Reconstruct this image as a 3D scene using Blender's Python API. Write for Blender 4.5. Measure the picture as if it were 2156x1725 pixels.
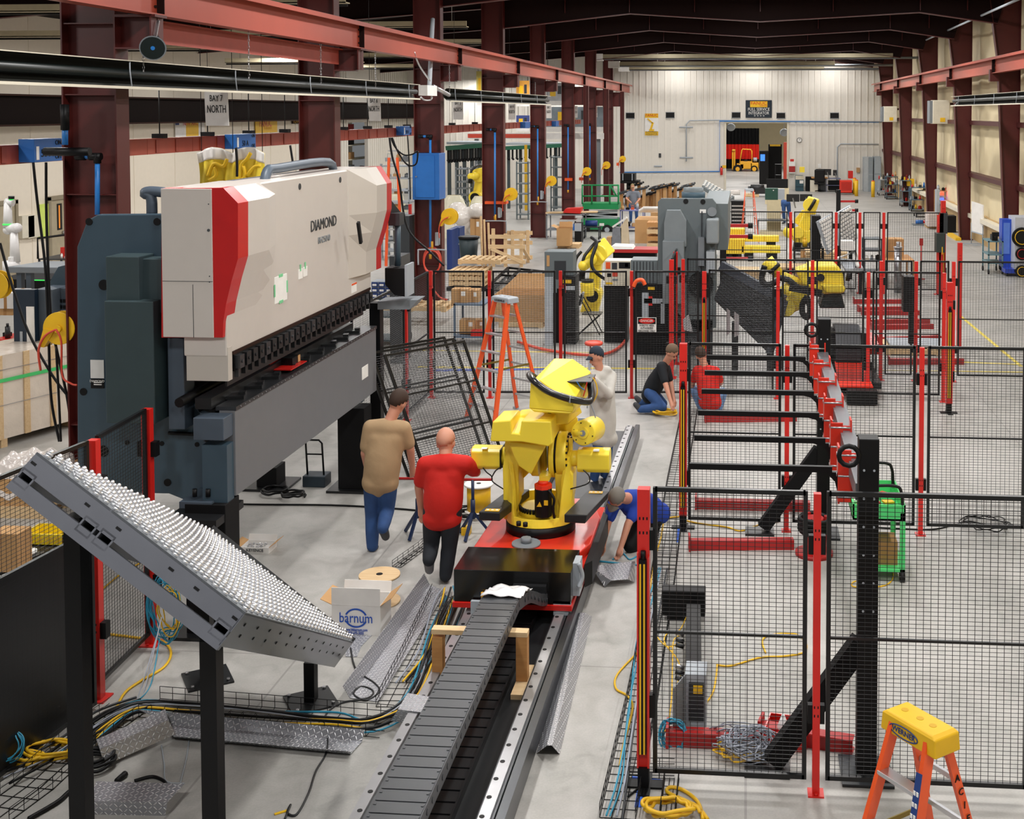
import bpy, math, random
from mathutils import Vector as V, Matrix as Mx
S = bpy.context.scene
for o in list(bpy.data.objects): bpy.data.objects.remove(o)
C = S.collection
random.seed(7)
PI = math.pi

# ---------------------------------------------------------------- camera
F = 2550.; PPX, PPY = 1361., 344.; PSI = math.radians(4.73); PIT = math.radians(2.43); CH = 4.7
cd = bpy.data.cameras.new('camera'); cam = bpy.data.objects.new('camera', cd); C.objects.link(cam)
cd.sensor_width = 36; cd.sensor_fit = 'HORIZONTAL'; cd.lens = F/2156*36
cd.shift_x = (1078-PPX)/2156; cd.shift_y = (PPY-862.5)/2156; cd.clip_end = 300; cd.clip_start = .1
cam.location = (0, 0, CH); cam.rotation_euler = (PI/2-PIT, 0, PSI)
S.camera = cam

# ---------------------------------------------------------------- world, view, ceiling lights
S.view_settings.view_transform = 'Standard'; S.view_settings.look = 'None'
S.view_settings.exposure = 0.0; S.view_settings.gamma = 1
w = bpy.data.worlds.new('world'); S.world = w; w.use_nodes = True
w.node_tree.nodes['Background'].inputs[0].default_value = (.93, .97, 1, 1)
w.node_tree.nodes['Background'].inputs[1].default_value = .16
def area(x, y, z, sx, sy, p, col=(1, .975, .95), tilt=0):
    l = bpy.data.lights.new('ceiling_lamp', 'AREA'); l.shape = 'RECTANGLE'; l.size = sx; l.size_y = sy
    l.energy = p; l.color = col
    o = bpy.data.objects.new('ceiling_lamp', l); C.objects.link(o); o.location = (x, y, z); o.rotation_euler = (0, tilt, 0)
for k in range(-1, 9):
    Y = 10.4+7.7*k
    for x in (-4.2, .4, 5.0): area(x, Y, 8.05, .5, 1.3, 262 if k < 8 else 110)
    area(-11, Y, 6.9, .5, 1.3, 170); area(-16.5, Y, 6.7, .5, 1.3, 200)
for x in (-1, 3.5):
    for y in (80, 92): area(x, y, 7, 1, 1, 420)

def ray(px, py):
    x, y, z = (px-PPX)/F, -(py-PPY)/F, -1
    a = PI/2-PIT
    y, z = y*math.cos(a)-z*math.sin(a), y*math.sin(a)+z*math.cos(a)
    return V((x*math.cos(PSI)-y*math.sin(PSI), x*math.sin(PSI)+y*math.cos(PSI), z))
def P(px, py, z=None, Y=None, X=None):
    """point of the hall seen at a photo pixel, on a plane of given height, depth or side"""
    d = ray(px, py)
    t = (z-CH)/d[2] if z is not None else (Y/d[1] if Y is not None else X/d[0])
    return V((d[0]*t, d[1]*t, CH+d[2]*t))

# ---------------------------------------------------------------- materials
def lin(h):
    if isinstance(h, str):
        c = [int(h[i:i+2], 16)/255 for i in (0, 2, 4)]
        return tuple(x/12.92 if x <= .04045 else ((x+.055)/1.055)**2.4 for x in c)+(1,)
    return tuple(h)+(1,)
MC = {}
def mat(h, rough=.55, metal=0, var=.12, scale=6, bump=0, bscale=40, emit=0, coat=0, spec=.5, name=None):
    key = (h, rough, metal, var, scale, bump, bscale, emit, coat, spec)
    if key in MC: return MC[key]
    m = bpy.data.materials.new(name or 'surface'); m.use_nodes = True; nt = m.node_tree; b = nt.nodes['Principled BSDF']
    b.inputs['Roughness'].default_value = rough; b.inputs['Metallic'].default_value = metal
    b.inputs['Specular IOR Level'].default_value = spec
    if coat: b.inputs['Coat Weight'].default_value = coat; b.inputs['Coat Roughness'].default_value = .15
    tc = nt.nodes.new('ShaderNodeTexCoord')
    n = nt.nodes.new('ShaderNodeTexNoise'); n.inputs['Scale'].default_value = scale; n.inputs['Detail'].default_value = 4
    nt.links.new(tc.outputs['Object'], n.inputs['Vector'])
    c = lin(h)
    mx = nt.nodes.new('ShaderNodeMix'); mx.data_type = 'RGBA'
    mx.inputs[6].default_value = tuple(x*(1-var) for x in c[:3])+(1,)
    mx.inputs[7].default_value = tuple(min(1, x*(1+var)) for x in c[:3])+(1,)
    nt.links.new(n.outputs['Fac'], mx.inputs[0]); nt.links.new(mx.outputs[2], b.inputs['Base Color'])
    if emit:
        b.inputs['Emission Color'].default_value = c; b.inputs['Emission Strength'].default_value = emit
    if bump:
        n2 = nt.nodes.new('ShaderNodeTexNoise'); n2.inputs['Scale'].default_value = bscale; n2.inputs['Detail'].default_value = 3
        nt.links.new(tc.outputs['Object'], n2.inputs['Vector'])
        bp = nt.nodes.new('ShaderNodeBump'); bp.inputs['Strength'].default_value = bump; bp.inputs['Distance'].default_value = .02
        nt.links.new(n2.outputs['Fac'], bp.inputs['Height']); nt.links.new(bp.outputs[0], b.inputs['Normal'])
    MC[key] = m
    return m
def nd(nt, t, **k):
    n = nt.nodes.new(t)
    for a, v in k.items():
        if a.startswith('i'): n.inputs[int(a[1:])].default_value = v
        else: setattr(n, a, v)
    return n
def mth(nt, op, a, b=None, c=None):
    n = nt.nodes.new('ShaderNodeMath'); n.operation = op
    for i, x in enumerate((a, b, c)):
        if x is None: continue
        if isinstance(x, (int, float)): n.inputs[i].default_value = x
        else: nt.links.new(x, n.inputs[i])
    return n.outputs[0]
def floor_mat():
    m = bpy.data.materials.new('polished_concrete'); m.use_nodes = True; nt = m.node_tree; b = nt.nodes['Principled BSDF']; L = nt.links.new
    tc = nd(nt, 'ShaderNodeTexCoord')
    n1 = nd(nt, 'ShaderNodeTexNoise'); n1.inputs['Scale'].default_value = .55; n1.inputs['Detail'].default_value = 7; n1.inputs['Roughness'].default_value = .62; n1.inputs['Distortion'].default_value = .6
    n2 = nd(nt, 'ShaderNodeTexNoise'); n2.inputs['Scale'].default_value = 4.5; n2.inputs['Detail'].default_value = 6; n2.inputs['Distortion'].default_value = 1.2
    n3 = nd(nt, 'ShaderNodeTexNoise'); n3.inputs['Scale'].default_value = 60; n3.inputs['Detail'].default_value = 3
    for n in (n1, n2, n3): L(tc.outputs['Object'], n.inputs['Vector'])
    r = nd(nt, 'ShaderNodeValToRGB'); e = r.color_ramp.elements
    e[0].position = .33; e[0].color = lin('7d7f78'); e[1].position = .62; e[1].color = lin('b9b6b1')
    x = r.color_ramp.elements.new(.46); x.color = lin('a3a29c')
    f = mth(nt, 'ADD', mth(nt, 'MULTIPLY', n1.outputs['Fac'], .6), mth(nt, 'MULTIPLY', n2.outputs['Fac'], .4))
    L(f, r.inputs[0])
    sep = nd(nt, 'ShaderNodeSeparateXYZ'); L(tc.outputs['Object'], sep.inputs[0])
    mx = nd(nt, 'ShaderNodeMix', data_type='RGBA'); mx.inputs[0].default_value = .3; L(r.outputs[0], mx.inputs[6]); mx.inputs[7].default_value = lin('c2beba')
    m2 = nd(nt, 'ShaderNodeMix', data_type='RGBA', blend_type='MULTIPLY'); m2.inputs[0].default_value = .25; L(mx.outputs[2], m2.inputs[6]); L(n3.outputs['Fac'], m2.inputs[7])
    # sawn control joints on a grid
    def joint(s, off, per):
        a = mth(nt, 'MODULO', mth(nt, 'ADD', s, 1000*per-off), per)
        return mth(nt, 'LESS_THAN', a, .018)
    j = mth(nt, 'MAXIMUM', joint(sep.outputs[0], -3.85, 3.85), joint(sep.outputs[1], 2.3, 3.85))
    m3 = nd(nt, 'ShaderNodeMix', data_type='RGBA'); L(mth(nt, 'MULTIPLY', j, .45), m3.inputs[0]); L(m2.outputs[2], m3.inputs[6]); m3.inputs[7].default_value = lin('6d6a66')
    L(m3.outputs[2], b.inputs['Base Color'])
    L(mth(nt, 'MULTIPLY_ADD', n2.outputs['Fac'], .3, .3), b.inputs['Roughness'])
    return m
def diamond_mat():
    m = bpy.data.materials.new('diamond_plate'); m.use_nodes = True; nt = m.node_tree; b = nt.nodes['Principled BSDF']; L = nt.links.new
    uv = nd(nt, 'ShaderNodeUVMap'); sep = nd(nt, 'ShaderNodeSeparateXYZ'); L(uv.outputs[0], sep.inputs[0])
    u = mth(nt, 'MULTIPLY', sep.outputs[0], 30); v = mth(nt, 'MULTIPLY', sep.outputs[1], 30)
    a = mth(nt, 'SUBTRACT', mth(nt, 'FRACT', u), .5); c = mth(nt, 'SUBTRACT', mth(nt, 'FRACT', v), .5)
    p = mth(nt, 'MODULO', mth(nt, 'ABSOLUTE', mth(nt, 'ADD', mth(nt, 'FLOOR', u), mth(nt, 'FLOOR', v))), 2)
    s = mth(nt, 'ADD', a, c); d = mth(nt, 'SUBTRACT', a, c)
    sq = lambda x, k: mth(nt, 'MULTIPLY', mth(nt, 'MULTIPLY', x, x), k)
    e1 = mth(nt, 'ADD', sq(s, 1.6), sq(d, 22)); e2 = mth(nt, 'ADD', sq(d, 1.6), sq(s, 22))
    e = mth(nt, 'ADD', mth(nt, 'MULTIPLY', e1, p), mth(nt, 'MULTIPLY', e2, mth(nt, 'SUBTRACT', 1, p)))
    h = mth(nt, 'SUBTRACT', 1, e); h = mth(nt, 'MAXIMUM', h, 0)
    bp = nd(nt, 'ShaderNodeBump'); bp.inputs['Strength'].default_value = 1; bp.inputs['Distance'].default_value = .006; L(h, bp.inputs['Height'])
    L(bp.outputs[0], b.inputs['Normal']); b.inputs['Metallic'].default_value = .55; b.inputs['Roughness'].default_value = .36
    cm = nd(nt, 'ShaderNodeMix', data_type='RGBA'); L(mth(nt, 'GREATER_THAN', h, .25), cm.inputs[0]); cm.inputs[6].default_value = lin('a9aab0'); cm.inputs[7].default_value = lin('f4f4f6'); L(cm.outputs[2], b.inputs['Base Color'])  # raised bars painted paler, putting the glint of their tops into the colour
    return m
def wood_mat(h, h2):
    m = bpy.data.materials.new('bare_wood'); m.use_nodes = True; nt = m.node_tree; b = nt.nodes['Principled BSDF']; L = nt.links.new
    tc = nd(nt, 'ShaderNodeTexCoord'); mp = nd(nt, 'ShaderNodeMapping'); mp.inputs['Scale'].default_value = (3, 25, 25); L(tc.outputs['Object'], mp.inputs[0])
    n = nd(nt, 'ShaderNodeTexNoise'); n.inputs['Scale'].default_value = 1.5; n.inputs['Detail'].default_value = 5; L(mp.outputs[0], n.inputs['Vector'])
    mx = nd(nt, 'ShaderNodeMix', data_type='RGBA'); L(n.outputs['Fac'], mx.inputs[0]); mx.inputs[6].default_value = lin(h); mx.inputs[7].default_value = lin(h2)
    L(mx.outputs[2], b.inputs['Base Color']); b.inputs['Roughness'].default_value = .7
    return m
K = dict(
    floor=floor_mat(), plate=diamond_mat(), pine=wood_mat('c9a273', 'e8cfa4'), wood=wood_mat('a9713c', 'cf9d61'),
    cream=mat('e6dccb', .75, bump=.15, bscale=3, var=.04), rib=mat('e4dfd5', .6, var=.04), insul=mat('d6c7a2', .7, var=.07, scale=2, bump=.5, bscale=2.2),
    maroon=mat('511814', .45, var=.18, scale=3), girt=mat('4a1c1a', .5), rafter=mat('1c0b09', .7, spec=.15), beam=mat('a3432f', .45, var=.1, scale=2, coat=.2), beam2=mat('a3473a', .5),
    roof=mat('1f1a17', .85, spec=.15), purlin=mat('cbbf9f', .6), black=mat('08080a', .5, spec=.3), blackm=mat('17181a', .4, var=.3), charcoal=mat('2e3236', .45), matte=mat('0b0b0d', .75, spec=.25),
    red=mat('cf1f17', .4, coat=.2), dred=mat('a81a1a', .5), redtrack=mat('d8301d', .35, coat=.3), yellow=mat('f8dc3c', .42, var=.03, coat=.12), yel2=mat('e3b312', .5), amber=mat('e2a52a', .5),
    slate=mat('3d5260', .42, var=.08, coat=.15), slate2=mat('35464a', .5), slateb=mat('4c5865', .45), bed=mat('707276', .45, var=.05), shell=mat('cfc8c1', .4, var=.03, coat=.2), shell2=mat('c4bdb4', .42, var=.03),
    pred=mat('c41414', .35, coat=.3), steel=mat('b5b5b8', .3, metal=.9), dsteel=mat('55575a', .35, metal=.8), alu=mat('c9cacd', .32, metal=.9, var=.05), zinc=mat('e2e3e6', .25, metal=.75, var=.05), white=mat('e8e6e2', .5), paper=mat('efeeea', .7), offw=mat('d9d2bf', .5),
    blue=mat('1f63ae', .4, coat=.15), pipe=mat('2d7fd0', .4), dblue=mat('1c3a78', .5), cyan=mat('2f93b4', .45), cgrey=mat('9aa0ac', .45), cyel=mat('e8b81c', .45), cred=mat('d34a35', .45), green=mat('128a4e', .45), lgreen=mat('48c96f', .45),
    orange=mat('ee5a24', .4, coat=.15), card=mat('c09563', .8, var=.08), card2=mat('a97c4b', .8), cardw=mat('e3e0dc', .7), grey=mat('7a8085', .5), lgrey=mat('a6adb4', .5), mgrey=mat('666f72', .5, var=.05), tapeb=mat('3b55b0', .6), tapey=mat('e2cc55', .6), tapeblue=mat('2a62cf', .6), wrap=mat('dcd6cf', .18, var=.15, scale=9, bump=.8, bscale=9),
    jeans=mat('2a4a7c', .85, var=.25, scale=12), jeansl=mat('6d8cb8', .85, var=.2), tan=mat('a98d6a', .85, bump=.2, bscale=12), shirtr=mat('c91c12', .8, bump=.2, bscale=12), shirtb=mat('1a3fa6', .8), hood=mat('c4c1ba', .9, bump=.2, bscale=12), shirtk=mat('0d1219', .85), shirtg=mat('70757f', .85), skin=mat('c98d74', .55, var=.05), hair=mat('3b2a20', .8), hairg=mat('6d5a48', .85), cap=mat('243140', .8), shoe=mat('3a3a3d', .7), shoew=mat('c7c4c0', .7),
    screen=mat('10161c', .15), glow=mat('3a78d8', .3, emit=1.5), rlight=mat('ff3020', .4, emit=6), blight=mat('3040ff', .4, emit=6), gled=mat('3ddc5a', .4, emit=.8), brown=mat('2c170e', .75, spec=.15), orangel=mat('e08428', .4, emit=.5))

# ---------------------------------------------------------------- mesh builder
Z = V((0, 0, 1))
class MB:
    def __init__(s): s.v = []; s.f = []; s.mi = []; s.sm = []; s.m = 0
    def add(s, vs, fs, smooth=False):
        n = len(s.v); s.v += [V(a) for a in vs]
        for f in fs: s.f.append([n+i for i in f]); s.mi.append(s.m); s.sm.append(smooth)
        return s
    def box(s, x0, y0, z0, x1, y1, z1):
        vs = [(x, y, z) for z in (z0, z1) for x, y in ((x0, y0), (x1, y0), (x1, y1), (x0, y1))]
        return s.add(vs, [(3, 2, 1, 0), (4, 5, 6, 7), (0, 1, 5, 4), (1, 2, 6, 5), (2, 3, 7, 6), (3, 0, 4, 7)])
    def cb(s, c, sz, R=None):
        R = R or Mx.Identity(3); c = V(c); h = V(sz)/2
        vs = [c+R@V((x*h.x, y*h.y, z*h.z)) for z in (-1, 1) for x, y in ((-1, -1), (1, -1), (1, 1), (-1, 1))]
        return s.add(vs, [(3, 2, 1, 0), (4, 5, 6, 7), (0, 1, 5, 4), (1, 2, 6, 5), (2, 3, 7, 6), (3, 0, 4, 7)])
    def bar(s, p, q, w, h=None, up=Z):
        p, q = V(p), V(q); h = h or w; d = (q-p); L = d.length; d.normalize()
        a = d.cross(up)
        if a.length < 1e-4: a = d.cross(V((0, 1, 0)))
        a.normalize(); b = a.cross(d)
        R = Mx((a, d, b)).transposed()
        return s.cb((p+q)/2, (w, L, h), R)
    def cyl(s, p, q, r, r2=None, n=12, cap=True, smooth=True):
        p, q = V(p), V(q); r2 = r if r2 is None else r2; d = (q-p).normalized()
        a = d.cross(Z)
        if a.length < 1e-4: a = d.cross(V((0, 1, 0)))
        a.normalize(); b = a.cross(d)
        vs = [c+(a*math.cos(2*PI*i/n)+b*math.sin(2*PI*i/n))*rr for c, rr in ((p, r), (q, r2)) for i in range(n)]
        s.add(vs, [(i, (i+1) % n, n+(i+1) % n, n+i) for i in range(n)], smooth)
        if cap:
            k = len(s.v)-2*n; s.f += [[k+i for i in range(n)][::-1], [k+n+i for i in range(n)]]; s.mi += [s.m]*2; s.sm += [False]*2
        return s
    def tube(s, pts, r, n=6, closed=False, cap=True):
        pts = [V(p) for p in pts]; m = len(pts); prev = None; vs = []
        for i, p in enumerate(pts):
            d = (pts[(i+1) % m]-pts[i-1]) if closed or 0 < i < m-1 else (pts[1]-pts[0] if i == 0 else pts[-1]-pts[-2])
            if d.length < 1e-6: d = V((0, 0, 1))
            d.normalize()
            if prev is None:
                a = d.cross(Z)
                if a.length < 1e-3: a = d.cross(V((0, 1, 0)))
            else: a = prev-d*prev.dot(d)
            if a.length < 1e-6: a = d.orthogonal()
            a.normalize(); prev = a; b = a.cross(d)
            rr = r[i] if isinstance(r, (list, tuple)) else r
            vs += [p+(a*math.cos(2*PI*k/n)+b*math.sin(2*PI*k/n))*rr for k in range(n)]
        fs = []
        for i in range(m if closed else m-1):
            j = (i+1) % m
            fs += [(i*n+k, i*n+(k+1) % n, j*n+(k+1) % n, j*n+k) for k in range(n)]
        if cap and not closed: fs += [tuple(range(n))[::-1], tuple((m-1)*n+k for k in range(n))]
        return s.add(vs, fs, True)
    def prism(s, poly, vec, smooth=False):
        poly = [V(p) for p in poly]; vec = V(vec); n = len(poly)
        return s.add(poly+[p+vec for p in poly], [tuple(range(n))[::-1], tuple(range(n, 2*n))]+[(i, (i+1) % n, n+(i+1) % n, n+i) for i in range(n)], smooth)
    def xz(s, pts, y0, y1): return s.prism([(x, y0, z) for x, z in pts], (0, y1-y0, 0))
    def yz(s, pts, x0, x1): return s.prism([(x0, y, z) for y, z in pts], (x1-x0, 0, 0))
    def xy(s, pts, z0, z1): return s.prism([(x, y, z0) for x, y in pts], (0, 0, z1-z0))
    def sph(s, c, r, n=12, m=8, sc=(1, 1, 1), R=None):
        c = V(c); R = R or Mx.Identity(3); vs = [c+R@V((0, 0, r*sc[2]))]
        for j in range(1, m):
            t = PI*j/m
            vs += [c+R@V((r*math.sin(t)*math.cos(2*PI*i/n)*sc[0], r*math.sin(t)*math.sin(2*PI*i/n)*sc[1], r*math.cos(t)*sc[2])) for i in range(n)]
        vs.append(c-R@V((0, 0, r*sc[2])))
        fs = [(0, 1+i, 1+(i+1) % n) for i in range(n)]
        for j in range(m-2): fs += [(1+j*n+i, 1+(j+1)*n+i, 1+(j+1)*n+(i+1) % n, 1+j*n+(i+1) % n) for i in range(n)]
        k = 1+(m-2)*n; fs += [(k+i, k+n, k+(i+1) % n) for i in range(n)]
        return s.add(vs, fs, True)
    def grid(s, f, nu, nv, smooth=True):
        vs = [f(i/nu, j/nv) for j in range(nv+1) for i in range(nu+1)]
        return s.add(vs, [(j*(nu+1)+i, j*(nu+1)+i+1, (j+1)*(nu+1)+i+1, (j+1)*(nu+1)+i) for j in range(nv) for i in range(nu)], smooth)
    def build(s, name, mats, parent=None, bev=0, uv=False, solid=0):
        me = bpy.data.meshes.new(name); me.from_pydata([tuple(v) for v in s.v], [], s.f)
        mats = mats if isinstance(mats, (list, tuple)) else [mats]
        for m in mats: me.materials.append(K[m] if isinstance(m, str) else m)
        me.polygons.foreach_set('material_index', s.mi); me.polygons.foreach_set('use_smooth', s.sm)
        if uv:
            ul = me.uv_layers.new(name='UVMap')
            for p in me.polygons:
                nr = p.normal; e = None
                for a in (0,): e = V(me.vertices[p.vertices[1]].co)-V(me.vertices[p.vertices[0]].co)
                e.normalize(); g = V(nr).cross(e)
                for li in p.loop_indices:
                    co = V(me.vertices[me.loops[li].vertex_index].co); ul.data[li].uv = (co.dot(e), co.dot(g))
        me.update(); o = bpy.data.objects.new(name, me); C.objects.link(o)
        if parent:
            o.parent = parent
            if parent.type == 'EMPTY': o.matrix_parent_inverse = Mx.Translation(-parent.location)
        if solid:
            sd = o.modifiers.new('s', 'SOLIDIFY'); sd.thickness = solid; sd.offset = 0
        if bev:
            b = o.modifiers.new('b', 'BEVEL'); b.width = bev; b.segments = 2; b.limit_method = 'ANGLE'; b.angle_limit = .6
        return o
def thing(name, label, cat, loc=(0, 0, 0), group=None):
    o = bpy.data.objects.new(name, None); C.objects.link(o); o.empty_display_size = .1
    o.location = V(loc); o['label'] = label; o['category'] = cat
    if group: o['group'] = group
    return o
def tag(o, label, cat, group=None, kind=None):
    o['label'] = label; o['category'] = cat
    if group: o['group'] = group
    if kind: o['kind'] = kind
    return o
def struct(mb, name, mats, **k):
    o = mb.build(name, mats, **k); o['kind'] = 'structure'; return o
def dup(root, loc, label, rz=0, group=None, sc=None):
    r = root.copy(); C.objects.link(r); r.location = V(loc); r.rotation_euler = (0, 0, rz); r['label'] = label
    if group: r['group'] = group
    if sc: r.scale = sc if isinstance(sc, (tuple, list)) else (sc,)*3
    for ch in list(root.children):
        c = ch.copy(); C.objects.link(c); c.parent = r; c.matrix_parent_inverse = ch.matrix_parent_inverse.copy()
        for g in ch.children:
            d = g.copy(); C.objects.link(d); d.parent = c; d.matrix_parent_inverse = g.matrix_parent_inverse.copy()
    return r
def text(s, c, size, right, up, m, parent, name='lettering', w=None):
    cu = bpy.data.curves.new('t', 'FONT'); cu.body = s; cu.align_x = 'CENTER'; cu.align_y = 'CENTER'; cu.size = size; cu.extrude = .002; cu.resolution_u = 2
    t = bpy.data.objects.new('t', cu); C.objects.link(t); bpy.context.view_layer.update()
    me = bpy.data.meshes.new_from_object(t.evaluated_get(bpy.context.evaluated_depsgraph_get()))
    bpy.data.objects.remove(t)
    r = V(right).normalized(); u = V(up).normalized(); n = r.cross(u); R = Mx((r, u, n)).transposed().to_4x4()
    if w:
        xs = [v.co.x for v in me.vertices]
        if xs: R = R@Mx.Diagonal((w/max(1e-3, max(xs)-min(xs)), 1, 1, 1))
    me.transform(Mx.Translation(V(c))@R); me.materials.clear(); me.materials.append(K[m] if isinstance(m, str) else m)
    o = bpy.data.objects.new(name, me); C.objects.link(o); o.parent = parent
    if parent and parent.type == 'EMPTY': o.matrix_parent_inverse = Mx.Translation(-parent.location)
    return o
def cr(pts, k=6, closed=False):
    pts = [V(p) for p in pts]; n = len(pts); out = []
    for i in range(n if closed else n-1):
        g = (lambda j: pts[j % n]) if closed else (lambda j: pts[max(0, min(n-1, j))])
        a, b, c, d = g(i-1), g(i), g(i+1), g(i+2)
        for t in range(k):
            u = t/k
            out.append(.5*((2*b)+(c-a)*u+(2*a-5*b+4*c-d)*u*u+(3*b-a-3*c+d)*u**3))
    if not closed: out.append(pts[-1])
    return out
def hull(mb_fn, voxel, name, m, parent, smooth=6):
    """merge overlapping limb shapes into one continuous surface"""
    b = MB(); mb_fn(b); me = bpy.data.meshes.new(name); me.from_pydata([tuple(v) for v in b.v], [], b.f)
    t = bpy.data.objects.new('t', me); C.objects.link(t)
    r = t.modifiers.new('r', 'REMESH'); r.mode = 'VOXEL'; r.voxel_size = voxel; r.use_smooth_shade = True
    if smooth:
        q = t.modifiers.new('s', 'SMOOTH'); q.iterations = smooth; q.factor = .5
    bpy.context.view_layer.update()
    m2 = bpy.data.meshes.new_from_object(t.evaluated_get(bpy.context.evaluated_depsgraph_get())); m2.name = name
    bpy.data.objects.remove(t); m2.materials.clear(); m2.materials.append(K[m] if isinstance(m, str) else m)
    for p in m2.polygons: p.use_smooth = True
    o = bpy.data.objects.new(name, m2); C.objects.link(o)
    if parent:
        o.parent = parent
        if parent.type == 'EMPTY': o.matrix_parent_inverse = Mx.Translation(-parent.location)
    return o
# ================================================================ the hall
BY = [14.05+7.7*k-.15 for k in range(-1, 8)]      # column lines, BY[1] is the first visible
XL, XR, XW, YB = -7.5, 8.2, -21.0, 73.8
struct(MB().box(-24, -9, -.2, 8.9, 106, 0), 'floor', 'floor')
# back wall with the doorway
b = MB()
dx0, dx1 = P(1529, 300, Y=YB).x, P(1657, 300, Y=YB).x; dz = P(1600, 259, Y=YB).z
for x0, x1, z0, z1 in ((-21.2, dx0, 0, 9.5), (dx1, 8.9, 0, 9.5), (dx0, dx1, dz, 9.5)): b.box(x0, YB, z0, x1, YB+.25, z1)
x = -21.
while x < 8.5:
    zb = dz if dx0-.08 < x < dx1+.08 else 0
    b.box(x, YB-.035, zb, x+.06, YB, 9.4)
    x += .42 if int(x*7) % 2 else .36
struct(b, 'wall_back', 'rib')
b = MB(); b.box(dx0-.12, YB-.06, 0, dx0, YB, dz+.12).box(dx1, YB-.06, 0, dx1+.12, YB, dz+.12).box(dx0, YB-.06, dz, dx1, YB, dz+.12)
struct(b, 'trim_1', 'offw')
# left wall: plain cream panels, then ribbed
b = MB(); b.box(-21.2, -9, 0, XW, 55, 7.6)
for y in range(-8, 55, 3): b.box(XW, y, 0, XW+.015, y+.03, 7.6)
struct(b, 'wall_left', 'cream')
b = MB()
oy0, oy1, oz = P(733, 300, X=XW).y, P(775, 300, X=XW).y, P(750, 258, X=XW).z
oy0, oy1 = min(oy0, oy1), max(oy0, oy1)
b.box(-21.2, 55, 0, XW, oy0, 8.8).box(-21.2, oy1, 0, XW, YB, 8.8).box(-21.2, oy0, oz, XW, oy1, 8.8)
y = 55.
while y < YB:
    if not oy0-.1 < y < oy1: b.box(XW, y, 0, XW+.04, y+.06, 8.6)
    y += .4
struct(b, 'wall_left_far', 'rib')
b = MB().box(-24, oy0-3, 0, -23.9, oy1+6, 6); struct(b, 'wall_store', 'cream')
# right wall: sagging insulation blankets between the girts
gz = (.95, 2.45, 4.35, 6.2)
def ins(u, v):
    y = 14+u*60; z = 1.0+v*7.6
    return V((8.42+.05*math.sin(z*4.1)*math.sin(y*1.7+2*math.sin(y))+.05*abs(math.sin((y-2)*PI/7.7))**.3, y, z))
b = MB().grid(ins, 240, 40); b.box(8.55, -9, 0, 8.9, 105, 9.5)
struct(b, 'wall_right', 'insul')
struct(MB().box(8.35, 14, 0, 8.5, YB, 1.0), 'trim_2', mat('b79a6a', .6, var=.1, scale=3))
for i, z in enumerate(gz):
    b = MB().box(8.12, 14, z, 8.42, YB, z+.03).box(8.12, 14, z-.12, 8.15, YB, z)
    struct(b, 'trim_%d' % (i+3), 'girt' if i else 'offw')
# roofs
b = MB(); b.add([(-7.6, -9, 8.7), (.4, -9, 9.2), (8.9, -9, 8.7), (8.9, YB+.2, 8.7), (.4, YB+.2, 9.2), (-7.6, YB+.2, 8.7)], [(0, 1, 4, 5), (1, 2, 3, 4)])
struct(b, 'ceiling', 'roof', solid=.05)
b = MB(); b.add([(-21.2, -9, 7.55), (-7.5, -9, 8.95), (-7.5, YB+.2, 8.95), (-21.2, YB+.2, 7.55)], [(0, 1, 2, 3)])
struct(b, 'ceiling_side', 'roof', solid=.05)
# rooms beyond the doorway
struct(MB().box(-9, 105, 0, 8.9, 105.3, 7.5), 'wall_store_back', 'insul')
struct(MB().box(-9, YB+.3, 7.3, 8.9, 105, 7.4), 'ceiling_store', 'roof')
# floor marking tapes
i = 9
def tape(pts, w, m):
    global i
    b = MB(); a, c = V(pts[0]), V(pts[1]); b.bar(a+V((0, 0, .003)), c+V((0, 0, .003)), w, .004); struct(b, 'trim_%d' % i, m); i += 1
tape((P(880, 773, z=0), P(1420, 777, z=0)), .09, 'tapey'); tape((P(880, 738, z=0), P(1250, 743, z=0)), .05, 'tapey')
tape((P(900, 781, z=0), P(1220, 776, z=0)), .13, 'tapeb'); tape((P(2000, 762, z=0), P(2150, 768, z=0)), .06, 'tapey')
tape((P(1850, 780, z=0), P(2156, 784, z=0)), .05, 'tapey'); tape((P(2015, 660, z=0), P(2150, 772, z=0)), .07, 'tapey')

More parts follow.
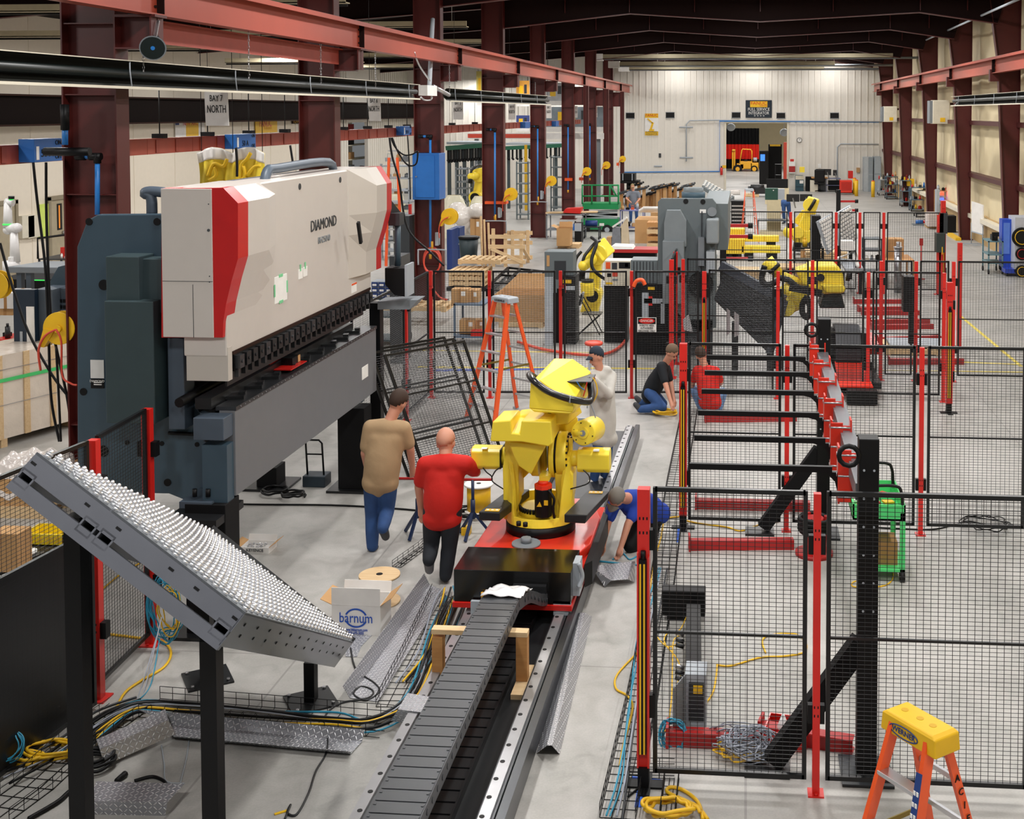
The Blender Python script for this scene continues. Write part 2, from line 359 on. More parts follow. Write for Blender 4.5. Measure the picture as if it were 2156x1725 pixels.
# ---------------------------------------------------------------- columns
ORD = ['nearest', 'second', 'third', 'fourth', 'fifth', 'sixth', 'seventh', 'farthest']
def icol(b, x0, x1, y, z0, z1, fw=.3, t=.02, xb=None):
    """wide flange column: web seen from the hall, flanges at both ends; xb = outer edge stays, inner edge leans"""
    b.box(x0, y-fw/2, z0, x0+t, y+fw/2, z1); b.box(x1-t, y-fw/2, z0, x1, y+fw/2, z1); b.box(x0+t, y-.01, z0, x1-t, y+.01, z1)
cols = []
for k in range(1, 9):
    y = BY[k] if k < len(BY) else BY[-1]+7.7; y += .15
    t = thing('steel_column', '%s maroon steel column in the row between the two bays' % ORD[k-1], 'column', (XL-.35, y, 0), 'maroon columns between the bays')
    x0 = XL-.68 if k < 5 else XL-.55
    b = MB(); icol(b, x0, XL, y, 0.02, 8.8)
    for z in (5.75, 4.9, 3.7, .9): b.box(x0+.02, y-.13, z, XL-.02, y-.012, z+.015)
    b.build('shaft', 'maroon', t)
    MB().box(x0-.08, y-.22, 0, XL+.08, y+.22, .025).build('base_plate', 'maroon', t)
    if k < 6:
        b = MB(); b.box(XL, y-.15, 5.45, XL+.35, y+.15, 5.47).box(XL, y-.15, 5.83, XL+.5, y+.15, 5.86).box(XL, y-.01, 5.47, XL+.45, y+.01, 5.83).box(XL+.43, y-.15, 5.47, XL+.45, y+.15, 5.83)
        b.build('crane_bracket', 'maroon', t)
    else:
        b = MB(); icol(b, XL+.4, XL+.62, y, .02, 5.84, .2); b.box(XL, y-.01, 5.0, XL+.4, y+.01, 5.8)
        b.build('crane_post', 'maroon', t)
    cols.append(t)
for k in range(3, 9):
    y = [14.2+7.7*j for j in range(8)][k-1] if k < 9 else 0
    y = {3: 29.6, 4: 37.4, 5: 45.3, 6: 53.3, 7: 61.4, 8: 69.3}[k]
    t = thing('wall_column', '%s tapered maroon column along the right wall' % ORD[k-3], 'column', (8, y, 0), 'tapered columns on the right wall')
    b = MB(); poly = [(8.2, 0.02), (8.2, 8.7), (7.2, 8.7), (7.55, 6.2), (7.85, 0.02)]
    b.xz(poly, y-.008, y+.008)
    for (xa, za), (xb, zb) in (((7.55, 6.2), (7.85, .02)), ((7.2, 8.7), (7.55, 6.2))):
        b.prism([(xa-.02, y-.13, za), (xa, y-.13, za), (xb, y-.13, zb), (xb-.02, y-.13, zb)], (0, .26, 0))
    b.box(8.18, y-.13, .02, 8.2, y+.13, 8.7)
    b.build('shaft', 'maroon', t)
    MB().box(7.7, y-.2, 0, 8.3, y+.2, .025).build('base_plate', 'maroon', t)
    b = MB().box(7.3, y-.1, 5.62, 7.62, y+.1, 5.98); b.build('crane_bracket', 'maroon', t)
# rafters of the main bay and of the side bay
for k in range(3, 10):
    y = 14.2+7.7*(k-1)
    if k == 9: y = YB-.4
    t = thing('roof_rafter', '%s dark maroon rafter spanning the main hall roof' % (['nearest', 'second', 'third', 'fourth', 'fifth', 'sixth', 'farthest'][k-3]), 'beam', (.4, y, 7.5), 'rafters of the main hall')
    bot = [(XL, 7.3), (-3.6, 7.72), (.4, 7.45), (5.2, 7.7), (7.5, 7.35)]
    top = [(7.9, 8.66), (.4, 9.16), (XL, 8.68)]
    b = MB().xz(bot+top, y-.012, y+.012)
    b.m = 1
    for xx in (-5.6, -3.6, -1.6, .4, 2.6, 5.2, 6.6): b.box(xx-.01, y-.12, 7.75, xx+.01, y-.012, 8.6)
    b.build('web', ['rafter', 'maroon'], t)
    b = MB()
    for a, c in zip(bot, bot[1:]): b.bar((a[0], y, a[1]), (c[0], y, c[1]), .25, .02)
    b.build('flange', 'maroon', t)
for k in range(3, 9):
    y = 14.2+7.7*(k-1)
    t = thing('side_rafter', '%s tapered dark rafter over the left side bay' % (['nearest', 'second', 'third', 'fourth', 'fifth', 'farthest'][k-3]), 'beam', (-14, y, 7.4), 'rafters of the side bay')
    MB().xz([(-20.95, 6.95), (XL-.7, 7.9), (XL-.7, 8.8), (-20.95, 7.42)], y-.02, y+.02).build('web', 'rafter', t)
    MB().bar((-20.95, y, 6.95), (XL-.7, y, 7.9), .2, .02).build('flange', 'maroon', t)
# pale tube lights and struts running across the side bay
for n_, (px, py, Y) in enumerate(((100, 25, 26), (100, 78, 30), (400, 104, 38), (620, 132, 42), (820, 120, 46), (790, 143, 50), (960, 92, 44), (560, 75, 33), (820, 58, 33), (580, 8, 24))):
    p = P(px, py, Y=Y); q = thing('strip_light', ['pale strip fitting hung over the left bay, %s' % s for s in ('nearest the top left corner', 'crossing above the first busway box', 'right of the horn loudspeaker', 'just left of the second column', 'above the bay six sign', 'lowest one behind the heater end', 'just right of the third column', 'below the near crane beam start', 'highest one between second and third columns', 'top edge beside the crane beam')][n_], 'light fitting', p, 'strip fittings in the left bay')
    L = [4.4, 4.4, 5, 5, 4, 5, 3, 4, 4.4, 3][n_]
    b = MB(); b.xz([(p.x-L/2, p.z), (p.x+L/2, p.z), (p.x+L/2, p.z+.02), (p.x-L/2, p.z+.02)], p.y-.14, p.y+.14)
    b.box(p.x-L/2, p.y-.14, p.z, p.x+L/2, p.y-.11, p.z+.16); b.build('reflector', 'purlin', q)
    MB().cyl((p.x-L/2, p.y, p.z-.04), (p.x+L/2, p.y, p.z-.04), .03, n=6).build('tube', 'black', q)
    b = MB()
    for s in (-.4, .4): b.cyl((p.x+s*L, p.y, p.z+.02), (p.x+s*L, p.y, 7.5+(p.x+s*L+21.2)*.1022), .008, n=4)
    b.build('hanger', 'steel', q)
# long dark header beam on the left wall
t = thing('header_beam', 'long dark brown header beam running along the left wall', 'beam', (-20.5, 30, 4.3))
MB().box(-20.4, -5, 4.35, -20.36, YB, 5.15).build('web', mat('120a08', .8, spec=.08), t)
MB().box(-20.55, -5, 5.15, -20.2, YB, 5.2).box(-20.55, -5, 4.3, -20.2, YB, 4.35).build('flange', 'brown', t)
# ---------------------------------------------------------------- crane runway beams
def runway(x, y0, y1, label, side):
    t = thing('crane_beam', label, 'beam', (x, y0, 5.85))
    b = MB(); b.box(x-.006, y0, 5.88, x+.006, y1, 6.3)
    b.box(x-.1, y0, 5.86, x+.1, y1, 5.88); b.box(x-.1, y0, 6.3, x+.1, y1, 6.32)
    b.build('web', 'beam', t)
    MB().box(x-.17, y0, 6.32, x+.17, y1, 6.335).box(x-.17, y0, 6.26, x-.155, y1, 6.32).box(x+.155, y0, 6.26, x+.17, y1, 6.32).build('cap_channel', 'beam', t)
    MB().box(x-.03, y0, 6.335, x+.03, y1, 6.37).build('rail', 'dsteel', t)
    y = 14.2
    while y < y1:
        if y > y0:
            b = MB()
            for dy in (-.06, .06):
                for z in (5.97, 6.09, 6.21): b.cyl((x-.02, y+dy, z), (x+.03, y+dy, z), .018, n=6)
            b.box(x-.1, y-.005, 5.88, x+.1, y+.005, 6.3)
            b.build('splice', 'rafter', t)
        y += 7.7
    return t
runway(-7.13, -2, 74.0-.3, 'long red crane runway beam along the left column row', 1)
runway(7.45, 8, 72.0, 'red crane runway beam along the right wall columns', -1)
# second short beam behind the near left runway
t = thing('tie_beam', 'pinkish lower beam below the near end of the left crane beam', 'beam', (-7.4, 15, 5.6)); MB().box(-7.42, 14.3, 5.56, -7.38, 21.5, 5.82).box(-7.5, 14.3, 5.82, -7.3, 21.5, 5.84).build('web', 'beam2', t)
# ================================================================ press brake
XF = -4.6
def q(px, py, Y): return P(px, py, Y=Y)
pb = thing('press_brake', 'huge grey and white press brake with red end covers at left', 'press brake', (-5.2, 12.5, 0))
fr = [(162, 520), (183, 465), (205, 452), (440, 450), (440, 740), (412, 768), (401, 800), (403, 840), (420, 868), (440, 878), (492, 878), (492, 1052), (395, 1056), (355, 1040), (163, 1037)]
pts = [q(a, c, 10.7) for a, c in fr]
b = MB().prism(pts, (0, .09, 0)); b.build('side_frame', 'slate', pb, bev=.01)
b = MB().prism([p+V((0, 3.75, 0)) for p in pts], (0, .09, 0)); b.build('side_frame', 'slate', pb)
b = MB()
for a, c, r in ((188, 467, .035), (331, 467, .035), (219, 600, .05), (176, 825, .035), (353, 1016, .035), (217, 950, .055), (341, 934, .022), (415, 936, .022), (268, 932, .022)):
    p = q(a, c, 10.7); b.cyl(p-V((0, .006, 0)), p+V((0, .01, 0)), r, n=16)
b.build('frame_hole', 'black', pb)
x0 = pts[0].x
MB().box(x0+.3, 10.79, 1.3, x0+.36, 14.45, 3.6).box(-5.55, 10.79, 1.3, -5.5, 14.45, 2.4).box(-5.2, 10.8, 1.25, -4.75, 14.45, 1.75).build('back_plate', 'charcoal', pb)
# grey green ducts on the near side
g = lambda a, c, Y, m, nm, d=.3: MB().box(q(a[0], a[1], Y).x, Y, q(c[0], c[1], Y).z, q(c[0], a[1], Y).x, Y+d, q(a[0], a[1], Y).z).build(nm, m, pb, bev=.008)
g((222, 540), (292, 640), 10.42, 'slate2', 'cylinder_cover', .28); g((219, 634), (322, 893), 10.36, 'slate2', 'oil_tank', .34)
g((294, 545), (345, 660), 10.5, 'slate2', 'duct_cover', .2); g((352, 712), (386, 905), 10.5, 'slateb', 'guide_cover', .2)
# ram
b = MB(); b.box(-5.0, 10.35, 2.52, XF, 14.5, 4.03); b.build('ram', 'shell', pb, bev=.015)
b = MB(); b.box(-4.98, 10.36, 2.30, XF+.003, 10.45, 2.6).build('ram_end', 'shell2', pb)
b = MB(); b.box(-5.3, 10.8, 3.6, -5.0, 14.4, 4.0).build('ram_back_box', 'charcoal', pb)
MB().box(XF, 10.45, 2.52, XF+.012, 14.45, 2.55).build('ram_lip', 'brown', pb)
b = MB()
for yy in (12.15, 13.4): b.cyl((XF, yy, 3.93), (XF+.006, yy, 3.93), .033, n=16)
b.build('lifting_hole', 'charcoal', pb)
text('DIAMOND', (XF+.006, 12.85, 3.48), .17, (0, 1, 0), (0, 0, 1), 'charcoal', pb, 'lettering')
text('BH25040', (XF+.006, 12.85, 3.31), .1, (0, 1, 0), (0, 0, 1), 'grey', pb, 'lettering')
# end covers with bulging red band
def cover(px, Yp, ys, scl, name, red_idx):
    pf = [q(a, c, Yp) for a, c in px]
    rings = []
    for y, s in zip(ys, scl):
        rings.append([V(((XF-.06)+(p.x-(XF-.06))*s if p.x > XF-.06 else p.x, y, p.z)) for p in pf])
    n = len(pf)
    for i in range(len(rings)-1):
        b = MB(); vs = rings[i]+rings[i+1]; fs = [(k, (k+1) % n, n+(k+1) % n, n+k) for k in range(n)]
        fs += [tuple(range(n))[::-1], tuple(range(n, 2*n))]
        b.add(vs, fs); bb = b.build('cover' if i != red_idx else 'red_band', 'pred' if i == red_idx else 'shell', pb)
    return pf
prof = [(340, 397), (470, 396), (501, 428), (501, 545), (488, 590), (476, 640), (470, 680), (469, 711), (340, 711)]
cover(prof, 10.3, (10.3, 10.52, 11.0, 11.5), (1, 1, 1, .3), 'cover', 0)
# white side panel with seams on the near end cover
a, c = q(340, 397, 10.3), q(451, 711, 10.3)
MB().box(a.x-.002, 10.288, c.z, c.x, 10.3, a.z).build('side_panel', 'shell', pb, bev=.004)
b = MB(); sm = q(340, 591, 10.3).z; b.box(a.x, 10.285, sm-.004, c.x, 10.289, sm); xx = q(407, 600, 10.3).x; b.box(xx, 10.285, c.z, xx+.004, 10.289, sm-.03)
for u, w_ in ((439, 430), (441, 582), (441, 594)): b.cyl(q(u, w_, 10.287), q(u, w_, 10.284), .006, n=8)
b.cyl(q(439, 485, 10.287), q(439, 485, 10.282), .013, n=12)
b.build('panel_seam', 'charcoal', pb)
prof2 = [(560, 352), (800, 350), (822, 385), (822, 440), (812, 480), (800, 520), (800, 565), (770, 600), (560, 600)]
pf = [V((max(min(p.x, -4.3), -5.0), p.y, max(2.72, min(4.06, p.z)))) for p in [q(a, c, 14.6) for a, c in prof2]]
ys = (13.65, 14.05, 14.45, 14.65)
prev = None
for i, (y, s) in enumerate(zip(ys, (.05, 1, 1, 1))):
    rg = [V((XF+(p.x-XF)*s if p.x > XF else p.x, y, p.z)) for p in pf]; n = len(rg)
    if prev:
        MB().add(prev+rg, [(k, (k+1) % n, n+(k+1) % n, n+k) for k in range(n)]+[tuple(range(n))[::-1], tuple(range(n, 2*n))]).build('cover' if i < 3 else 'red_band', 'shell2' if i < 3 else 'pred', pb)
    prev = rg
MB().bar(P(754, 468, X=-4.40), P(760, 512, X=-4.40), .05, .03, up=V((1, 0, 0))).build('vent_slit', 'black', pb)
# tooling
b = MB(); b.box(-4.72, 10.5, 2.36, -4.6, 14.45, 2.52).build('upper_beam_clamp', 'black', pb)
for i in range(26):
    y = 10.52+i*.152
    MB().box(-4.6, y, 2.38, -4.555, y+.1, 2.5).box(-4.58, y+.02, 2.3, -4.62, y+.06, 2.38).cyl((-4.555, y+.05, 2.44), (-4.545, y+.05, 2.44), .015, n=6).build('tool_clamp', 'blackm' if i % 4 else 'dsteel', pb)
MB().box(-4.69, 10.5, 2.22, -4.67, 14.4, 2.37).build('upper_tool', 'blackm', pb)
b = MB(); b.box(-4.75, 10.5, 1.22, XF, 14.68, 2.0); b.build('bed', 'bed', pb, bev=.006)
# bed bottom rises towards the far end a little, end blocks
MB().box(-4.9, 10.3, 1.78, XF-.02, 10.5, 1.98).build('bed_end_block', 'slateb', pb, bev=.006)
MB().box(-4.85, 10.36, 1.2, -4.62, 10.5, 1.72).build('bed_end_plate', 'slate', pb)
MB().box(-4.78, 10.5, 2.0, XF+.01, 14.68, 2.035).build('bed_rail', 'dsteel', pb)
b = MB()
for i in range(42): b.cyl((XF+.01, 10.6+i*.097, 2.018), (XF+.016, 10.6+i*.097, 2.018), .006, n=6)
b.build('rail_screw', 'steel', pb)
MB().box(-4.95, 10.45, 2.02, -4.8, 14.4, 2.12).build('lower_die', 'blackm', pb)
for i in range(9):
    y = 10.85+i*.42
    b = MB(); b.cb((-4.76, y, 2.05), (.2, .17, .03), Mx.Rotation(.25, 3, 'Z')).cb((-4.7, y+.05, 2.07), (.06, .1, .03), Mx.Rotation(.25, 3, 'Z')); b.build('clamp_finger', 'blackm', pb)
b = MB(); b.cyl((-5.05, 10.35, 2.1), (-4.95, 12.2, 2.18), .045, n=10).build('back_gauge_bar', 'black', pb)
MB().box(-5.5, 10.9, 1.9, -5.0, 14.4, 1.95).build('back_gauge_table', 'blackm', pb)
# legs and pedestals
def leg(px0, px1, y_top, y_bot, bp, nm):
    z0 = P((px0+px1)/2, y_bot, z=0.03); Y = z0.y
    a = P(px0, y_bot, Y=Y).x; c = P(px1, y_bot, Y=Y).x
    t = P(px0, y_top, Y=Y).z
    MB().box(a, Y, .03, c, Y+.3, t).build(nm, 'matte', pb, bev=.005)
    MB().box(a-bp, Y-.1, 0, c+bp, Y+.45, .03).build(nm+'_base', 'blackm', pb)
leg(393, 478, 1062, 1335, .12, 'pedestal'); leg(712, 768, 860, 1030, .12, 'leg'); leg(540, 582, 985, 1026, .15, 'leg')
b = MB(); b.box(q(388, 1045, 10.4).x, 10.3, q(400, 1063, 10.4).z, q(455, 1045, 10.4).x, 10.7, q(400, 1050, 10.4).z).build('mount_plate', 'slateb', pb)
b = MB()
for u in (410, 438): b.cyl(q(u, 1030, 10.35), q(u, 1046, 10.35), .022, n=8)
b.build('mount_bolt', 'black', pb)
MB().box(-5.1, 10.12, 1.05, -4.62, 10.7, 1.12).build('pallet_plate', 'blackm', pb)
# front top left exhaust and rear motor pipe
MB().tube(cr([q(345, 405, 10.9), q(315, 403, 10.9), q(305, 408, 10.9), q(318, 415, 10.9), q(320, 452, 10.9)], 5), .05, 10).build('exhaust_pipe', 'slateb', pb)
MB().tube(cr([(-4.8, 11.7, 3.9), (-4.8, 11.8, 4.1), (-4.8, 12.1, 4.12), (-4.8, 13.6, 4.12), (-4.8, 13.7, 3.9)], 5), .05, 10).build('top_pipe', 'slateb', pb)
MB().tube(cr([q(355, 912, 10.66), q(400, 914, 10.66), q(425, 918, 10.66), q(447, 940, 10.66)], 5), .018, 6).build('cable', 'black', pb)
# plates, labels and taped papers
def sheet(nm, X, ya, yb, za, zb, m, par=pb):
    return MB().box(X, ya, za, X+.004, yb, zb).build(nm, m, par)
a = P(577, 585, X=XF); c = P(604, 630, X=XF); s_ = sheet('taped_paper', XF, a.y, c.y, c.z, a.z, 'paper')
for (y, z, w1, h1) in ((a.y, (a.z+c.z)/2, .03, .12), (c.y, (a.z+c.z)/2, .03, .12), ((a.y+c.y)/2, a.z, .1, .03), ((a.y+c.y)/2, c.z, .1, .03)):
    MB().box(XF+.004, y-w1/2, z-h1/2, XF+.007, y+w1/2, z+h1/2).build('tape', mat('7ccf98', .6), s_)
for u, v_ in ((632, 575), (642, 570)):
    p = P(u, v_, X=XF); e = sheet('taped_note', XF, p.y-.05, p.y+.06, p.z-.06, p.z+.04, 'paper'); MB().box(XF+.004, p.y-.015, p.z+.02, XF+.007, p.y+.015, p.z+.09).build('tape', mat('7ccf98', .6), e)
p = P(745, 605, X=XF); e = sheet('warning_label', XF, p.y-.09, p.y+.09, p.z-.06, p.z+.05, 'paper'); MB().box(XF+.004, p.y-.09, p.z+.03, XF+.007, p.y+.09, p.z+.05).build('label_band', 'orange', e)
p = P(769, 782, X=XF); sheet('paper_note', XF, p.y-.13, p.y+.1, p.z-.08, p.z+.07, 'paper')
b = MB(); a = q(190, 758, 10.69); c = q(219, 797, 10.69); b.box(a.x, 10.69, c.z, c.x, 10.695, a.z); pl_ = b.build('capacity_plate', 'paper', pb)
a = q(191, 798, 10.69); c = q(219, 818, 10.69); pn = MB().box(a.x, 10.69, c.z, c.x, 10.695, a.z).build('maker_plate', 'black', pb)
text('DIAMOND', ((a.x+c.x)/2, 10.687, a.z-.02), .03, (1, 0, 0), (0, 0, 1), 'paper', pn)
MB().box(a.x+.03, 10.687, c.z+.03, c.x-.02, 10.69, c.z+.04).box(a.x+.03, 10.687, c.z+.05, c.x-.02, 10.69, c.z+.06).build('plate_line', 'paper', pn)
# red parts tray and toolbox on the bed
t = thing('parts_tray', 'small red tray with black box lying on the press brake bed', 'tray', (-4.8, 12.0, 2.03))
MB().box(-4.86, 11.9, 2.065, -4.62, 12.35, 2.075).box(-4.86, 11.9, 2.075, -4.84, 12.35, 2.13).build('tray', 'red', t)
MB().box(-4.8, 12.1, 2.075, -4.68, 12.3, 2.15).build('box', 'black', t); MB().box(-4.69, 12.25, 2.08, -4.675, 12.31, 2.15).build('label', 'card', t)
# press control pendant
t = thing('control_pendant', 'black control console hanging on an arm beyond the press brake', 'console', (-4.1, 14.9, 0))
Y = 14.95
MB().cyl(q(837, 455, Y), q(837, 560, Y), .04, n=10).build('drop_tube', 'slate', t)
a, c = q(822, 448, Y), q(846, 474, Y); MB().box(a.x, Y-.1, c.z, c.x, Y+.1, a.z).build('arm_joint', 'charcoal', t)
b = MB().bar(q(834, 452, Y+.1), (-4.8, 14.7, 4.0), .1, .1); b.build('swing_arm', 'charcoal', t)
a, c = q(816, 562, Y), q(858, 622, Y); b = MB().prism([(a.x, Y-.12, a.z), (c.x, Y-.12, a.z), (c.x, Y-.12, c.z), (a.x+.12, Y-.12, c.z+.02), (a.x, Y-.12, c.z+.15)], (0, .3, 0)); b.build('cabinet', 'black', t, bev=.006)
MB().box(c.x, Y-.12, c.z, c.x+.03, Y+.2, a.z+.04).build('screen_panel', 'lgrey', t)
MB().prism([q(795, 635, Y), q(855, 632, Y), q(880, 632, Y), q(862, 652, Y), q(795, 652, Y)], (0, .35, 0)).build('keyboard_shelf', 'grey', t)
b = MB(); a = q(777, 640, Y); b.box(q(775, 640, Y).x, Y+.05, .03, q(797, 640, Y).x, Y+.2, a.z); b.build('stand_post', 'black', t)
MB().box(q(760, 640, Y).x, Y-.05, 0, q(812, 640, Y).x, Y+.3, .03).build('base', 'black', t)

# ================================================================ ball transfer tables
def balltable(A, B_, C_, D_, label, nu, nv, posts, ballr=.0145, name='ball_transfer_table', seam=.36, lim=98):
    """A,B near edge (high,low), C,D far edge (low,high)"""
    t = thing(name, label, 'roller table', ((A+C_).x/2, (A+C_).y/2, 0))
    n = (B_-A).cross(D_-A).normalized()
    if n.z < 0: n = -n
    th = .11
    def pt(u, v): return A.lerp(B_, u).lerp(D_.lerp(C_, u), v)
    for i, (u0, u1) in enumerate(((0, seam), (seam+.006, 1))):
        b = MB(); b.prism([pt(u0, 0), pt(u1, 0), pt(u1, 1), pt(u0, 1)], -n*.012); b.build('deck', 'grey', t)
    sidem = mat('63666e', .4, var=.12)
    b = MB(); b.prism([A, B_, B_-n*th, A-n*th], (V(D_)-A).normalized()*.012).build('near_rail', sidem, t)
    MB().prism([A-n*(th+.03), B_-n*(th+.03), B_-n*(th+.1), A-n*(th+.1)], (V(D_)-A).normalized()*.06).build('frame_bar', sidem, t)
    MB().prism([D_, C_, C_-n*th, D_-n*th], (A-V(D_)).normalized()*.012).build('far_rail', sidem, t)
    MB().prism([B_, C_, C_-n*(th+.12), B_-n*(th+.08)], (A-B_).normalized()*.012).build('lower_apron', mat('33363a', .3, var=.2, coat=.3), t, bev=.004)
    MB().prism([D_+n*.07, C_+n*.03, C_, D_], (A-V(D_)).normalized()*.012).build('far_guard', 'blackm', t)
    # square tubes under the deck
    e = (B_-A).normalized(); f = (D_-A).normalized(); w_ = .085
    for u in (.0, seam-.06, seam+.02, .93):
        s0 = pt(u, 0)-n*(th+.02)+e*.045; b = MB(); d1 = e*w_/2; d2 = n*w_/2; L = (pt(u, 1)-pt(u, 0))*.99
        o_ = [s0+d1, s0-d1]
        for k, (aa, bb) in enumerate(((1, 1), (-1, 1), (-1, -1), (1, -1))): pass
        ring = [s0+d1*x+d2*y for x, y in ((1, 1), (-1, 1), (-1, -1), (1, -1))]; inn = [s0+d1*x*.78+d2*y*.78 for x, y in ((1, 1), (-1, 1), (-1, -1), (1, -1))]
        vs = ring+inn+[p+L for p in ring]+[p+f*.4 for p in inn]
        fs = [(k, (k+1) % 4, 4+(k+1) % 4, 4+k) for k in range(4)]+[(k, 8+k, 8+(k+1) % 4, (k+1) % 4) for k in range(4)]+[(4+k, 4+(k+1) % 4, 12+(k+1) % 4, 12+k) for k in range(4)]+[(8, 11, 10, 9), (12, 13, 14, 15)]
        b.add(vs, fs).build('frame_tube', sidem, t)
    b = MB()
    for u in (.02, .28, .43, .68, .8, .98): b.cb(pt(u, 0)-n*.05-f*.001, (.03, .004, .012), Mx((e, f, n)).transposed())
    b.build('rail_slot', 'black', t)
    b = MB()
    for i in range(12):
        for s in (0, 1): b.cyl(pt(1, .04+i*.08+s*.02)-n*(.06+.06*s)+e*.001, pt(1, .04+i*.08+s*.02)-n*(.06+.06*s)+e*.004, .009, n=8)
    b.build('apron_hole', 'black', t)
    # balls in cups; the nearest are parts of their own, the rest one part
    proto = None; far = MB(); cnt = 0
    for j in range(nv):
        for i in range(nu):
            p = pt((i+.6)/nu, (j+.35)/nv)
            if cnt < lim and j < 5:
                if proto is None:
                    b = MB(); R0 = p; b.cyl(p, p+n*.02, ballr*1.25, n=10).cyl(p+n*.02, p+n*.028, ballr*1.45, n=10).sph(p+n*.034, ballr*1.0, 8, 6)
                    proto = b.build('transfer_ball', 'zinc', t); P0 = p.copy()
                else:
                    o = proto.copy(); C.objects.link(o); o.location = p-P0
                cnt += 1
            else:
                far.cyl(p, p+n*.024, ballr*1.3, ballr*1.4, n=7); far.sph(p+n*.034, ballr*1.0, 6, 4)
    o = far.build('transfer_balls', 'zinc', t); o['kind'] = 'stuff'
    for (tx, ty), z1, w0, plate in posts:
        b = MB(); b.box(tx-w0/2, ty-w0/2, .015, tx+w0/2, ty+w0/2, z1); b.build('post', 'black', t)
        MB().cb((tx, ty, .008), (.36, .36, .015), Mx.Rotation(plate, 3, 'Z')).build('post_plate', 'blackm', t)
        b = MB()
        for s1, s2 in ((1, 1), (1, -1), (-1, 1), (-1, -1)): b.cyl(V((tx, ty, .015))+Mx.Rotation(plate, 3, 'Z')@V((.14*s1, .14*s2, 0)), V((tx, ty, .035))+Mx.Rotation(plate, 3, 'Z')@V((.14*s1, .14*s2, 0)), .014, n=6)
        b.build('anchor_bolt', 'steel', t)
    return t
A = P(78, 952, Y=5.75); B_ = P(518, 1290, Y=5.7); D_ = P(438, 1122, Y=9.5); C_ = P(744, 1352, Y=9.3)
p3, p4 = P(655, 1478, z=0), P(437, 1430, z=0)
balltable(A, B_, C_, D_, 'large tilted dark steel table covered with silver transfer balls, in the foreground', 21, 30,
          [((P(164, 1300, Y=5.9).x, 5.9), P(164, 1085, Y=5.9).z, .088, .0), ((P(447, 1500, Y=5.85).x, 5.85), P(447, 1345, Y=5.85).z, .086, 0), ((p3.x, p3.y), .33, .085, .6), ((p4.x, p4.y), 1.0, .085, .6)])
# ================================================================ robot track, carriage, chain
tr = thing('robot_track', 'long low steel floor track the yellow robot rides on', 'track', (-2.05, 12, 0))
ty0, ty1 = 4.5, 17.2
MB().box(-2.5, ty0, .02, -1.56, ty1, .1).build('track_bed', mat('1b1c1e', .4, var=.5, scale=5), tr)
for x0, nm in ((-2.52, 1), (-1.72, 2)):
    MB().box(x0, ty0, .1, x0+.12, ty1, .17).build('rail_base', 'dsteel', tr, bev=.004)
    MB().box(x0+(.0 if nm == 1 else .02), ty0, .17, x0+(.075 if nm == 1 else .1), ty1, .19).build('rail_cover', mat('a2a2a4', .3, metal=.6, var=.15), tr)
    b = MB()
    y = ty0+.1
    while y < ty1: b.cyl((x0+.045, y, .19), (x0+.045, y, .193), .018, n=8); y += .22
    b.build('rail_hole', 'black', tr)
MB().box(-1.58, ty0, .02, -1.52, ty1, .2).build('side_channel', 'dsteel', tr)
MB().box(-2.56, ty0, .0, -2.52, ty1, .1).build('side_channel', 'lgrey', tr)
for i in range(4):
    p = (1305, 905) if i == 0 else (0, 0)
b = MB()
y = ty0
while y < 11: b.box(-2.1, y, .1, -1.9, y+.12, .125); y += .14
b.build('lower_chain', 'blackm', tr)
MB().box(-2.12, ty0, .1, -2.105, 11, .16).box(-1.895, ty0, .1, -1.88, 11, .16).build('chain_trough', 'black', tr)
for a, c in (((-2.4, 17.1), 1), ((-1.72, 10.62), 1), ((-2.46, 10.55), 1)):
    x, y = a; MB().box(x, y, .17, x+.16, y+.04, .3).build('end_stop', 'lgrey', tr)
# carriage
cg = thing('robot_carriage', 'red and black carriage carrying the yellow robot on the track', 'carriage', (-2.05, 11.6, .17))
def zb(px, py, z): return P(px, py, z=z)
z1 = .5
top = [zb(1004, 1172, z1), zb(1200, 1172, z1), zb(1246, 1120, z1), zb(1249, 1092, z1), zb(1215, 1060, z1), zb(1072, 1058, z1), zb(1050, 1090, z1)]
top = [V((-2.62, 11.2, z1)), V((-1.6, 11.2, z1)), V((-1.5, 11.55, z1)), V((-1.5, 12.3, z1)), V((-1.65, 12.9, z1)), V((-2.45, 12.9, z1)), V((-2.6, 12.3, z1))]
MB().prism([p-V((0, 0, .09)) for p in top], (0, 0, .09)).build('deck', 'redtrack', cg, bev=.01)
MB().box(-2.58, 10.9, .24, -1.52, 12.9, .41).build('chassis', 'redtrack', cg)
MB().prism([(-1.5, 11.1, .24), (-1.44, 11.2, .24), (-1.44, 12.5, .24), (-1.5, 12.6, .24)], (0, 0, .22)).build('side_skirt', 'black', cg)
b = MB().box(-2.63, 10.62, .27, -1.56, 11.2, .56); b.build('battery_box', mat('0c0c0c', .22, var=.1, coat=.6), cg, bev=.004)
MB().box(-2.64, 10.6, .22, -1.55, 11.2, .265).build('bumper', 'red', cg)
b = MB()
for x in (-2.5, -1.72): b.box(x, 10.75, .19, x+.14, 11.0, .23)
b.build('bearing_block', 'lgrey', cg)
MB().cyl((-2.36, 10.59, .3), (-2.36, 10.59, .37), .014, n=8).build('valve', 'amber', cg)
MB().box(-1.56, 10.75, .3, -1.5, 10.95, .6).tube(cr([(-1.5, 10.7, .62), (-1.47, 10.72, .5), (-1.5, 10.7, .4)]), .02).build('oiler', 'lgrey', cg)
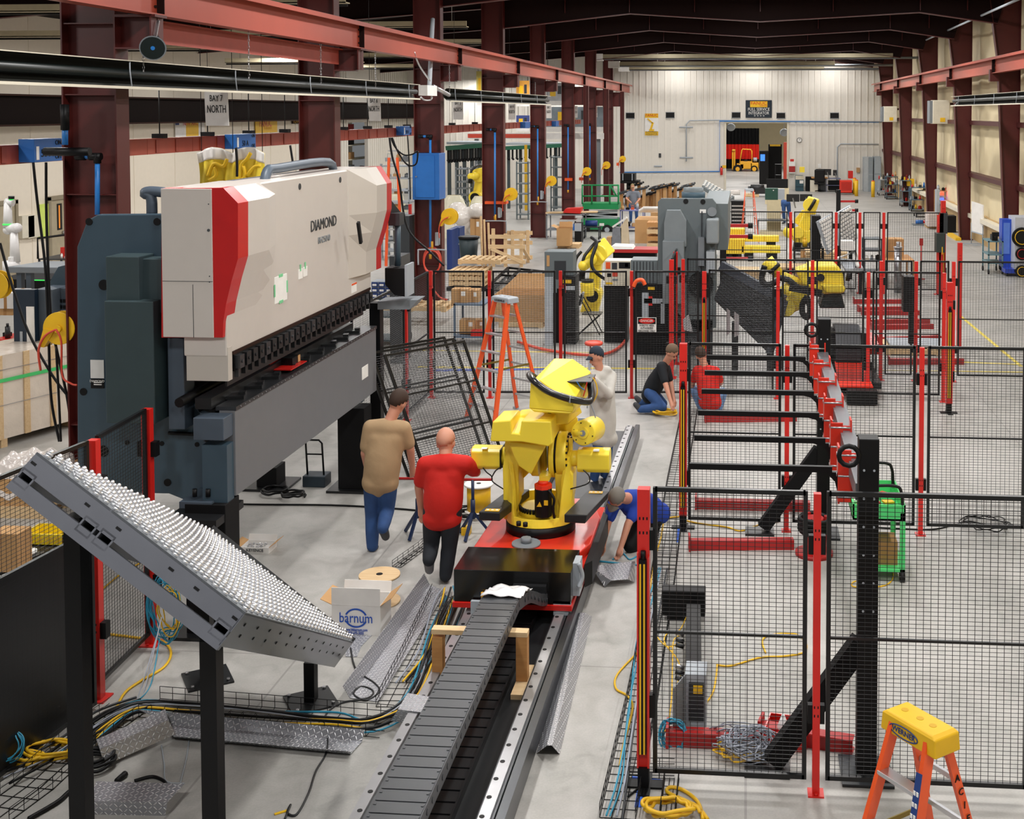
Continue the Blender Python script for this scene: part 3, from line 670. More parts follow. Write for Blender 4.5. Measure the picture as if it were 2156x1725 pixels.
# energy chain: thing with each link plate row
ch = thing('cable_chain', 'broad dark grey cable carrier chain trailing from the carriage', 'cable chain', (-2.2, 8, .4))
xa_, xb_ = P(1014, 1338, z=.66), P(817, 1725, z=.7)
path = [(-1.93, 10.64, .36), (-1.95, 10.45, .43), (-2.0, 10.2, .56), (xa_.x+.01, 9.9, .645)]
pth = cr([V(p) for p in path], 3)[:-1]; y = 9.8
while y > 4.3: pth.append(V((xa_.x+(xb_.x-xa_.x)*(xa_.y-y)/(xa_.y-xb_.y), y, .655))); y -= .125
cw = .153; proto = None; lm = mat('3a3c40', .42, var=.12)
for i in range(len(pth)-1):
    a, c = pth[i], pth[i+1]
    if i > 10 and proto is not None:
        o = proto.copy(); C.objects.link(o); o.location = a-pa; continue
    b = MB(); X_ = V((cw, 0, 0)); e0, e1 = a.lerp(c, .05), a.lerp(c, .95)
    b.prism([e0-X_, e0+X_, e1+X_, e1-X_], (0, 0, -.012))
    for s in (-1, 1):
        off = V((s*cw, 0, -.055)); b.bar(a+off, c+off, .014, .1)
        b.cyl(a+off+V((s*.007, 0, 0)), a+off+V((s*.012, 0, 0)), .02, n=8)
        b.box(a.x+s*cw*.93-.008, a.y-.045, a.z, a.x+s*cw*.93+.008, a.y-.03, a.z+.004)
    o = b.build('chain_link', lm, ch)
    if i > 9 and proto is None: proto = o; pa = a
MB().box(-2.08, 10.56, .36, -1.78, 10.62, .45).build('end_bracket', 'blackm', ch)
MB().grid(lambda u, v: V((xa_.x-.17+.34*u+.04*v, 9.78+.34*v, .685-.06*v*v+.02*math.sin(u*9)*math.sin(v*7+u*4)+.01*math.sin(v*21)-.03*abs(u-.5))), 10, 10).build('plastic_bag', mat('e8e8ea', .15, spec=.8, var=.05), ch, solid=.004)
# wooden prop
t = thing('wooden_trestle', 'rough timber frame propping up the cable chain', 'trestle', (-2.15, 9.7, .2))
Y = 9.4
a, c = q(908, 1326, Y), q(1110, 1343, Y); MB().box(a.x, Y, c.z, c.x, Y+.09, a.z).build('crossbar', 'pine', t)
a, c = q(909, 1343, Y), q(932, 1468, Y); MB().box(a.x, Y, .115, c.x, Y+.09, a.z).build('upright', 'wood', t)
a, c = q(1086, 1343, Y), q(1110, 1475, Y); MB().box(a.x, Y, .115, c.x, Y+.09, a.z).build('upright', 'wood', t)
for u in (908, 1086):
    x = q(u, 1400, Y).x; MB().box(x, Y-.22, .1, x+.1, Y+.3, .14).build('foot', 'pine', t)

# ================================================================ the yellow robot in front
rb = thing('industrial_robot', 'large yellow six-axis robot seen from behind, on the red carriage', 'robot', (-2.08, 11.95, .5))
RY = 11.95; rc = V((-2.06, RY, 0))
r = lambda px, py, dy=0: P(px, py, Y=RY+dy)
MB().cyl(rc+V((0, 0, .5)), rc+V((0, 0, .6)), .35, n=40).build('base_ring', 'black', rb)
MB().cyl((-2.12, 11.46, .5), (-2.12, 11.46, .52), .14, n=20).cyl((-2.12, 11.46, .52), (-2.12, 11.46, .57), .05, n=8).build('base_motor', 'grey', rb)
b = MB(); n = 40
# turret bowl with raised left and right cheeks
def bowl(u, v):
    a = 2*PI*u; s = abs(math.cos(a)); back = math.sin(a) > 0
    h = .6+(.08+.62*max(0, (s-.72)/.28)**.5*1.0 if s > .72 else .08)+(.12 if back else 0)
    rr = .325-.02*v
    return rc+V((rr*math.cos(a), rr*math.sin(a), .6+(h-.6)*v))
b.grid(bowl, 72, 6, smooth=False); bw = b.build('turret', 'yellow', rb, solid=.04, bev=.006)
MB().cyl(rc+V((0, 0, .6)), rc+V((0, 0, .66)), .32, n=40).build('turret_floor', 'yellow', rb)
MB().cyl(rc+V((-.02, -.02, .66)), rc+V((-.02, -.02, .74)), .2, .17, n=28).build('gearbox_cap', 'yellow', rb)
b = MB()
for i in range(16):
    a = PI*1.08+i*.055*PI; b.cyl(rc+V((.185*math.cos(a)-.02, .185*math.sin(a)-.02, .70)), rc+V((.185*math.cos(a)-.02, .185*math.sin(a)-.02, .745)), .013, n=6)
for u, v_ in ((1092, 1107), (1106, 1109)): p = P(u, v_, z=.66); b.cyl(p, p+V((0, 0, .04)), .024, n=8)
b.build('turret_bolt', 'black', rb)
# cheek castings
def cheek(pxs, y0, dy, nm='cheek'): MB().prism([r(a, c, y0) for a, c in pxs], (0, dy, 0)).build(nm, 'yellow', rb, bev=.015)
cheek([(1060, 1095), (1058, 985), (1064, 950), (1078, 930), (1092, 935), (1092, 1060), (1082, 1092)], -.12, .3)
cheek([(1152, 1075), (1170, 1040), (1167, 992), (1200, 990), (1207, 1000), (1206, 1040), (1198, 1085), (1175, 1090)], -.1, .26)
cheek([(1085, 1000), (1085, 930), (1112, 930), (1150, 935), (1152, 985), (1140, 1010), (1120, 990), (1100, 1010)], .12, .15, 'lower_arm')
# second axis gear discs (axis along X)
c0 = r(1172, 955, .05)
MB().cyl(c0-V((.05, 0, 0)), c0+V((.0, 0, 0)), .235, n=36).build('axis_disc', 'yellow', rb, bev=.008)
MB().cyl(c0-V((.062, 0, 0)), c0-V((.045, 0, 0)), .2, n=36).build('axis_seal', 'black', rb); MB().cyl(c0+V((-.002, 0, 0)), c0+V((.022, 0, 0)), .215, n=36).build('axis_seal', 'black', rb)
MB().cyl(c0+V((.02, 0, 0)), c0+V((.12, 0, 0)), .225, n=36).build('axis_housing', 'yellow', rb, bev=.01)
b = MB()
for i in range(20):
    a = 2*PI*i/20; b.cyl(c0+V((.12, .2*math.cos(a), .2*math.sin(a))), c0+V((.135, .2*math.cos(a), .2*math.sin(a))), .012, n=6)
b.build('axis_bolt', 'black', rb)
c1 = r(1085, 945, .1); MB().cyl(c1-V((.08, 0, 0)), c1+V((.1, 0, 0)), .17, n=30).build('axis_housing', 'yellow', rb, bev=.01)
c2 = r(1128, 960, .08); MB().cyl(c2-V((.03, 0, 0)), c2+V((.05, 0, 0)), .2, n=30).build('axis_disc', 'yellow', rb, bev=.01)
# side motors
def motor(x0, x1, y0, y1, nm, tip):
    a, c = r(x0, y0), r(x1, y1); h = a.z-c.z
    poly = [(a.x, a.z-.03), (a.x+.03, a.z), (c.x-.03, a.z), (c.x, a.z-.03), (c.x, c.z+.05), (c.x-.05, c.z), (a.x+.02, c.z), (a.x, c.z+.03)]
    e = V((1 if tip > 0 else -1, 0, 0))
    pr = [(-.1, -.09), (-.07, -.13), (.07, -.13), (.1, -.09), (.1, .07), (.06, .11), (-.06, .11), (-.1, .07)]
    m_ = (a.z+c.z)/2
    MB().prism([(a.x, RY+yy*1.0, m_+zz*h/.24) for yy, zz in pr], (c.x-a.x, 0, 0)).build(nm, 'yellow', rb, bev=.01)
motor(996, 1058, 937, 983, 'motor_cover', -1); motor(1217, 1285, 942, 990, 'motor_cover', 1)
MB().cyl(r(1055, 960), r(1080, 960), .09, n=20).cyl(r(1200, 965), r(1220, 965), .08, n=20).build('motor_neck', 'yellow', rb)
MB().box(r(1057, 950).x, RY-.12, r(1057, 980).z, r(1057, 950).x+.01, RY+.12, r(1057, 941).z).build('motor_gasket', 'black', rb)
MB().box(r(1018, 940).x, RY-.12, r(1018, 940).z+.005, r(1030, 940).x, RY-.06, r(1018, 940).z+.008).box(r(1252, 940).x, RY-.12, r(1252, 944).z, r(1264, 940).x, RY-.06, r(1252, 943).z+.006).build('motor_label', 'paper', rb)
# counterweight block and wedge
y0 = -.45
def blk(front, back, y0, y1, nm, m='yellow', bev=.012):
    f = [r(a, c, y0) for a, c in front]; g_ = [r(a, c, y0) + V((0, y1-y0, 0)) for a, c in back]; n = len(f)
    MB().add(f+g_, [tuple(range(n))[::-1], tuple(range(n, 2*n))]+[(i, (i+1) % n, n+(i+1) % n, n+i) for i in range(n)]).build(nm, m, rb, bev=bev)
blk([(1032, 930), (1037, 888), (1075, 885), (1078, 912), (1094, 914), (1098, 886), (1160, 888), (1163, 935), (1155, 941), (1098, 931)], [(1036, 926), (1040, 890), (1075, 888), (1078, 900), (1094, 900), (1098, 890), (1160, 890), (1162, 932), (1155, 938), (1098, 930)], -.42, .05, 'counterweight')
blk([(1070, 930), (1150, 938), (1128, 980), (1118, 1000), (1092, 982), (1082, 962)], [(1075, 930), (1150, 938), (1130, 975), (1118, 990), (1095, 978), (1085, 960)], -.3, .0, 'arm_wedge')
MB().prism([r(1070, 888, 0), r(1090, 875, 0), r(1115, 872, 0), r(1130, 885, 0), r(1130, 925, 0), r(1080, 925, 0)], (0, .25, 0)).build('shoulder', 'yellow', rb, bev=.02)
# link and elbow
MB().bar(r(1137, 905, .1), r(1150, 862, .1), .1, .16).build('link_rod', 'yellow', rb, bev=.01)
MB().cyl(r(1145, 872, 0), r(1160, 872, 0), .055, n=16).build('link_joint', 'yellow', rb); MB().cyl(r(1155, 876, -.03), r(1162, 876, -.03), .06, n=14).build('link_seal', 'black', rb)
blk([(1158, 862), (1200, 865), (1196, 893), (1165, 896)], [(1158, 862), (1205, 865), (1215, 890), (1170, 896)], -.1, .3, 'forearm_root')
MB().bar(r(1178, 905, .2), r(1205, 888, .35), .2, .16).build('elbow', 'yellow', rb, bev=.02)
p, s_ = r(1228, 912, -.12), r(1250, 902, .28); MB().cyl(p, s_, .125, n=32).build('wrist_drum', 'yellow', rb, bev=.012)
d = (s_-p).normalized(); MB().cyl(p-d*.02, p, .055, n=20).build('drum_hub', 'yellow', rb); MB().cyl(p-d*.03, p-d*.0, .03, n=14).build('drum_plug', 'steel', rb)
b = MB()
for i in range(6):
    a = PI/3*i; u_ = d.orthogonal().normalized(); w_ = d.cross(u_); b.cyl(p-d*.004+u_*.1*math.cos(a)+w_*.1*math.sin(a), p+u_*.1*math.cos(a)+w_*.1*math.sin(a), .007, n=6)
b.build('drum_bolt', 'black', rb)
MB().cyl(r(1208, 912, -.1), p, .035, n=12).build('drum_shaft', 'yellow', rb)
# big faceted upper cover
blk([(1114, 860), (1117, 806), (1136, 800), (1206, 850), (1207, 866), (1205, 868)], [(1128, 845), (1138, 793), (1145, 783), (1186, 784), (1226, 812), (1224, 860)], -.35, .3, 'upper_cover')
blk([(1114, 860), (1205, 868), (1200, 872), (1125, 868)], [(1128, 850), (1222, 862), (1195, 900), (1140, 880)], -.35, .25, 'cover_underside')
hose = cr([r(1128, 797, .05), r(1115, 789, -.1), r(1122, 800, -.38), r(1150, 822, -.45), r(1190, 838, -.43), r(1222, 845, -.35), r(1240, 846, -.25), r(1245, 835, -.15), r(1243, 812, 0), r(1240, 800, .1)], 7)
MB().tube(hose, .034, 12).build('dress_hose', mat('101113', .3, var=.1, coat=.4), rb)
MB().tube([h_ + V((0, .02, 0)) for h_ in hose[26:]], .032, 10).build('dress_hose', 'blackm', rb)
p = hose[30]; MB().cyl(p-V((.008, 0, 0)), p+V((.008, 0, -.0)), .037, n=14).build('hose_clamp', 'lgrey', rb)
MB().box(r(1196, 794, .1).x, RY-.1, r(1196, 794, .1).z-.012, r(1250, 794, .1).x, RY+.25, r(1196, 794, .1).z).build('mount_plate', 'charcoal', rb)
MB().prism([r(1228, 797, .1), r(1248, 797, .1), r(1246, 818, .1), r(1234, 812, .1)], (0, .1, 0)).build('connector_box', 'black', rb)
for cc, pp in (('cyel', [(1248, 795), (1256, 810), (1257, 830), (1248, 848)]), ('red', [(1236, 805), (1233, 818), (1228, 835)]), ('blue', [(1214, 803), (1222, 815), (1232, 822)]), ('cgrey', [(1243, 850), (1250, 866), (1254, 880)])):
    MB().tube(cr([r(a, c, -.1) for a, c in pp], 5), .006, 5).build('cable', cc, rb)
# black drive motor with red cap
a = P(1146, 1078, z=.72)
b = MB(); b.cyl((a.x, 11.72, .7), (a.x, 11.72, .98), .088, n=8, smooth=False).build('drive_motor', 'black', rb, bev=.006)
MB().cyl((a.x, 11.72, .98), (a.x, 11.72, 1.02), .088, n=8, smooth=False).cyl((a.x, 11.72, 1.02), (a.x, 11.72, 1.05), .05, n=10).build('motor_cap', mat('ef3a1c', .4), rb)
MB().prism([(a.x-.05, 11.63, .82), (a.x-.02, 11.63, .87), (a.x+.0, 11.63, .82)], (0, -.004, 0)).box(a.x+.02, 11.64, .83, a.x+.06, 11.645, .88).build('warning_label', 'cyel', rb)
MB().tube(cr([(a.x+.06, 11.66, .98), (a.x+.12, 11.64, .9), (a.x+.11, 11.64, .8), (a.x+.12, 11.66, .7)], 5), .014, 8).build('motor_cable', 'black', rb)
MB().box(a.x-.04, 11.72, 1.05, a.x+.06, 11.9, 1.1).build('bracket', 'yellow', rb)
for pp in ([(1017, 985), (1025, 995), (1035, 1003), (1038, 1015), (1060, 1030)], [(1060, 983), (1045, 990), (1036, 1004)], [(1228, 990), (1240, 1002), (1238, 1018), (1200, 1030)]):
    MB().tube(cr([r(x, y, -.1) for x, y in pp], 5), .007, 5).build('cable', 'blackm', rb)
# long black stop boxes beside the turret
for pts_, nm in (([(1008, 1078), (1052, 1080), (1052, 1098), (1008, 1096)], 'l'), ([(1188, 1083), (1236, 1085), (1232, 1103), (1188, 1101)], 'r')):
    f = [r(x, y, -.5) for x, y in pts_]; sh = V((.16 if nm == 'l' else .13, .75, 0))
    o = MB().add(f+[p+sh for p in f], [(3, 2, 1, 0), (4, 5, 6, 7), (0, 1, 5, 4), (1, 2, 6, 5), (2, 3, 7, 6), (3, 0, 4, 7)]).build('cable_box', mat('1a1b1d', .45, var=.3, scale=14), rb, bev=.008)
    tp = (f[0]+f[1])/2+(V((.02, .06, .003)) if nm == 'l' else sh+V((-.02, -.06, .003)))
    MB().cb(tp, (.14, .07, .003)).build('warning_label', 'cyel', rb)
    f2 = [tp+V((dx, 0, .002)) for dx in (-.045, 0, .045)]
    b = MB()
    for p in f2: b.cyl(p, p+V((0, 0, .002)), .014, n=10)
    b.build('label_dot', 'paper', rb)
# ================================================================ safety fence
PB = mat('101113', .35, var=.1)
def panel(a, c, label, z0=.12, z1=2.1, mid=(1.1,), dx=.05, dz=.03, w=.0042, grp='black mesh fence panels', fw=.03, name='mesh_fence', solid_=False, lean=None):
    a, c = V((a[0], a[1], 0)), V((c[0], c[1], 0)); d = (c-a).normalized(); L = (c-a).length; n = d.cross(Z)
    t = thing(name, label, 'fence', a+V((0, 0, 0)), grp)
    up = Z if lean is None else V(lean).normalized()
    pt = lambda u, z: a+d*u+up*z
    b = MB()
    for z in (z0, z1)+tuple(mid): b.bar(pt(0, z), pt(L, z), fw if z in (z0, z1) else fw*.7, fw if z in (z0, z1) else fw*.6, up=up)
    for u in (0, L): b.bar(pt(u, z0-fw/2), pt(u, z1+fw/2), fw, fw, up=n)
    b.build('frame', PB, t)
    b = MB()
    def wire(p, s_, r_):
        e = (s_-p).normalized(); x = e.cross(n).normalized()*r_; y = n.normalized()*r_
        b.add([p+x, p+y, p-x, p-y, s_+x, s_+y, s_-x, s_-y], [(0, 1, 5, 4), (1, 2, 6, 5), (2, 3, 7, 6), (3, 0, 4, 7)])
    if solid_:
        b.prism([pt(0, z0), pt(L, z0), pt(L, z1), pt(0, z1)], n*.002)
    k = int(L/dx)
    for i in range(1, k+1): wire(pt(i*L/(k+1), z0), pt(i*L/(k+1), z1), w*.5)
    k = int((z1-z0)/dz)
    for i in range(1, k+1): wire(pt(0, z0+i*(z1-z0)/(k+1)), pt(L, z0+i*(z1-z0)/(k+1)), w*.5)
    b.build('mesh_infill', PB, t)
    return t
def post(x, y, label, h=2.1, w=.05, br=True, m='red', grp='red fence posts', dirx=True):
    t = thing('fence_post', label, 'fence post', (x, y, 0), grp)
    MB().box(x-w/2, y-w/2, .01, x+w/2, y+w/2, h).build('post', m, t)
    MB().box(x-w*1.1, y-w*1.1, 0, x+w*1.1, y+w*1.1, .012).cyl((x, y-w*.8, .012), (x, y-w*.8, .025), .012, n=6).build('foot', m, t)
    b = MB()
    for z in (.55, h-.32):
        for dx_ in (-.012, .012):
            for dz_ in (0, .06): b.box(x+dx_-.004, y-w/2-.002, z+dz_, x+dx_+.004, y-w/2+.01, z+dz_+.018)
    b.build('post_slot', 'black', t)
    if br:
        for z in (.5, h-.42):
            b = MB().box(x-w*1.15, y-w*.35, z, x+w*1.15, y+w*.6, z+.13); b.build('bracket', 'black', t)
    return t
def lcpost(x, y, label, h=2.1, w=.085, s0=.25, s1=1.62, m='red'):
    t = thing('light_curtain_post', label, 'light curtain', (x, y, 0), 'red light curtain posts')
    MB().box(x-w/2, y-w*.3, .14, x+w/2, y+w*.7, h).build('post', m, t)
    MB().box(x-w/2, y-w*.75, .16, x-w/2+.012, y-w*.3, s1+.05).box(x+w/2-.012, y-w*.75, .16, x+w/2, y-w*.3, s1+.02).build('guard', m, t)
    MB().box(x-w*.33, y-w*.6, s0, x+w*.25, y-w*.3, s1).build('curtain_body', 'black', t)
    b = MB(); b.box(x-w*.30, y-w*.63, s0, x-w*.16, y-w*.58, s1-.03); b.build('yellow_edge', 'cyel', t)
    MB().box(x+w*.02, y-w*.63, s0, x+w*.16, y-w*.58, s1-.03).build('yellow_edge', 'cyel', t)
    b = MB().cyl((x+.0, y-w*.5, s1), (x, y-w*.5, s1+.06), .018, n=8); b.build('plug', 'black', t)
    MB().box(x-w*.45, y-.05, .01, x+w*.45, y+.05, .15).box(x-.13, y-.04, 0, x+.13, y+.06, .015).box(x-.03, y-.14, 0, x+.05, y+.14, .014).build('base', 'black', t)
    b = MB()
    for z in (h-.31, h-.21):
        for d in (-.025, 0, .025): b.box(x+d-.005, y-w*.3-.002, z, x+d+.005, y-w*.3+.01, z+.02)
    b.build('post_slot', 'black', t)
    MB().box(x+w/2, y-.03, h-.42, x+w/2+.035, y+.03, h-.28).box(x+w/2, y-.03, .5, x+w/2+.035, y+.03, .66).build('bracket', 'black', t)
    return t
Y0 = 8.23
lcpost(-.70, Y0, 'tall red light curtain post with yellow stripes, nearest the camera')
lcpost(-.70, 13.49, 'second red and yellow light curtain post, behind the forked rack ends')
lcpost(-.68, 19.66, 'third red light curtain post, right of the crouching man in red', w=.07)
post(.49, Y0, 'red fence post nearest the camera, left of the black rack upright')
panel((-.62, Y0), (.41, Y0), 'nearest fence panel, between light curtain post and nearest red post')
panel((.57, Y0), (1.9, Y0), 'wide near fence panel behind the yellow-topped stepladder')
post(.46, 13.49, 'red fence post behind the rack arms, second row'); post(1.94, 13.49, 'red fence post right of the green cart, second row')
panel((-.63, 13.49), (.38, 13.49), 'second row fence panel behind the black rack arms')
panel((.54, 13.49), (1.86, 13.49), 'second row fence panel left of the post by the green cart')
panel((2.02, 13.49), (3.05, 13.49), 'second row fence panel at the right edge of the picture')
xs = [(-5.15, 'at the left end, by the hose coil column'), (-4.19, 'behind the left stile of the tall orange ladder'), (-3.03, 'left of the dark robot cabinet by the grey hoodie man'), (-1.87, 'left of the danger sign panel')]
for x, s in xs: post(x, 19.4+(x+5)*.08, 'red back row fence post %s' % s)
for i, (x0, x1, s) in enumerate(((-5.07, -4.27, 'between hose coil and orange ladder'), (-4.11, -3.11, 'right behind the orange ladder'), (-2.95, -1.95, 'in front of the upright yellow robot'), (-1.79, -.78, 'carrying the danger sign'))):
    panel((x0, 19.3+(x0+5)*.08), (x1, 19.3+(x1+5)*.08), 'back row black mesh fence panel %s' % s)
for x, s in ((.52, 'left of the tilted yellow robot'), (1.98, 'right of the second carriage'), (3.19, 'beside the far light curtain cluster')):
    post(x, 19.8, 'third row red fence post %s' % s, w=.055)
for x0, x1, s in ((-.6, .44, 'in front of the dark roller table'), (.6, 1.9, 'in front of the tilted yellow robot'), (2.06, 3.12, 'right of the second carriage')):
    panel((x0, 19.8), (x1, 19.8), 'third row fence panel %s' % s)
for x, s in ((-1.11, 'at the front end of the receding panels'), (1.16, 'through the tilted yellow robot'), (2.35, 'beside the black column cabinet'), (2.95, 'right of the black column cabinet'), (3.59, 'in the right hand cluster')):
    post(x, 21.3, 'fourth row red fence post %s' % s, w=.06)
for x0, x1, s in ((-1.03, 1.08, 'behind the dark roller table'), (1.24, 2.27, 'across the tilted yellow robot'), (2.43, 2.87, 'narrow one by the black column cabinet'), (3.03, 3.5, 'narrow one left of the right hand cluster'), (3.68, 6.4, 'long one reaching the right picture edge')):
    panel((x0, 21.3), (x1, 21.3), 'fourth row fence panel %s' % s)
lcpost(3.16, 19.06, 'light curtain post in the right hand red cluster', h=2.05, w=.09)
post(4.23, 24.4, 'red fence post standing just behind the right hand cluster', w=.09, br=False)
for x, s in ((1.15, 'left of the third yellow robot'), (2.32, 'in front of the silver perforated tables'), (2.93, 'right of the silver perforated tables'), (3.54, 'right of the dark shelf rack')):
    post(x, 31.6, 'far row red fence post %s' % s, w=.07)
for x0, x1, s in ((-.9, 1.05, 'behind the yellow robot frames'), (1.25, 2.22, 'in front of the third yellow robot'), (2.42, 2.83, 'narrow one in front of the tilted tables'), (3.03, 3.44, 'narrow one at the dark shelf rack'), (3.64, 4.95, 'widest one before the open aisle')):
    panel((x0, 31.6), (x1, 31.6), 'far row fence panel %s' % s, dx=.06, dz=.045, w=.005)
lcpost(5.08, 31.8, 'far light curtain post beside the hanging grey cabinet', h=2.4, w=.12)
# panels receding beside the danger sign fence
ys = (21.2, 22.4, 23.7, 25.7)
for i, y in enumerate(ys): post(-1.31, y, 'red post %s in the receding fence by the grey press' % ['first', 'second', 'third', 'last'][i], w=.08)
for i in range(3): panel((-1.31, ys[i]+.08), (-1.31, ys[i+1]-.08), 'receding black fence panel by the grey press, %s from the front' % ['first', 'second', 'third'][i])
# left side fences
post(-5.16, 9.12, 'red fence post behind the raised end of the ball table', w=.075); post(-5.23, 10.12, 'red fence post against the press brake side frame', w=.075)
panel((-5.17, 9.2), (-5.22, 10.05), 'left fence panel in front of the press brake side frame')
panel((-5.55, 6.0), (-5.17, 9.03), 'left foreground fence panel running off the picture edge', mid=(1.1,))
t = panel((-5.42, 6.0), (-5.1, 8.95), 'dark sheet panel fixed low on the left foreground fence', z0=.05, z1=1.42, mid=(), solid_=True, name='sheet_fence', grp=None)
post(-5.15, 17.9, 'red fence post behind the press control pendant', w=.06)
panel((-5.15, 18.0), (-5.15, 19.2), 'side fence panel between the pendant and the hose coil'); panel((-5.15, 15.4), (-5.15, 17.8), 'side fence panel behind the far end of the press brake')
p = P(865, 615, z=0); post(p.x, p.y, 'thin red fence post beside the dark bin, behind the press brake', w=.07, h=2.3, br=False)
p = P(933, 571, z=0); post(p.x, p.y, 'thin red post beside the blue cabinet under the hose reel', w=.08, h=2.3, br=False)
# spare panels leaning on the press
for i, (u0, v0, u1, v1, uy, s) in enumerate(((826, 905, 872, 924, 15.6, 'back one'), (846, 900, 882, 932, 15.3, 'middle one'), (880, 928, 928, 884, 15.0, 'front one'))):
    a, c = P(u0-8, v0, z=0), P(u1, v1, z=0)
    a, c = [(V((-4.32, 15.1, 0)), V((-3.55, 16.1, 0))), (V((-4.2, 15.0, 0)), V((-3.4, 16.0, 0))), (V((-3.98, 14.85, 0)), V((-3.22, 15.85, 0)))][i]
    panel(a, c, 'spare black mesh panel leaning beyond the press brake, %s of three' % s, z0=.02, z1=1.75, mid=(.6, 1.2), lean=(-.3, -.12, 1), grp='leaning spare panels')
# danger sign
t = thing('danger_sign', 'white danger sign on the back row fence panel', 'sign', P(1361, 682, Y=19.5))
a, c = P(1342, 668, Y=19.5), P(1382, 699, Y=19.5)
MB().box(a.x, 19.48, c.z, c.x, 19.49, a.z).build('board', 'white', t)
b = MB(); xm = (a.x+c.x)/2; b.prism([(xm+.13*math.cos(2*PI*i/24), 19.478, a.z-.055+.045*math.sin(2*PI*i/24)) for i in range(24)], (0, -.003, 0)); b.build('oval', 'red', t)
MB().box(a.x+.01, 19.477, a.z-.105, c.x-.01, 19.479, a.z-.005).build('band', 'black', t)
text('DANGER', (xm, 19.473, a.z-.055), .055, (1, 0, 0), (0, 0, 1), 'white', t, w=.2)
text('ROBOTIC AREA\nAUTHORIZED\nPERSONNEL ONLY', (xm, 19.476, a.z-.175), .045, (1, 0, 0), (0, 0, 1), 'black', t, w=.28)

# ================================================================ forked support rack
rk = thing('fork_rack', 'black two-post rack with red brackets and long black forks', 'rack', (.86, 11, 0))
for y, nm in ((8.45, 0), (13.35, 1)):
    MB().box(.79, y, .02, .93, y+.14, 2.42).build('upright', 'black', rk, bev=.006)
    b = MB()
    for k in range(6):
        for dx_ in (-.035, .035): b.cyl((.86+dx_, y-.004, 2.2-k*.2), (.86+dx_, y+.002, 2.2-k*.2), .009, n=6)
    b.build('upright_screw', 'lgrey', rk)
    MB().box(.68, y-.12, 0, 1.04, y+.28, .02).build('base_plate', 'charcoal', rk)
    MB().bar((.2, y+.07, .06), (.82, y+.07, .95), .12, .14).build('brace', 'matte', rk)
    MB().box(.0, y-.06, 0, .32, y+.2, .02).build('brace_plate', 'blackm', rk)
    MB().tube([V((.79, y, 2.3))+V((-.07+.07*math.cos(a*PI/6), 0, .07*math.sin(a*PI/6))) for a in range(12)], .018, 8, closed=True).build('lifting_eye', 'black', rk)
MB().bar((.84, 8.6, 2.0), (.84, 13.35, 2.0), .12, .12).build('cross_beam', mat('6e7074', .35, metal=.4, var=.2), rk)
proto = None
for k, y in enumerate((9.24, 10.05, 10.9, 11.75, 12.6, 13.4)):
    if proto is None:
        b = MB()
        for dx_ in (-.0, .16): b.box(.70+dx_, y-.06, 1.72, .715+dx_, y+.07, 2.16)
        b.box(.70, y-.01, 1.8, .875, y, 2.1)
        br_ = b.build('bracket', 'redtrack', rk, bev=.004)
        b = MB().bar((-.43, y, 1.97), (.66, y, 1.97), .04, .045); b.prism([(.55, y-.02, 1.95), (.7, y-.02, 1.95), (.7, y-.02, 1.8), (.68, y-.02, 1.88), (.63, y-.02, 1.93)], (0, .04, 0))
        fk = b.build('fork', 'black', rk)
        b = MB()
        for z in (1.78, 1.94, 2.1): b.cyl((.695, y-.03, z), (.69, y-.03, z), .016, n=8).cyl((.7, y-.075, z), (.86, y-.075, z), .008, n=6)
        bt = b.build('bracket_bolt', 'steel', rk); proto = y
    else:
        for s_ in (br_, fk, bt):
            o = s_.copy(); C.objects.link(o); o.location = (.0, y-proto, 0)
    # face of the bracket turned to the camera
    MB().box(.70, y-.075, 1.74, .8, y-.06, 2.14).build('bracket_face', 'redtrack', rk, bev=.004)
# second cell rack with red arms and the far one
for n_, (px, yb, top, arms, x1, lab) in enumerate(((1522, 560, 450, (475, 498, 545), 1575, 'black post with three short red arms beside the grey press'), (1765, 470, 400, (424, 443), 1800, 'far slim black post with two red arms behind the third robot'))):
    p = P(px, yb+ (70 if n_ == 0 else 30), z=0); h = P(px, top, Y=p.y).z
    t = thing('arm_rack', lab, 'rack', p)
    MB().box(p.x-.08, p.y, .02, p.x+.08, p.y+.16, h).build('upright', 'black', t); MB().box(p.x-.2, p.y-.1, 0, p.x+.2, p.y+.3, .02).build('base_plate', 'black', t)
    for a in arms:
        s_ = P(px, a, Y=p.y+.05); e = P(x1, a, Y=p.y+.05); MB().bar(s_, e, .08, .08).build('arm', 'dred', t); MB().cyl(e, e+V((.12, 0, 0)), .07, n=8).build('arm_head', 'black', t)
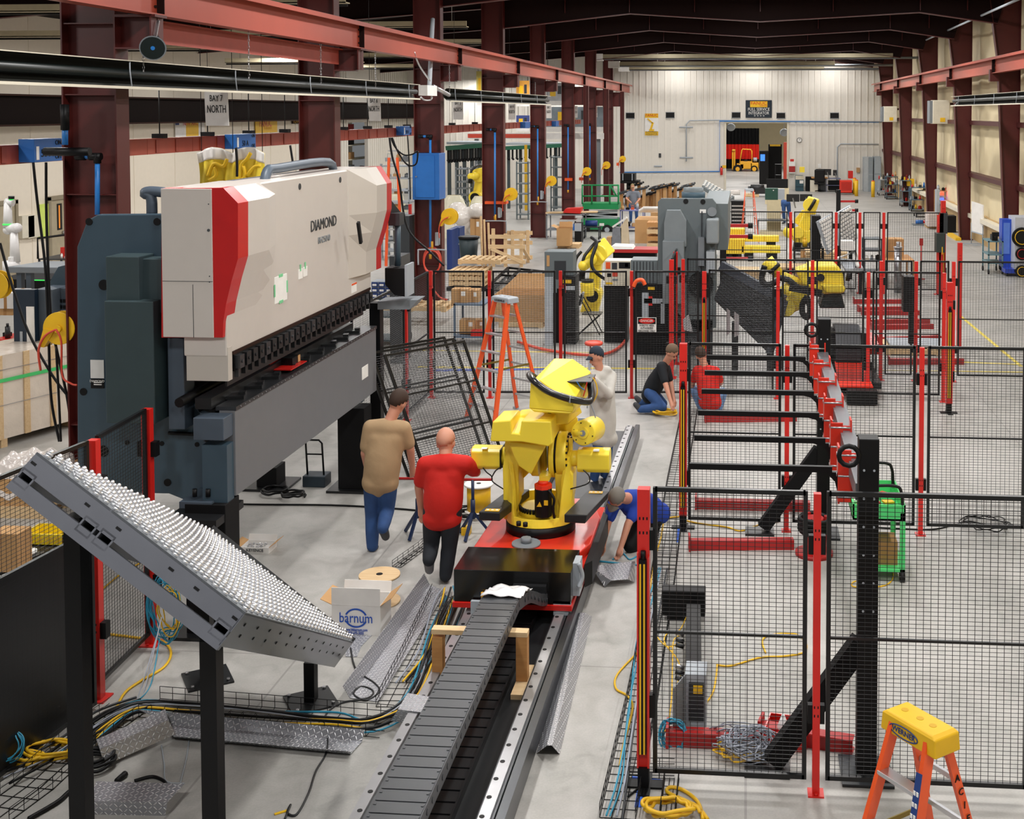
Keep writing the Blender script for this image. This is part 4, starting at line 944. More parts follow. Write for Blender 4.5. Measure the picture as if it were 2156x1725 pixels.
# loose red rails on the floor
def rail(px0, py0, px1, py1, label, h=.1, flange=True):
    a, c = P(px0, py0, z=0), P(px1, py1, z=0); t = thing('red_rail', label, 'steel rail', (a+c)/2, 'loose red steel rails')
    b = MB(); d = (c-a).normalized(); n = d.cross(Z)
    b.bar(a+V((0, 0, h/2)), c+V((0, 0, h/2)), .01, h).bar(a+n*-.05+V((0, 0, .006)), c+n*-.05+V((0, 0, .006)), .1, .01).bar(a-n*.05+V((0, 0, h)), c-n*.05+V((0, 0, h)), .1, .008)
    b.build('channel', 'dred', t)
    if flange: MB().bar(a-n*.12+V((0, 0, .08)), a+n*.04+V((0, 0, .08)), .02, .16).build('end_plate', 'dred', t)
for a in ((1452, 1160, 1672, 1158, 'nearest long one beside the cable drum'), (1465, 1072, 1706, 1078, 'under the black brace in the second fence row'), (1485, 890, 1678, 888, 'by the feet of the crouching man in red'),
          (1405, 1572, 1600, 1580, 'behind the tangle of grey cable'), (1600, 1558, 1795, 1590, 'crossing behind the nearest black brace'),
          (1798, 640, 1903, 640, 'farthest, left of the black column cabinet'), (1808, 657, 1905, 655, 'second farthest by the column cabinet'), (1815, 664, 1938, 664, 'third farthest, passing the column cabinet'), (1832, 684, 1958, 682, 'fourth, under the mesh right of the carriage'), (1836, 695, 1966, 693, 'fifth, longest of the middle group'), (1847, 722, 1982, 718, 'sixth, behind the pallet'), (1872, 768, 2030, 768, 'in front of the pallet of grey sheet')):
    rail(*a[:4], 'loose red steel rail on the floor, '+a[4])
# ================================================================ things hung overhead
def heater(x, y0, y1, z, label, side=1, burner=True):
    t = thing('tube_heater', label, 'heater', (x, y0, z))
    prof = [(.03, .27), (-.06, .26), (-.14, .18), (-.14, .07), (-.06, -.02), (.05, -.03)]
    dk = mat('1d1e18', .5, metal=.3); b = MB()
    for (a, h), (c, k) in zip(prof, prof[1:]): b.prism([(x+side*a, y0, z+h), (x+side*c, y0, z+k), (x+side*c-side*.006, y0, z+k+.004), (x+side*a-side*.006, y0, z+h+.004)], (0, y1-y0, 0))
    b.build('reflector', dk, t)
    MB().box(min(x+side*.02, x+side*.05), y0, z+.265, max(x+side*.02, x+side*.05), y1, z+.275).build('upper_lip', 'offw', t)
    MB().box(min(x+side*.03, x+side*.055), y0, z-.055, max(x+side*.03, x+side*.055), y1, z-.025).build('lower_lip', 'offw', t)
    MB().cyl((x-side*.04, y0+.05, z+.12), (x-side*.04, y1-.05, z+.12), .055, n=12).build('radiant_tube', mat('0c1413', .4), t)
    y = y0+.5
    while y < y1:
        MB().tube([V((x+side*.03, y, z+.26)), V((x+side*.03, y, z+.15)), V((x+side*.05, y, z-.03))], .009, 5).build('tube_clamp', 'lgrey', t); y += 2.9
    return t
HX = -7.13
p = P(0, 150, X=HX); pe = P(880, 190, X=HX)
heater(HX, p.y-1, pe.y, 5.02, 'long dark tube heater hung across the top left', 1)
p2 = P(945, 195, X=HX); p3_ = P(1157, 211, X=HX)
heater(HX, p2.y, p3_.y, 5.0, 'second tube heater hung in line beyond the burner box')
t = thing('heater_burner', 'white gas burner box joining the two left tube heaters', 'heater', P(905, 190, X=HX))
a = P(888, 201, X=HX); c = P(911, 181, X=HX); y_ = (a.y+c.y)/2
MB().box(HX-.1, a.y+.1, a.z, HX+.1, c.y, c.z).build('burner_box', 'white', t); MB().tube(cr([P(911, 190, X=HX)-V((.08, 0, 0)), P(911, 40, X=HX-.24)]), .05, 10).build('flue_pipe', 'lgrey', t)
MB().tube([P(912, 182, X=HX), P(945, 200, X=HX)], .05, 10).build('link_tube', 'alu', t)
MB().tube(cr([P(886, 205, X=HX), P(895, 211, X=HX), P(908, 209, X=HX), P(909, 195, X=HX)]), .02, 6).build('gas_hose', 'alu', t)
MB().tube(cr([P(872, 110, X=HX), P(884, 140, X=HX), P(905, 170, X=HX)]), .02, 6).build('gas_hose', 'alu', t)
for i, (px, y0_, y1_, s) in enumerate(((301, 85, 143, 'below the horn loudspeaker'), (523, 60, 158, 'left of the second column'), (675, 88, 166, 'crossing the second column'), (790, 105, 178, 'above the bay six sign'), (946, 133, 188, 'beyond the burner box'), (1127, 172, 203, 'at the far end of the second heater'))):
    a = P(px, y0_, X=HX); c = V((HX, a.y, 5.15)); b = MB(); n_ = int((a.z-c.z)/.05)
    for k in range(n_):
        z = c.z+k*.05; d = V((.012, 0, 0)) if k % 2 else V((0, .012, 0))
        b.tube([V((HX, a.y, z+.025))+d*math.cos(q_*PI/3)+V((0, 0, .032*math.sin(q_*PI/3))) for q_ in range(6)], .004, 4, closed=True)
    o = b.build('hanging_chain', 'steel'); tag(o, 'thin chain holding the tube heater, '+s, 'chain', 'heater chains')
# right hand heater
p = P(2005, 213, X=7.0); heater(7.0, 20, p.y, 4.95, 'tube heater with grey pipe hung at the right edge', -1)
for i, (x0, x1, y, pz, s) in enumerate(((1270, 2010, 60.5, 124, 'highest one'), (1305, 1880, 64, 139, 'middle one'), (1325, 1850, 68, 147, 'lowest one'))):
    a = P(x0, pz, Y=y); c = P(x1, pz, Y=y); t = thing('tube_heater', 'far tube heater across the hall by the back wall, '+s, 'heater', (a+c)/2)
    MB().box(a.x, y-.15, a.z, c.x-3, y+.15, a.z+.02).box(a.x, y-.15, a.z, c.x-3, y-.13, a.z+.22).build('reflector', mat('a39a80', .4, metal=.4), t)
    MB().cyl((a.x, y, a.z), (c.x, y, a.z), .06, n=8).build('radiant_tube', 'grey', t); MB().box(a.x-.6, y-.2, a.z-.1, a.x, y+.2, a.z+.25).build('burner_box', 'white', t)
    MB().cyl((a.x+2, y, a.z), (a.x+2, y, 8.6), .01, n=4).cyl((c.x-4, y, a.z), (c.x-4, y, 8.6), .01, n=4).build('hanger', 'steel', t)
# bay signs
for k, (x0, x1, y0_, y1_) in zip((7, 6, 5, 4, 3, 2, 1), ((430, 480, 190, 265), (773, 801, 200, 255), (953, 975, 208, 252), (1070, 1085, 217, 252), (1150, 1161, 220, 249), (1205, 1216, 223, 248), (1249, 1258, 225, 247))):
    X = -7.6; p = P((x0+x1)/2, y0_, X=X); Y = p.y; a = P(x0, y0_, Y=Y); c = P(x1, y1_, Y=Y)
    t = thing('bay_sign', 'hanging white card sign reading bay %d, %s' % (k, ['left of the second column', 'right of the second column', 'right of the third column', 'right of the fourth column', 'right of the fifth column', 'right of the sixth column', 'right of the seventh column'][7-k]), 'sign', p, 'bay signs')
    MB().cyl((a.x+.05, Y, a.z), (a.x+.05, Y, 8.88), .004, n=4).build('cord', 'black', t)
    MB().prism([(a.x, Y, a.z), (c.x, Y, a.z), (c.x, Y+.03, c.z), (a.x+.03*(k == 6), Y+.03, c.z)], (0, .012, 0)).build('board', 'white', t)
    wd = c.x-a.x
    text('BAY %d' % k, ((a.x+c.x)/2, Y-.003, a.z-.12), .13, (1, 0, 0), (0, 0, 1), 'black', t, w=wd*.55)
    text('NORTH', ((a.x+c.x)/2, Y+.012, (a.z+c.z)/2-.02), .16, (1, 0, 0), (0, 0, 1), 'black', t, w=wd*.8)
# busway duct in segments
BX = -9.2
bz = P(400, 286, X=BX)
ztop, zbot = 4.32, 4.02
z_ = P(538, 282, X=BX).z
t = thing('busway', 'long red-brown electrical busway running behind the columns', 'busway', (BX, 30, z_-.15))
ya = P(0, 300, X=BX).y; yb = 66
y = ya-1; 
while y < yb:
    L = 1.52; MB().box(BX-.07, y, z_-.24, BX+.07, y+L-.01, z_).build('duct_section', mat('96402f', .5, var=.15), t)
    b = MB()
    for k in (.25, .9): b.box(BX+.07, y+k, z_-.22, BX+.085, y+k+.1, z_-.02)
    b.build('plug_cover', mat('8c3a2b', .5), t)
    y += L*1.0
for px in (252, 336, 437, 524, 600, 723, 774, 818, 857, 952, 1000): 
    p = P(px, 280, X=BX); MB().cyl((BX, p.y, z_), (BX, p.y, z_+.75), .01, n=5).box(BX-.09, p.y-.08, z_, BX+.09, p.y+.08, z_+.07).build('hanger_clamp', 'black', t)
def swbox(px0, px1, py0, py1, lab, x=BX+.12, txt=True, m='blue'):
    a = P(px0, py0, X=x+.1); c = P(px1, py1, X=x+.1); y0, y1 = sorted((a.y, c.y)); zt = a.z; zb_ = c.z
    t = thing('disconnect_switch', lab, 'switch box', (x, (y0+y1)/2, zb_))
    MB().box(x-.05, y0, zb_, x+.16, y1, zt).build('box', m, t, bev=.006)
    if txt:
        ym = (y0+y1)/2; f = x+.165
        text('50 A', (f, ym-(y1-y0)*.05, (zt+zb_)/2-.04), .14, (0, 1, 0), (0, 0, 1), 'black', t)
        text('ON\n\nOFF', (f, y1-(y1-y0)*.14, (zt+zb_)/2), .09, (0, 1, 0), (0, 0, 1), 'black', t)
        MB().box(f-.004, y0+.04, zb_+.03, f, y0+.1, zb_+.2).build('label', 'paper', t)
    return t
swbox(62, 122, 293, 338, 'dark blue disconnect box on the busway at far left')
swbox(490, 532, 283, 311, 'blue disconnect box on the busway above the yellow banner')
swbox(845, 862, 266, 284, 'small blue disconnect box left of the third column')
swbox(1103, 1114, 257, 269, 'small blue disconnect box right of the fourth column', txt=False)
swbox(1168, 1174, 255, 266, 'tiny blue disconnect box right of the fifth column', txt=False)
# drop cables from the busway
def cable(pts, r, m, label, cat='cable', k=6, n=6, group=None, name='cable'):
    o = MB().tube(cr(pts, k), r, n).build(name, m); return tag(o, label, cat, group)
def pc(seq, Y=None, X=None, z=None, r=None):
    return [P(a[0], a[1], Y=a[2] if len(a) > 2 else Y, X=X, z=z) if not (X is not None or z is not None) else P(a[0], a[1], X=X, z=z) for a in seq]
cable(pc([(70, 342), (78, 420), (95, 560), (102, 700), (108, 840), (125, 930)], Y=14), .016, 'black', 'black drop cable hanging left of the press, leftmost of the pair')
cable(pc([(97, 342), (98, 460), (104, 620), (112, 700), (140, 830), (150, 900)], Y=14), .016, 'black', 'black drop cable hanging left of the press, right of the pair')
cable(pc([(0, 512), (25, 600), (60, 700), (110, 790), (148, 840)], Y=14), .016, 'black', 'black cable slanting down from the left picture edge')
cable(pc([(118, 730), (124, 840), (128, 930)], Y=13.8), .014, 'black', 'short black cable with plug beside the wrapped crate')
cable(pc([(497, 311), (499, 340), (499, 372)], Y=18), .02, 'black', 'thick black cable dropping from the box over the yellow banner')
cable(pc([(611, 306), (617, 345)], Y=19), .018, 'black', 'black cable with connector near the second column')
cable(pc([(820, 290), (826, 330), (840, 380), (858, 480), (905, 530), (935, 560)], Y=22), .02, 'black', 'black hose swinging from the busway to the red column')
cable(pc([(826, 290), (838, 320), (858, 347), (876, 345), (880, 318)], Y=24), .018, 'black', 'black cable loop running into the blue wall cabinet, outer one')
cable(pc([(823, 290), (832, 310), (850, 326), (868, 325), (878, 318)], Y=24), .016, 'black', 'black cable loop running into the blue wall cabinet, inner one')
cable(pc([(858, 284), (862, 350), (864, 420)], Y=25), .014, 'black', 'thin black cable left of the blue wall cabinet')
# blue air pipes on the columns
for i, (u, y0_, y1_, fx) in enumerate(((205, 335, 452, 15), (906, 290, 535, 28), (1042, 275, 455, 35), (1132, 268, 425, 40), (1196, 265, 400, 50), (1242, 263, 375, 58), (1279, 262, 362, 66))):
    Y = [13.9, 29.3, 37.0, 44.75, 52.45, 60.15, 67.85][i]
    a = P(u, y0_, Y=Y-.05); c = P(u, y1_, Y=Y-.05)
    t = thing('air_pipe', 'blue compressed air pipe down the %s column' % ['first', 'third', 'fourth', 'fifth', 'sixth', 'seventh', 'eighth'][i], 'pipe', c, 'blue air drops')
    MB().cyl(a, c, .03, n=8).build('pipe', 'pipe', t)
    e = P(u-([45, 25, 18, 14, 9, 8, 6][i]), y0_, Y=Y-.05); MB().cyl(a+V((0, 0, .03)), e+V((0, 0, .03)), .03, n=8).build('branch', 'pipe', t)
    MB().cyl(a-V((0, 0, .05)), a+V((0, 0, .07)), .045, n=8).cyl(a+V((-.1, 0, .03)), a+V((.05, 0, .03)), .045, n=8).cyl(e+V((0, 0, .03)), e+V((.12, 0, .03)), .045, n=8).build('elbow', 'black', t)
    if i: MB().cyl(c, c-V((0, 0, .12)), .035, n=8).build('valve', 'amber', t)
for (u, y0_, y1_) in ((137, 265, 305),):
    a = P(u, y0_, Y=13.5); c = P(u, y1_, Y=13.5); t = thing('air_pipe', 'short blue pipe above the leftmost disconnect box', 'pipe', c); MB().cyl(a, c, .035, n=8).build('pipe', 'pipe', t); MB().cyl(a-V((0, 0, .05)), a+V((0, 0, .25)), .05, n=8).cyl(c+V((-.25, 0, -.08)), c+V((.3, 0, -.08)), .05, n=8).build('elbow', 'black', t)
# horn loudspeaker and small lamps
t = thing('horn_loudspeaker', 'grey horn loudspeaker under the near crane bracket', 'loudspeaker', P(318, 98, Y=14))
c = P(322, 100, Y=13.7); d = V((.3, -.75, -.3)).normalized()
MB().cyl(c-d*.22, c+d*.02, .04, .15, n=24).build('horn', 'grey', t); MB().cyl(c+d*.021, c+d*.025, .135, n=24).build('horn_mouth', mat('101c1c', .4), t); MB().cyl(c-d*.34, c-d*.2, .055, n=12).build('driver', 'black', t); MB().cyl(c+d*.02, c+d*.03, .025, n=8).build('phase_plug', 'pipe', t)
MB().bar(c-d*.25, (c-d*.25)+V((0, .1, .25)), .03, .02).build('bracket', 'steel', t)
# blue wall cabinet on the third column
t = thing('wall_cabinet', 'bright blue steel cabinet mounted on the third column', 'cabinet', P(900, 420, Y=29)); a, c = P(868, 323, Y=28.9), P(915, 421, Y=28.9)
MB().box(a.x, 28.9, c.z, c.x+.12, 29.5, a.z).build('body', 'blue', t, bev=.01)
MB().box(a.x+.08, 28.885, c.z+.06, c.x, 28.9, a.z-.06).build('door', mat('2268b5', .4), t); MB().cyl((a.x+.1, 28.88, (a.z+c.z)/2), (a.x+.1, 28.86, (a.z+c.z)/2), .02, n=8).build('lock', 'steel', t)
# orange bands, hose racks and hose reels on columns
for (x0, x1, y0_, Y, s) in ((1021, 1064, 427, 37.1, 'fourth'), (1189, 1203, 378, 52.4, 'sixth'), (1219, 1228, 377, 53, 'sixth crane'), (1298, 1302, 346, 68, 'eighth crane')):
    a = P(x0, y0_-3, Y=Y-.1); c = P(x1, y0_+3, Y=Y-.1); tag(MB().box(a.x, Y-.12, c.z, c.x+.03, Y+.25, a.z).build('warning_band', 'orange'), 'orange band around the %s column' % s, 'marking', 'orange column bands')
def reel(px, py, Y, r, label, flat=False):
    c = P(px, py, Y=Y); t = thing('hose_reel', label, 'hose reel', c, 'yellow hose reels')
    MB().cyl(c-V((0, .07, 0)), c-V((0, .05, 0)), r, n=28).cyl(c+V((0, .05, 0)), c+V((0, .07, 0)), r, n=28).build('flange', 'yel2', t, bev=.005)
    MB().cyl(c-V((0, .05, 0)), c+V((0, .05, 0)), r*.75, n=24).build('hose_wrap', 'brown', t)
    MB().cyl(c-V((0, .11, 0)), c-V((0, .07, 0)), r*.22, n=14).build('hub', 'yel2', t)
    MB().prism([c+V((-r*.2, -.09, -r*.1)), c+V((-r*.9, -.09, -r*1.15)), c+V((-r*1.25, -.09, -r*1.1)), c+V((-r*.9, -.09, 0))], (0, .17, 0)).build('bracket', 'yel2', t)
    MB().tube(cr([c+V((0, -.1, 0)), c+V((-r*.7, -.12, -r*.4)), c+V((-r*1.2, -.1, -r*1.3)), c+V((-r*1.25, -.05, -r*2.6))]), .014, 6).build('hose', 'cred', t)
    return t
reel(947, 456, 28.7, .2, 'yellow hose reel on the third column'); reel(1076, 409, 36.7, .2, 'yellow hose reel on the fourth column'); reel(1161, 381, 44.5, .19, 'yellow hose reel on the fifth column')
reel(1236, 361, 52.5, .19, 'yellow hose reel on the sixth column'); reel(1277, 348, 60, .19, 'yellow hose reel on the seventh column'); reel(1311, 335, 67.5, .18, 'yellow hose reel on the eighth column')
reel(130, 690, 14.0, .2, 'large yellow hose reel above the wrapped crate'); reel(-6, 600, 16, .2, 'yellow hose reel cut off by the left picture edge')
cable(pc([(118, 694), (129, 720), (131, 790), (150, 808), (162, 811)], Y=13.8), .012, 'cred', 'red hose hanging from the big reel to the press brake', name='hose')
# third column hose coil and regulator rack
t = thing('hose_coil', 'orange air hose coiled on the third column', 'hose', P(908, 560, Y=29)); c = P(910, 548, Y=28.9)
for k in range(3):
    MB().tube([c+V(((.22-.01*k)*math.cos(a*PI/12)+.01*k, -.05*k, (.31-.01*k)*math.sin(a*PI/12)-.02*k)) for a in range(24)], .02, 6, closed=True).build('hose_loop', 'cred', t)
MB().tube(cr([P(905, 575, Y=28.8), P(908, 600, Y=28), P(925, 625, Y=26), P(940, 631, Y=25.5)]), .02, 6).build('hose_tail', 'cred', t)
for (px, py, Y, s) in ((910, 525, 28.9, 'third'), (1043, 465, 36.9, 'fourth'), (1133, 425, 44.6, 'fifth')):
    c = P(px, py, Y=Y); t = thing('hose_rack', 'bent grey pipe hose rack on the %s column' % s, 'hose rack', c, 'hose racks on columns'); h = .75
    MB().tube(cr([c+V((-.32, -.1, -h*.5)), c+V((-.32, -.1, -.05)), c+V((-.26, -.1, 0)), c+V((.3, -.1, 0)), c+V((.36, -.1, -.06)), c+V((.36, -.1, -h*.5))], 4), .02, 6).build('pipe_frame', 'lgrey', t)
    MB().box(c.x+.1, c.y-.1, c.z+.1, c.x+.17, c.y-.03, c.z+.42).cyl((c.x+.2, c.y-.08, c.z+.12), (c.x+.2, c.y-.08, c.z+.4), .02, n=6).build('regulator', 'lgrey', t); MB().cyl(c+V((.02, -.08, -.0)), c+V((.02, -.08, .2)), .03, n=6).build('valve', 'amber', t)
# signs, banners, posters
def board(px0, py0, px1, py1, Y=None, X=None, m='paper', label='', cat='poster', name='poster', t_=.02, txts=(), extra=()):
    a = P(px0, py0, Y=Y, X=X); c = P(px1, py1, Y=Y, X=X); t = thing(name, label, cat, (a+c)/2)
    if Y is not None: b = MB().box(a.x, Y-t_, c.z, c.x, Y, a.z); R = V((1, 0, 0)); f = lambda u, v: V((a.x+(c.x-a.x)*u, Y-t_-.004, a.z+(c.z-a.z)*v)); wd = c.x-a.x
    else:
        zt, zb_ = a.z, c.z; zz = P(px1, py0, X=X).z
        b = MB().box(X, a.y, zb_, X+t_, c.y, zt); R = V((0, 1, 0)); f = lambda u, v: V((X+t_+.004, a.y+(c.y-a.y)*u, zt+(zb_-zt)*v)); wd = c.y-a.y
    sh_ = b.build('sheet', m, t)
    for (u0, v0, u1, v1, mm) in extra:
        p0, p1 = f(u0, v0), f(u1, v1); e = MB()
        if Y is not None: e.box(p0.x, p0.y, p1.z, p1.x, p0.y+.003, p0.z)
        else: e.box(p0.x-.003, p0.y, p1.z, p0.x, p1.y, p0.z)
        e.build('printed_block', mm, sh_)
    for s, u, v, sz, mm, ww in txts: text(s, f(u, v)-(V((0, .004, 0)) if Y is not None else V((-.004, 0, 0))), sz, R, (0, 0, 1), mm, sh_, w=ww*wd)
    return t
board(1570, 211, 1625, 248, Y=YB-.05, m=mat('10202e', .6), label='dark banner with yellow block, high on the back wall', cat='banner', name='banner', extra=((.17, .06, .83, .4, 'cyel'),),
      txts=(('FANUC', .5, .18, .28, 'red', .6), ('ROBOTICS', .68, .32, .1, 'red', .28), ('FULL SERVICE', .5, .53, .26, 'white', .82), ('INTEGRATOR', .5, .74, .26, 'white', .78), ('* * * *', .52, .93, .22, 'white', .4)))
t = board(1358, 239, 1386, 285, Y=YB-.05, m='white', label='white and yellow robot poster on the back wall', extra=((0, 0, 1, .2, 'cyel'), (0, .82, 1, 1, 'cyel')),
      txts=(('FANUC', .5, .09, .24, 'red', .9), ('AUTHORIZED\nINTEGRATOR', .5, .9, .13, 'charcoal', .9)))
a = P(1372, 262, Y=YB-.085)
MB().bar(a+V((-.25, 0, .35)), a+V((.05, 0, .08)), .02, .08).bar(a+V((.08, 0, .12)), a+V((-.05, 0, -.3)), .02, .12).cb(a+V((0, 0, -.35)), (.3, .02, .12)).build('drawn_robot', 'cyel', t)
board(537, 249, 583, 278, X=XW+.05, m='cyel', label='yellow banner with red lettering on the left wall', cat='banner', name='banner', txts=(('FANUC', .45, .38, .45, 'red', .55), ('Robotics', .55, .68, .22, 'amber', .35)))
board(614, 251, 640, 260, X=XW+.05, m='brown', label='small dark sign beside the yellow banner on the left wall', cat='sign', name='sign', txts=(('EQUATOR', .5, .5, .22, 'amber', .8),))
board(368, 257, 430, 287, X=XW+.05, m='white', label='white and yellow poster left of the bay seven sign', extra=((.35, .08, .78, .95, 'cyel'), (.0, .0, .12, .2, 'dblue')), txts=(('NEW ARC', .5, .1, .25, 'red', .5),))
# draped yellow banner behind the press
t = thing('banner', 'crumpled yellow and white robot banner hung behind the press brake', 'banner', P(490, 350, Y=19))
a, c = P(415, 316, Y=19), P(560, 400, Y=19)
def drape(u, v):
    return V((a.x+(c.x-a.x)*(u+.05*(v)*(.5-u)), 19+.05*math.sin(u*17+v*3)+.03*math.sin(u*40), a.z+(c.z-a.z)*v+(.1*abs(math.sin(u*2*PI))-.05)*(1-v)))
MB().grid(drape, 40, 16).build('cloth', mat('e9cf3a', .6, var=.1), t, solid=.004)
for u_ in (.04, .5, .96): q_ = drape(u_, 0); MB().cyl(q_, V((q_.x, q_.y, 8.7)), .006, n=4).build('cord', 'black', t)
MB().grid(lambda u, v: drape(u, v*.28)-V((0, .012, 0)), 40, 5).build('white_band', 'white', t, solid=.003)
for pts in ([(438, 372), (450, 345), (470, 350), (478, 335)], [(505, 395), (508, 350), (520, 335), (528, 322)], [(440, 380), (455, 370), (452, 352)], [(520, 370), (535, 352), (548, 350)], [(498, 385), (515, 372), (512, 350)]):
    MB().tube(cr([P(x, y, Y=18.88) for x, y in pts], 5), .03, 6).build('printed_robot', mat('e3b918', .6), t)
# big graphic panels in the left bay far end
for (x0, y0_, x1, y1_, Y, m, s) in ((1003, 150, 1022, 222, 66, 'cyel', 'yellow and white one by the third column'), (1087, 170, 1115, 224, 66, 'amber', 'orange one above the heater'), (1150, 174, 1190, 222, 70, 'lgrey', 'grey one with machine parts'), (1087, 243, 1115, 277, 66, 'dblue', 'blue one low beside the fifth column'), (1150, 225, 1273, 278, 72, 'mgrey', 'long low dark one behind the far columns')):
    t = board(x0, y0_, x1, y1_, Y=Y, m=mat({'cyel': 'd8c26a', 'amber': 'c98d34', 'lgrey': 'b9bcc0', 'dblue': '3a4a86', 'mgrey': '7d8890'}[m], .6, var=.6, scale=1.5), label='large printed picture panel, far left bay, '+s, cat='picture panel', name='picture_panel', extra=((0, .8, 1, 1, 'white'), (.2, .2, .5, .6, 'cyel'), (.6, .15, .8, .5, 'charcoal'))); a = P(x0, y0_, Y=Y); c = P(x1, y0_, Y=Y); MB().cyl((a.x+.1, Y, a.z), (a.x+.1, Y, 8.6), .01, n=4).cyl((c.x-.1, Y, a.z), (c.x-.1, Y, 8.6), .01, n=4).build('cord', 'black', t)
t = thing('overhead_beam', 'white and red fascia beam above the grey racks in the left bay', 'beam', P(1080, 285, Y=60)); a, c = P(985, 280, Y=62), P(1275, 293, Y=62)
MB().box(a.x, 62, c.z, c.x, 62.2, a.z).build('fascia', 'white', t); MB().box(a.x+.3, 62.2, 0, a.x+.5, 62.4, a.z).box(c.x-.5, 62.2, 0, c.x-.3, 62.4, a.z).build('support_post', 'grey', t); MB().box(a.x, 61.98, c.z+.05, (a.x*.45+c.x*.55), 62, a.z-.05).build('red_stripe', 'cred', t)
# conduit on the back wall and the right wall
def conduit(pts, m, label, Y=YB-.1, r=.04): return tag(MB().tube([P(a, b_, Y=Y) for a, b_ in pts], r, 6).build('conduit', m), label, 'pipe')
conduit([(1305, 363), (1515, 361), (1515, 255), (1850, 257)], 'pipe', 'blue air pipe running around the back wall doorway')
conduit([(1445, 340), (1445, 262), (1452, 254), (1510, 253), (1870, 257)], 'lgrey', 'grey conduit dropping on the back wall left of the doorway')
conduit([(1763, 395), (1763, 310), (1770, 303), (1850, 304)], 'lgrey', 'thin grey conduit arch on the back wall by the lockers')
for (x0, y_, x1, s) in ((1430, 268, 1459, 'upper'), (1431, 332, 1459, 'lower'), (1377, 350, 1394, 'lowest')):
    conduit([(x0, y_), (x1, y_)], 'lgrey', 'short horizontal bracket on the back wall, %s one' % s, r=.05)
for (x, y_, s) in ((1327, 244, 'far left'), (1411, 243, 'right of the robot poster'), (1550, 243, 'left of the dark banner'), (1644, 244, 'right of the dark banner'), (1757, 244, 'far right')):
    board(x-9, y_-6, x+9, y_+5, Y=YB-.04, m='black', label='small black louvre window high on the back wall, '+s, cat='vent', name='wall_vent', extra=((-.04, -.08, 1.04, .02, 'grey'), (-.04, .98, 1.04, 1.08, 'grey')))
t = thing('wall_clock', 'round white clock on the back wall right of the doorway', 'clock', P(1683, 295, Y=YB-.1)); c = P(1683, 295, Y=YB-.05)
MB().cyl(c, c-V((0, .06, 0)), .15, n=24).build('rim', 'black', t); MB().cyl(c-V((0, .061, 0)), c-V((0, .065, 0)), .125, n=24).build('dial', 'white', t); MB().bar(c-V((0, .07, 0)), c+V((.05, -.07, .06)), .012, .01).bar(c-V((0, .07, 0)), c+V((0, -.07, .1)), .012, .01).build('hands', 'black', t)
t = thing('fire_extinguisher', 'red fire extinguisher at the left of the back doorway', 'extinguisher', P(1519, 362, Y=YB-.15)); c = P(1519, 360, Y=YB-.15)
MB().cyl(c-V((0, 0, .25)), c+V((0, 0, .2)), .08, n=12).build('cylinder', 'red', t); MB().cyl(c+V((0, 0, .2)), c+V((0, 0, .3)), .03, n=8).build('valve', 'black', t)
board(1521, 348, 1529, 354, Y=YB-.05, m='cyel', label='small yellow sign at the left of the back doorway', cat='sign', name='sign'); board(1387, 323, 1392, 332, Y=YB-.05, m='charcoal', label='small dark thermostat panel on the back wall', cat='panel box', name='control_box')
board(1722, 345, 1729, 354, Y=YB-.05, m='paper', label='small white paper on the back wall above the monitors'); board(1803, 353, 1810, 363, Y=YB-.05, m='card', label='small tan box on the back wall left of the lockers', cat='box', name='wall_box', t_=.12)
# white heaters on the right wall
for (x0, x1, y0_, y1_, Y, s) in ((1964, 2000, 211, 261, 50, 'near'), (1861, 1889, 224, 257, 66, 'far')):
    a, c = P(x0, y0_, Y=Y), P(x1, y1_, Y=Y); t = thing('unit_heater', 'pale box unit heater high between right wall columns, %s one' % s, 'heater', c)
    MB().box(a.x, Y, c.z, c.x, Y+.7, a.z).build('casing', 'offw', t, bev=.03); MB().box(c.x-.1, Y+.3, a.z-.2, 8.5, Y+.4, a.z-.1).build('wall_bracket', 'girt', t); MB().box(a.x-.12, Y+.02, c.z+.02, a.x, Y+.68, a.z-.02).build('louvre', 'grey', t); MB().box(a.x+.3, Y-.01, c.z+.08, a.x+.5, Y, c.z+.25).build('label', 'cyel', t)
t = thing('conduit_run', 'thin grey conduit slanting under the rafters at top right', 'pipe', (7, 40, 7)); MB().tube([P(1950, 84, Y=52), P(2150, -4, Y=31)], .035, 6).build('conduit', 'lgrey', t)
